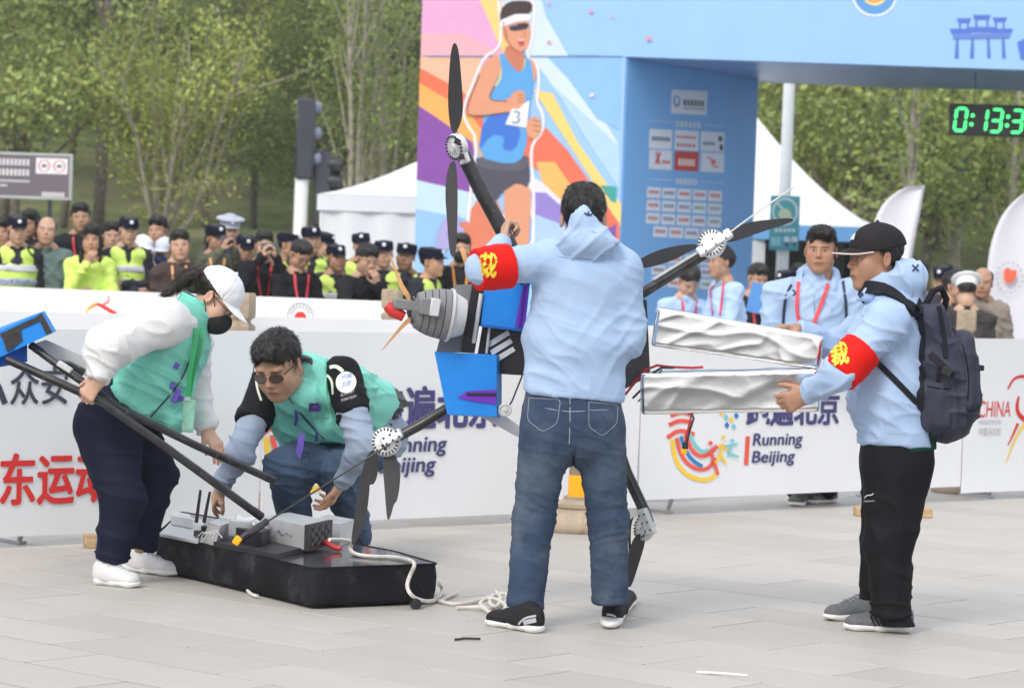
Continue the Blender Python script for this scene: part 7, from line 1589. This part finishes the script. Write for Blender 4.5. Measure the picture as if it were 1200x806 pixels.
F = [(i * n + k, (i + 1) * n + k, (i + 1) * n + (k + 1) % n, i * n + (k + 1) % n) for i in range(len(prof) - 1) for k in range(n)] + [tuple(range((len(prof) - 1) * n, len(prof) * n))[::-1]]
mk('shell', V, F, M_hull, hull)
mb = MB(); mb.prism([(q[0], q[1], hz - .012) for q in (cen + (tpc - cen) * .985)], (0, 0, .014)); mb.build('deck', M_deck, hull)
mb = MB(); rg = np.random.default_rng(8)
rim = [np.array([q[0], q[1], hz + .002]) for q in tpc]; mb.tube(rim + [rim[0]], .004, 6); mb.build('rim', M_hull, hull)
mb = MB(); w0 = G(487, 708, .022); mb.lathe(w0 + (0, .02, 0), (.3, -1, 0), [(.022, -.02), (.024, 0), (.022, .012), (.01, .014)], 16); mb.build('wheel', M_black, hull)
hq = lambda x, y, z: G(x, y, z)
def deck_box(name, m, quad_bottom, height, par=hull, z=hz + .003):
    b = [hq(x, y, z) for x, y in quad_bottom]; mb = MB(); mb.prism(b, (0, 0, height)); return mb.build(name, m, par, smooth=False)
# main silver unit (long face to the camera, black grille on its right end)
b = [np.array(G(x, y, hz + .02)) for x, y in ((308, 633), (356, 644), (384, 637), (338, 627))]
mb = MB(); mb.prism(b, (0, 0, .105)); un = mb.build('silver_unit', M_alu, hull, smooth=False)
ex = nrm(b[1] - b[0]); en = nrm(b[2] - b[1]); LL = np.linalg.norm(b[2] - b[1]); nr = np.array([en[1], -en[0], 0])
mb = MB(); mb.prism([b[1] + nr * .001 + (0, 0, -.004), b[2] + nr * .001 + (0, 0, -.004), b[2] + nr * .02 + (0, 0, -.004), b[1] + nr * .02 + (0, 0, -.004)], (0, 0, .112)); gr = mb.build('grille', M_black, un, smooth=False)
mb = MB()
for k in range(3):
    for s_ in (0, 1):
        u0, u1 = LL * (.12 + k * .27), LL * (.12 + k * .27 + .22); z0_, z1_ = .012 + s_ * .045, .012 + s_ * .045 + .04
        for (ua, za, ub, zb_) in ((u0, z0_, u1, z1_), (u0, z1_, u1, z0_)): mb.tube([b[1] + en * ua + nr * .021 + (0, 0, za), b[1] + en * ub + nr * .021 + (0, 0, zb_)], .0035, 5)
mb.build('grille_bars', mat('grille_grey', (.10, .10, .105), .5), gr)
fm = lerp(b[0], b[1], .35); nf = np.array([ex[1], -ex[0], 0]); mb = MB(); pts = [fm + ex * (k * .012) + (0, 0, .05 + .008 * math.sin(k * 1.1)) + nf * .002 for k in range(7)]; mb.ribbon(pts, nf, [.002, .010, .016, .010, .006, .004, .002], .001); mb.ribbon([fm + ex * (.085 + k * .02) + (0, 0, .052 + .006 * math.sin(k * 2)) + nf * .002 for k in range(4)], nf, .003, .001); mb.build('emblem', paint('emblem_grey', (120, 122, 130)), un, smooth=False)
deck_box('silver_unit', M_alu, [(366, 634), (398, 640), (414, 634), (384, 628)], .10)
deck_box('base_plate', M_frame, [(250, 640), (324, 655), (356, 647), (282, 633)], .022)
deck_box('black_module', M_frame, [(276, 634), (306, 640), (316, 636), (288, 630)], .06, z=hz + .026)
sculpt('foil_bag', [(rbox(G(290, 620, hz + .075), (.085, .05, .045), np.array(Matrix.Rotation(-.6, 3, 'Z')), .02), 0)], .006, mat('white_foil', (.75, .76, .77), .3, metal=.5, var=.1, bump=.4, bscale=14, bdist=.02), hull, fold=[(.012, (1, .4, .5), 14, 4, None, 1), (.01, (0, .4, 1), 20, 5, None, 1)])
a_, b2, c_ = G(238, 636, hz + .004), G(253, 641, hz + .004), None
mb = MB(); mb.prism([G(238, 635, hz + .004), G(252, 640, hz + .004), G(268, 634, hz + .004) , G(255, 629, hz + .004)], (.02, .01, .09)); mb.build('silver_bracket', M_alu, hull, smooth=False)
mb = MB(); mb.prism([G(187, 628, hz + .005), G(232, 637, hz + .005), G(240, 612, hz + .005), G(208, 606, hz + .005)], (0, 0, .012)); mb.build('silver_plate', M_alu, hull, smooth=False)
mb = MB(); mb.prism([G(200, 614, hz + .02), G(226, 619, hz + .02), G(222, 612, hz + .02), G(202, 608, hz + .02)], (0, 0, .04)); mb.build('silver_wedge', M_alu, hull, smooth=False)
mb = MB(); c = G(238, 628, hz + .02); mb.box(c + (0, 0, .012), (.035, .03, .014), R=np.array(Matrix.Rotation(.5, 3, 'Z')), bev=.003); mb.box(c + (.01, .02, .035), (.022, .02, .01), R=np.array(Matrix.Rotation(.2, 3, 'Z')), bev=.003); rc = mb.build('receiver', M_black, hull)
for xa, ya, xb, yb in ((230, 612, 235, 574), (239, 612, 246, 576)):
    q0 = G(xa, ya + 14, hz + .04); q1 = P(xb, yb, q0[1]); mb = MB(); mb.tube([P(xa, ya, q0[1]), lerp(P(xa, ya, q0[1]), q1, .3), q1], [.009, .0075, .006], 8); mb.build('antenna', M_black, rc)
mb = MB()
for k in range(5): q0 = G(232 + k * 4, 628 + k, hz + .03); mb.tube([q0, q0 + (.02, -.02, .02 + .006 * k), q0 + (.05, -.03, .012)], .0028, 5)
mb.build('loose_wires', M_podlight, rc)
cb0 = G(316, 612, hz + .12); q1 = G(279, 634, hz + .05); mb = MB(); mb.tube([P(312, 611, cb0[1] - .05), P(302, 618, cb0[1] - .12), P(290, 626, q1[1] - .05), P(281, 632, q1[1] - .06)], .0155, 8); cable = mb.build('cable', M_frame, hull)
mb = MB(); mb.box(P(278, 633, q1[1] - .07), (.016, .014, .019), R=np.array(Matrix.Rotation(.6, 3, 'Y')), bev=.004); mb.build('plug', mat('yellow_plug', srgb(250, 176, 20), .4), cable)
mb = MB(); q0 = G(392, 641, hz + .02); mb.tube([q0 + (-.05, .03, .02), q0, q0 + (.03, -.01, -.004)], .012, 8); mb.build('red_connector', MATS['red_wire'], hull)
# rope
M_rope = mat('white_rope', (0.70, 0.66, 0.60), .8, var=.12, vscale=40, bump=.8, bscale=170, bdist=.004)
rope = thing('rope', 'white rope running over the black hull into a tangle by the jeans', 'rope', G(545, 705))
def rope_pts(pix_z): return np.array(chaikin([G(x, y, z) for x, y, z in pix_z], 3))
mb = MB(); mb.tube(rope_pts([(386, 632, hz + .08), (402, 632, hz + .07), (413, 634, hz + .06), (409, 644, hz + .02), (418, 650, hz + .012), (440, 652, hz + .012), (462, 652, hz + .012), (482, 656, hz + .014), (487, 661, hz + .014), (480, 674, .13), (476, 688, .09), (484, 700, .05), (500, 705, .02), (513, 702, .012), (520, 690, .02), (514, 683, .06)]), .0085, 8); mb.build('strand', M_rope, rope)
mb = MB(); mb.tube(rope_pts([(513, 703, .012), (530, 708, .01), (550, 706, .01), (566, 701, .012), (580, 697, .02), (592, 694, .03), (597, 702, .02), (586, 709, .012), (572, 713, .012), (560, 708, .02), (570, 700, .03), (584, 702, .035), (594, 710, .02), (588, 718, .012), (574, 718, .012), (566, 711, .02), (552, 711, .012), (535, 712, .01)]), .008, 8); mb.build('strand', M_rope, rope)
mb = MB(); mb.tube(rope_pts([(516, 704, .012), (526, 698, .012), (536, 694, .012)]), .0075, 8); mb.tube(rope_pts([(580, 692, .02), (588, 700, .03), (582, 712, .02), (572, 706, .03), (578, 696, .03)]), .0075, 8); mb.build('strand', M_rope, rope)
mb = MB(); mb.tube(rope_pts([(288, 684, .03), (290, 692, .012), (296, 697, .01), (302, 698, .012)]), .0075, 8); mb.build('strand', M_rope, rope)
# debris
c0, c1 = G(817, 787, .006), G(876, 791, .006); mb = MB(); mb.tube([c0, lerp(c0, c1, .5) + (0, 0, .001), c1], .0055, 6); tag(mb.build('white_stick', M_wsole), 'thin white stick lying on the paving at the lower right', 'debris')
c0, c1 = G(533, 749, .005), G(563, 748, .008); mb = MB(); mb.tube([c0, lerp(c0, c1, .4) + (0, .01, .002), c1], .005, 6); tag(mb.build('black_rod', M_frame), 'short black rod lying on the paving left of the black shoe', 'debris')
mb = MB(); c = G(1008, 650, .002); mb.prism([c, c + (.03, .01, 0), c + (.032, .03, 0), c + (.004, .02, 0)], (0, 0, .004)); tag(mb.build('paper_scrap', M_wsole), 'small white paper scrap on the paving left of the black trousers', 'debris')
# ================================================================ SPECTATORS AND OFFICERS BEHIND THE BARRIERS
M_hivis = mat('hivis_yellow', (0.68, 0.90, 0.18), .6, var=.05, bump=.15, bscale=120)
M_refl = mat('reflective_band', (0.62, 0.64, 0.68), .4, var=.1)
M_reflb = mat('printed_band', (0.40, 0.45, 0.62), .45, var=.5, vscale=45)
M_police = cloth('police_navy', (22, 25, 36), .8); M_pcap = cloth('police_cap_navy', (24, 28, 46), .75)
M_capbadge = paint('cap_badge', (226, 230, 240), .3)

def skin_variant(k):
    base = [(0.50, 0.305, 0.205), (0.56, 0.345, 0.24), (0.43, 0.25, 0.16), (0.52, 0.30, 0.19)][k % 4]
    return mat('spectator_skin_%s' % 'abcd'[k % 4], base, .5, sss=.1, var=.09, vscale=20, attr='tint')
GRP = 'people watching from behind the white barriers'
COL = {}
def ccloth(rgb): return cloth('coat_%02x%02x%02x' % rgb, rgb, .8, var=.12, vscale=5)
_cn = [0]
def person(label, px, py, Y, yaw=0, pitch=0.0, coat=(40, 42, 50), vest=None, pose='down', hair='short', capst=None, capm=None, head='man', s=1.02, lanyard=None, trous=(34, 36, 44), mask=False, glasses=False, lean=0.0, tilt=0.0, hold=None, cat='person', cam_mat=None, wide=1.0):
    _cn[0] += 1; k = _cn[0]; rng = np.random.default_rng(100 + k)
    Y += .45 if px < 600 else 0; top = P(px, py, Y); hc = top - ZB * (.125 if not capst else .138) * s
    coat = tuple(min(255, c_ + 13) for c_ in coat); yaw += rng.uniform(-14, 14); tilt += rng.uniform(-.1, .1); pitch += rng.uniform(-4, 9); s *= rng.uniform(.97, 1.06)
    head = head if head != 'man' else ('man', 'broad', 'slim')[k % 3]
    a = R_(yaw); ef = np.array([math.sin(a), -math.cos(a), 0]); es = np.array([math.cos(a), math.sin(a), 0])
    J = lambda o, x, f, z: o + es * x + ef * f + ZB * z
    nk = J(hc, 0, -.045 - lean * .05, -.165); ch = J(hc, 0, -.08 - lean * .2, -.42); hip = J(hc, 0, -.10 - lean * .45, -.84); hip[2] = max(hip[2], .62)
    t = thing('person', label, cat, (hip[0], hip[1], 0), GRP); W = wide * (1.0 if head != 'woman' else .9)
    sh = [J(nk, sx * .178 * W, -.02, -.085) for sx in (-1, 1)]; el, wr, hd = [None] * 2, [None] * 2, [None] * 2
    for i, sx in enumerate((-1, 1)):
        q = pose if isinstance(pose, str) else pose[i]
        if q == 'down': el[i] = J(sh[i], sx * .05, -.02, -.28); wr[i] = J(el[i], -sx * .02, .10, -.23); hd[i] = (ef * .3 - ZB, -es * sx)
        elif q == 'phone': el[i] = J(sh[i], sx * .07, .16, -.20); wr[i] = J(hc, sx * .065, .27, -.10); hd[i] = (ZB + ef * .3 - es * sx * .3, -es * sx)
        elif q == 'low': el[i] = J(sh[i], sx * .06, .08, -.27); wr[i] = J(ch, sx * .05, .30, -.08); hd[i] = (ef - es * sx * .8, ZB)
        elif q == 'chin': el[i] = J(sh[i], sx * .02, .12, -.25); wr[i] = J(hc, sx * .03, .17, -.22); hd[i] = (ZB * .8 - es * sx * .4 + ef * .2, -ef)
        elif q == 'lean': el[i] = J(sh[i], sx * .10, .22, -.26); wr[i] = J(ch, -sx * .02, .36, -.14); hd[i] = (-es * sx, -ZB)
        elif q == 'cross': el[i] = J(sh[i], sx * .06, .05, -.27); wr[i] = J(ch, -sx * .06, .22, -.12 + .03 * sx); hd[i] = (-es * sx, -ef)
    mcoat = ccloth(coat)
    pr = [(ecap(hip - ZB * .02, lerp(hip, ch, .55), es, (.175 * W, .125), (.18 * W, .125)), 0), (ecap(lerp(hip, ch, .55), ch, es, (.18 * W, .125), (.195 * W, .125)), .05), (ecap(ch, J(nk, 0, 0, -.10), es, (.19 * W, .12), (.15 * W, .09)), .06), (ecap(J(nk, 0, 0, -.09), J(nk, 0, 0, -.01), es, (.11, .085), (.076, .074)), .05)]
    for i in (0, 1): pr += [(cap(lerp(sh[i], nk, .25), sh[i], .075, .072), .05), (cap(sh[i], el[i], .072, .058), .04), (cap(el[i], wr[i], .056, .038), .03)]
    up = ccloth((214, 250, 70)) if vest == 'tee' else mcoat
    jk = sculpt('jacket' if vest != 'tee' else 'shirt', pr, .0155, M_hivis if vest == 'tee' else up, t, cuts=[(hip - ZB * .03, (0, 0, -1), .3)], fold=[(.013, (.5, .3, 1), 11, 4, None, 1), (.007, (-.7, 0, .6), 18, 5, None, 1)])
    if vest != 'tee': sculpt('collar', [(ecap(J(nk, 0, .0, -.05), J(nk, 0, .012, .028), es, (.092, .088), (.080, .078)), 0)], .010, ccloth(tuple(min(255, int(c_ * .8)) for c_ in coat)), t, subs=[(ecap(J(nk, 0, 0, -.05), J(nk, 0, .015, .06), es, (.062, .062), (.068, .068)), .004), (ell(J(nk, 0, .10, .02), (.03, .03, .06)), .01)], cuts=[(J(nk, 0, 0, .035), ZB + ef * .35)])
    if vest == 'hivis':
        vp = [(pr[0][0], 0), (pr[1][0], .05), (pr[2][0], .06), (cap(J(nk, -.12, 0, -.07), J(nk, .12, 0, -.07), .06, .06), .05)]
        sb = [(cap(sh[i] + es * (.075 if i else -.075) + ZB * .01, lerp(sh[i], el[i], .9) + es * (.035 if i else -.035), .066, .066), .01) for i in (0, 1)] + [(ecap(J(nk, 0, .09, .03), J(nk, 0, .13, -.15), es, (.045, .06), (.012, .04)), .01), (ecap(J(nk, 0, 0, 0), J(nk, 0, 0, .1), es, (.09, .085), (.1, .1)), .01)]
        v = sculpt('hivis_vest', vp, .014, M_hivis, t, grow=.016, subs=sb, cuts=[(hip + ZB * .02, (0, 0, -1))], fold=[(.008, (.4, 0, 1), 12, 4, None, 1)])
        for (zo, w, mm) in ((.06, .030, M_refl), (-.075, .034, M_reflb), (-.21, .028, M_refl)):
            c = ch + ZB * zo; sculpt('reflective_strip', vp, .012, mm, v, grow=.0235, subs=sb, cuts=[(c + ZB * w, (0, 0, 1)), (c - ZB * w, (0, 0, -1))], fold=[(.008, (.4, 0, 1), 12, 4, None, 1)])
    elif vest == 'utility':
        vp = [(pr[0][0], 0), (pr[1][0], .05), (pr[2][0], .06)]; sb = [(cap(sh[i] + es * (.02 if i else -.02), lerp(sh[i], el[i], .9), .075, .07), .01) for i in (0, 1)] + [(ecap(J(nk, 0, .10, .03), J(nk, 0, .14, -.4), es, (.06, .07), (.035, .05)), .01)]
        v = sculpt('utility_vest', vp, .014, ccloth((150, 142, 130)), t, grow=.016, subs=sb, fold=[(.008, (.4, 0, 1), 12, 4, None, 1)])
        for sx in (-1, 1): mb = MB(); mb.box(J(ch, sx * .10, .15, -.08), (.05, .012, .055), R=np.stack([es, -ef, ZB], 1), bev=.006); mb.build('pocket', ccloth((138, 130, 118)), v)
    Rh = basis(ef * math.cos(R_(pitch)) - ZB * math.sin(R_(pitch)), ZB + es * tilt + ef * math.sin(R_(pitch)))
    hands = []
    for i, sx in enumerate((-1, 1)):
        q = pose if isinstance(pose, str) else pose[i]
        hands.append(hand_mesh(wr[i], hd[i][0], hd[i][1], thumb=(1 if i else -1), curl=(28, 38, 30) if q != 'down' else (15, 20, 15), h=.0075))
    limbs = [cap(hc, nk, .05, .06), ecap(nk, hip, es, (.12, .07), (.13, .08))] + [cap(sh[i], el[i], .035) for i in (0, 1)] + [cap(el[i], wr[i], .028) for i in (0, 1)]
    make_body(t, place_head(hc, Rh, s, head, .0062, neck=J(nk, 0, 0, -.05)), hands, limbs, skin_variant(k), .022)
    if capst and hair == 'short': hair = 'crop'
    if capst and hair == 'bob': hair = 'pony'
    if hair: add_hair(t, hc, Rh, s * 1.02, hair, M_hair, .008)
    if capst:
        cpo = add_cap(t, hc, Rh, s * (1.0 if capst == 'patrol' else 1.04), capst, capm or M_pcap)
        if capst in ('patrol', 'peaked'):
            mb = MB(); c = xf([(0, -.103 if capst == 'patrol' else -.122, .084)], hc, Rh, s * 1.04)[0]; mb.lathe(c, Rh @ np.array([0, -1, .15]), [(.020, 0), (.017, .006), (.006, .010)], 10); mb.build('cap_badge', M_capbadge, cpo)
    if mask:
        f = Field((-.10, -.17, -.15), (.10, .06, .03), .0055); f.op(ell((0, -.066, -.062), (.066, .066, .062))); f.op(ell((0, -.112, -.048), (.022, .022, .034)), .025); f.cut((0, -.09, -.012), (0, .25, 1)); f.cut((0, -.03, -.06), (0, 1, .12)); V, F = f.mesh(); mk('face_mask', xf(V, hc, Rh, s), F, MATS['black_mask'] if mask is True else ccloth(mask), t)
    if glasses:
        mb = MB()
        for sx in (-1, 1): mb.tube(xf([(sx * .034 + .024 * math.cos(b), -.104, .001 + .017 * math.sin(b)) for b in np.linspace(0, 6.283, 14)], hc, Rh, s), .0024, 5); mb.tube(xf([(sx * .084, .005, .012), (sx * .078, -.04, .012), (sx * .058, -.102, .006)], hc, Rh, s), .0022, 5)
        mb.build('glasses', M_black, t)
    if lanyard:
        mb = MB()
        x0, y0 = pix(J(nk, 0, .08, -.02)); 
        for sx in (-1, 1): wrap_line(mb, [jk], [(x0 + sx * 8, y0), (x0 + sx * 7, y0 + 14), (x0 + sx * 4, y0 + 36)], w=.022, off=.008, sm=1, step=3)
        mb.build('lanyard', paint('lanyard_%02x%02x%02x' % lanyard, lanyard, .6), t)
    if hold == 'phone' or hold == 'phone_low':
        c = lerp(wr[0], wr[1], .5) + (ZB * .09 if hold == 'phone' else ef * .10 + ZB * .02); mb = MB(); mb.box(c, (.075, .005, .037) if hold == 'phone' else (.037, .075, .005), R=np.stack([es, -ef, ZB], 1), bev=.004)
        ph = mb.build('mobile_phone', M_black if hold == 'phone_low' else paint('phone_pale', (92, 100, 108), .3)); tag(ph, 'mobile phone held by the ' + label.split(' ')[0] + ' ' + ' '.join(label.split(' ')[1:7]), 'phone', 'phones in the hands of spectators')
    # legs and shoes: plain, behind the banners
    tr = [(ecap(hip, hip - ZB * .10, es, (.165 * W, .12), (.17 * W, .125)), 0)]
    for sx in (-1, 1): kn = J(hip * [1, 1, .52], sx * .10, .02, 0); an = J(hip * [1, 1, 0], sx * .11, -.02, .07); tr += [(cap(J(hip, sx * .09, 0, -.10), kn, .09, .068), .04), (cap(kn, an, .066, .055), .03)]
    sculpt('trousers', tr, .022, ccloth(trous), t)
    for sx in (-1, 1): c = J(hip * [1, 1, 0], sx * .11, .03, .045); sculpt('shoe', [(ecap(c - ef * .08, c + ef * .12, es, (.045, .045), (.045, .035)), 0)], .014, M_blackshoe, t, cuts=[(c - ZB * .042, (0, 0, -1))])
    return t
WHT = (222, 222, 224)
person('officer in navy cap and yellow vest at the far left of the crowd', 21, 252, 26.2, 8, vest='hivis', capst='patrol', pose='down')
person('woman with long dark hair half hidden behind the leftmost officer', 36, 247, 27.3, -5, hair='long', head='woman', coat=(44, 40, 46))
person('person with dark hair cut by the left edge of the picture', 2, 258, 27.2, 10, hair='bob', head='woman', coat=(50, 44, 48))
person('officer in navy cap partly hidden behind the bald man', 43, 253, 27.6, 20, vest='hivis', capst='patrol')
person('bald man in grey green jacket beside the leftmost officer', 55, 254, 26.4, 4, hair='bald', coat=(96, 116, 114), s=1.08)
person('tall smiling man in dark suit with red lanyard above the crowd', 95, 240, 26.9, -4, coat=(28, 28, 36), lanyard=(216, 60, 66), s=1.06)
person('woman with long brown hair in a bright yellow shirt holding a phone', 107, 265, 25.9, 4, vest='tee', hair='long', head='woman', pose=('chin', 'low'), hold=None)
person('man with receding hair in a white jacket behind the yellow shirted woman', 131, 262, 26.8, 6, hair='short', coat=WHT, s=1.05)
person('officer in navy cap and yellow vest with arms folded beside the yellow shirted woman', 151, 253, 26.2, 18, vest='hivis', capst='patrol', pose='cross')
person('person in a white cap half hidden right of the officer with folded arms', 168, 276, 27.0, 15, capst='baseball', capm=M_wcap, coat=WHT, hair='bob', head='woman')
person('young man with parted dark hair in a white top at the back', 186, 255, 27.2, -8, hair='parted', coat=WHT)
person('person in white and blue cap with a face mask beside the brown jacket man', 193, 278, 26.5, -10, capst='baseball', capm=paint('cap_white_blue', (206, 212, 226), .7), coat=(44, 70, 150), hair='short', mask=(60, 74, 110))
person('man in brown jacket with an orange lanyard looking right', 211, 272, 25.9, 22, coat=(66, 54, 52), lanyard=(240, 170, 110), pose=('down', 'lean'), s=1.06)
person('photographer in olive top and navy cap holding a phone up', 254, 262, 26.1, 25, coat=(84, 88, 72), capst='patrol', capm=M_police, pose='phone', hold='phone', lanyard=(240, 180, 120), hair='bob')
person('traffic officer in a white peaked cap at the back', 270, 254, 27.4, 10, capst='peaked', capm=paint('peaked_cap_white', (172, 178, 194), .6), coat=(52, 58, 76), s=1.04)
person('person in navy cap and dark coat between the two photographers', 288, 275, 26.6, 25, capst='patrol', coat=(26, 28, 36))
person('photographer in black jacket raising a pale phone before his face', 310, 272, 25.9, 4, coat=(24, 25, 30), pose='phone', hold='phone', lanyard=(200, 56, 50))
person('officer in navy cap turned right behind the black jacket photographer', 339, 271, 27.0, 55, vest='hivis', capst='patrol')
person('man in glasses and black jacket with red lanyard looking down at his phone', 352, 282, 25.8, 25, pitch=28, coat=(22, 23, 27), pose='low', hold='phone_low', lanyard=(222, 64, 84), glasses=True, s=1.06)
person('officer in navy cap and yellow vest standing tall behind the man in glasses', 366, 264, 27.0, 10, vest='hivis', capst='patrol')
person('officer in navy cap turned right behind the tall officer', 381, 271, 27.8, 50, vest='hivis', capst='patrol')
person('smiling officer in navy cap low between the man in glasses and puffer jacket', 395, 285, 26.4, 15, vest='hivis', capst='patrol')
person('officer in navy cap against the white tent behind the puffer jacket', 424, 271, 27.6, 0, vest='hivis', capst='patrol')
person('man in black puffer jacket leaning on the barrier with hand at mouth', 430, 287, 25.8, 25, pitch=12, coat=(24, 25, 29), pose=('lean', 'chin'), hair='thick', lean=.4, s=1.08)
person('smiling officer in navy cap and yellow vest right of the puffer jacket', 450, 280, 26.3, -6, vest='hivis', capst='patrol')
person('slim officer in navy cap and yellow vest second from the gate', 476, 284, 26.6, 8, vest='hivis', capst='patrol')
person('officer in navy cap seen in profile in front of the gate pillar', 507, 289, 26.3, 75, vest='hivis', capst='patrol', s=1.06)
person('man in black mask and dark top with orange lanyard behind the propeller', 541, 276, 26.5, -5, coat=(30, 31, 36), mask=True, lanyard=(240, 160, 84), s=1.06)
BLU = (163, 189, 225)
person('staff member in pale blue jacket looking down left of the bag strap man', 807, 312, 25.0, 25, pitch=30, coat=BLU, lanyard=(222, 70, 80), pose='low')
person('staff member in pale blue jacket seen in profile with a dark bag strap', 846, 290, 24.6, -68, coat=BLU, pose='low', s=1.08, lanyard=(222, 70, 80))
person('man in dark clothing holding a blue folder right of the staff members', 888, 310, 26.5, 25, pitch=15, coat=(30, 32, 40), pose='low', lanyard=(206, 60, 60))
person('person in dark cap at the tent opening left of the post sign', 921, 316, 29, -30, coat=(36, 36, 44), capst='patrol', capm=M_police)
person('person with dark hair at the tent opening beside the dark cap', 936, 311, 29.6, -20, coat=(32, 32, 38))
person('person mostly hidden by the hood of the capped man', 1077, 309, 26, -10, coat=(48, 48, 56))
person('person in navy cap behind the dark grey jacket at the right', 1106, 311, 27, -28, coat=(36, 42, 66), capst='patrol', capm=M_pcap)
person('man in dark grey jacket turned right beside the rucksack', 1120, 318, 25.4, 60, coat=(74, 76, 84), hair='thick')
person('person in white peaked cap turned away behind the bollard top', 1133, 324, 25.0, 170, pitch=20, capst='peaked', capm=paint('peaked_cap_bright', (238, 240, 244), .5), coat=(52, 50, 50))
person('man in beige utility vest standing left of the emblem banner', 1152, 314, 25.4, -12, coat=(132, 124, 114), vest='utility', hair='bald', s=1.06)
mb = MB(); c = P(890, 350, 26.1); mb.box(c, (.10, .012, .14), R=np.array(Matrix.Rotation(.2, 3, 'Y')), bev=.003); tag(mb.build('blue_folder', paint('folder_blue', (90, 150, 220), .4)), 'blue folder held by the man in dark clothing near the tent', 'folder')
# ================================================================ HAZE: pale spring air over the whole place
hz_m = bpy.data.materials.new('haze_air'); hz_m.use_nodes = True; t_ = hz_m.node_tree; t_.nodes.clear()
ho = t_.nodes.new('ShaderNodeOutputMaterial'); hv = t_.nodes.new('ShaderNodeVolumePrincipled'); hv.inputs['Density'].default_value = 0.0009; hv.inputs['Color'].default_value = (.93, .95, .96, 1); hv.inputs['Anisotropy'].default_value = .2
t_.links.new(hv.outputs[0], ho.inputs['Volume'])
mb = MB(); mb.box((0, 60, 15.5), (150, 150, 17)); h_ = mb.build('haze', hz_m, None, False); h_['kind'] = 'stuff'; h_['label'] = 'pale spring haze in the air'
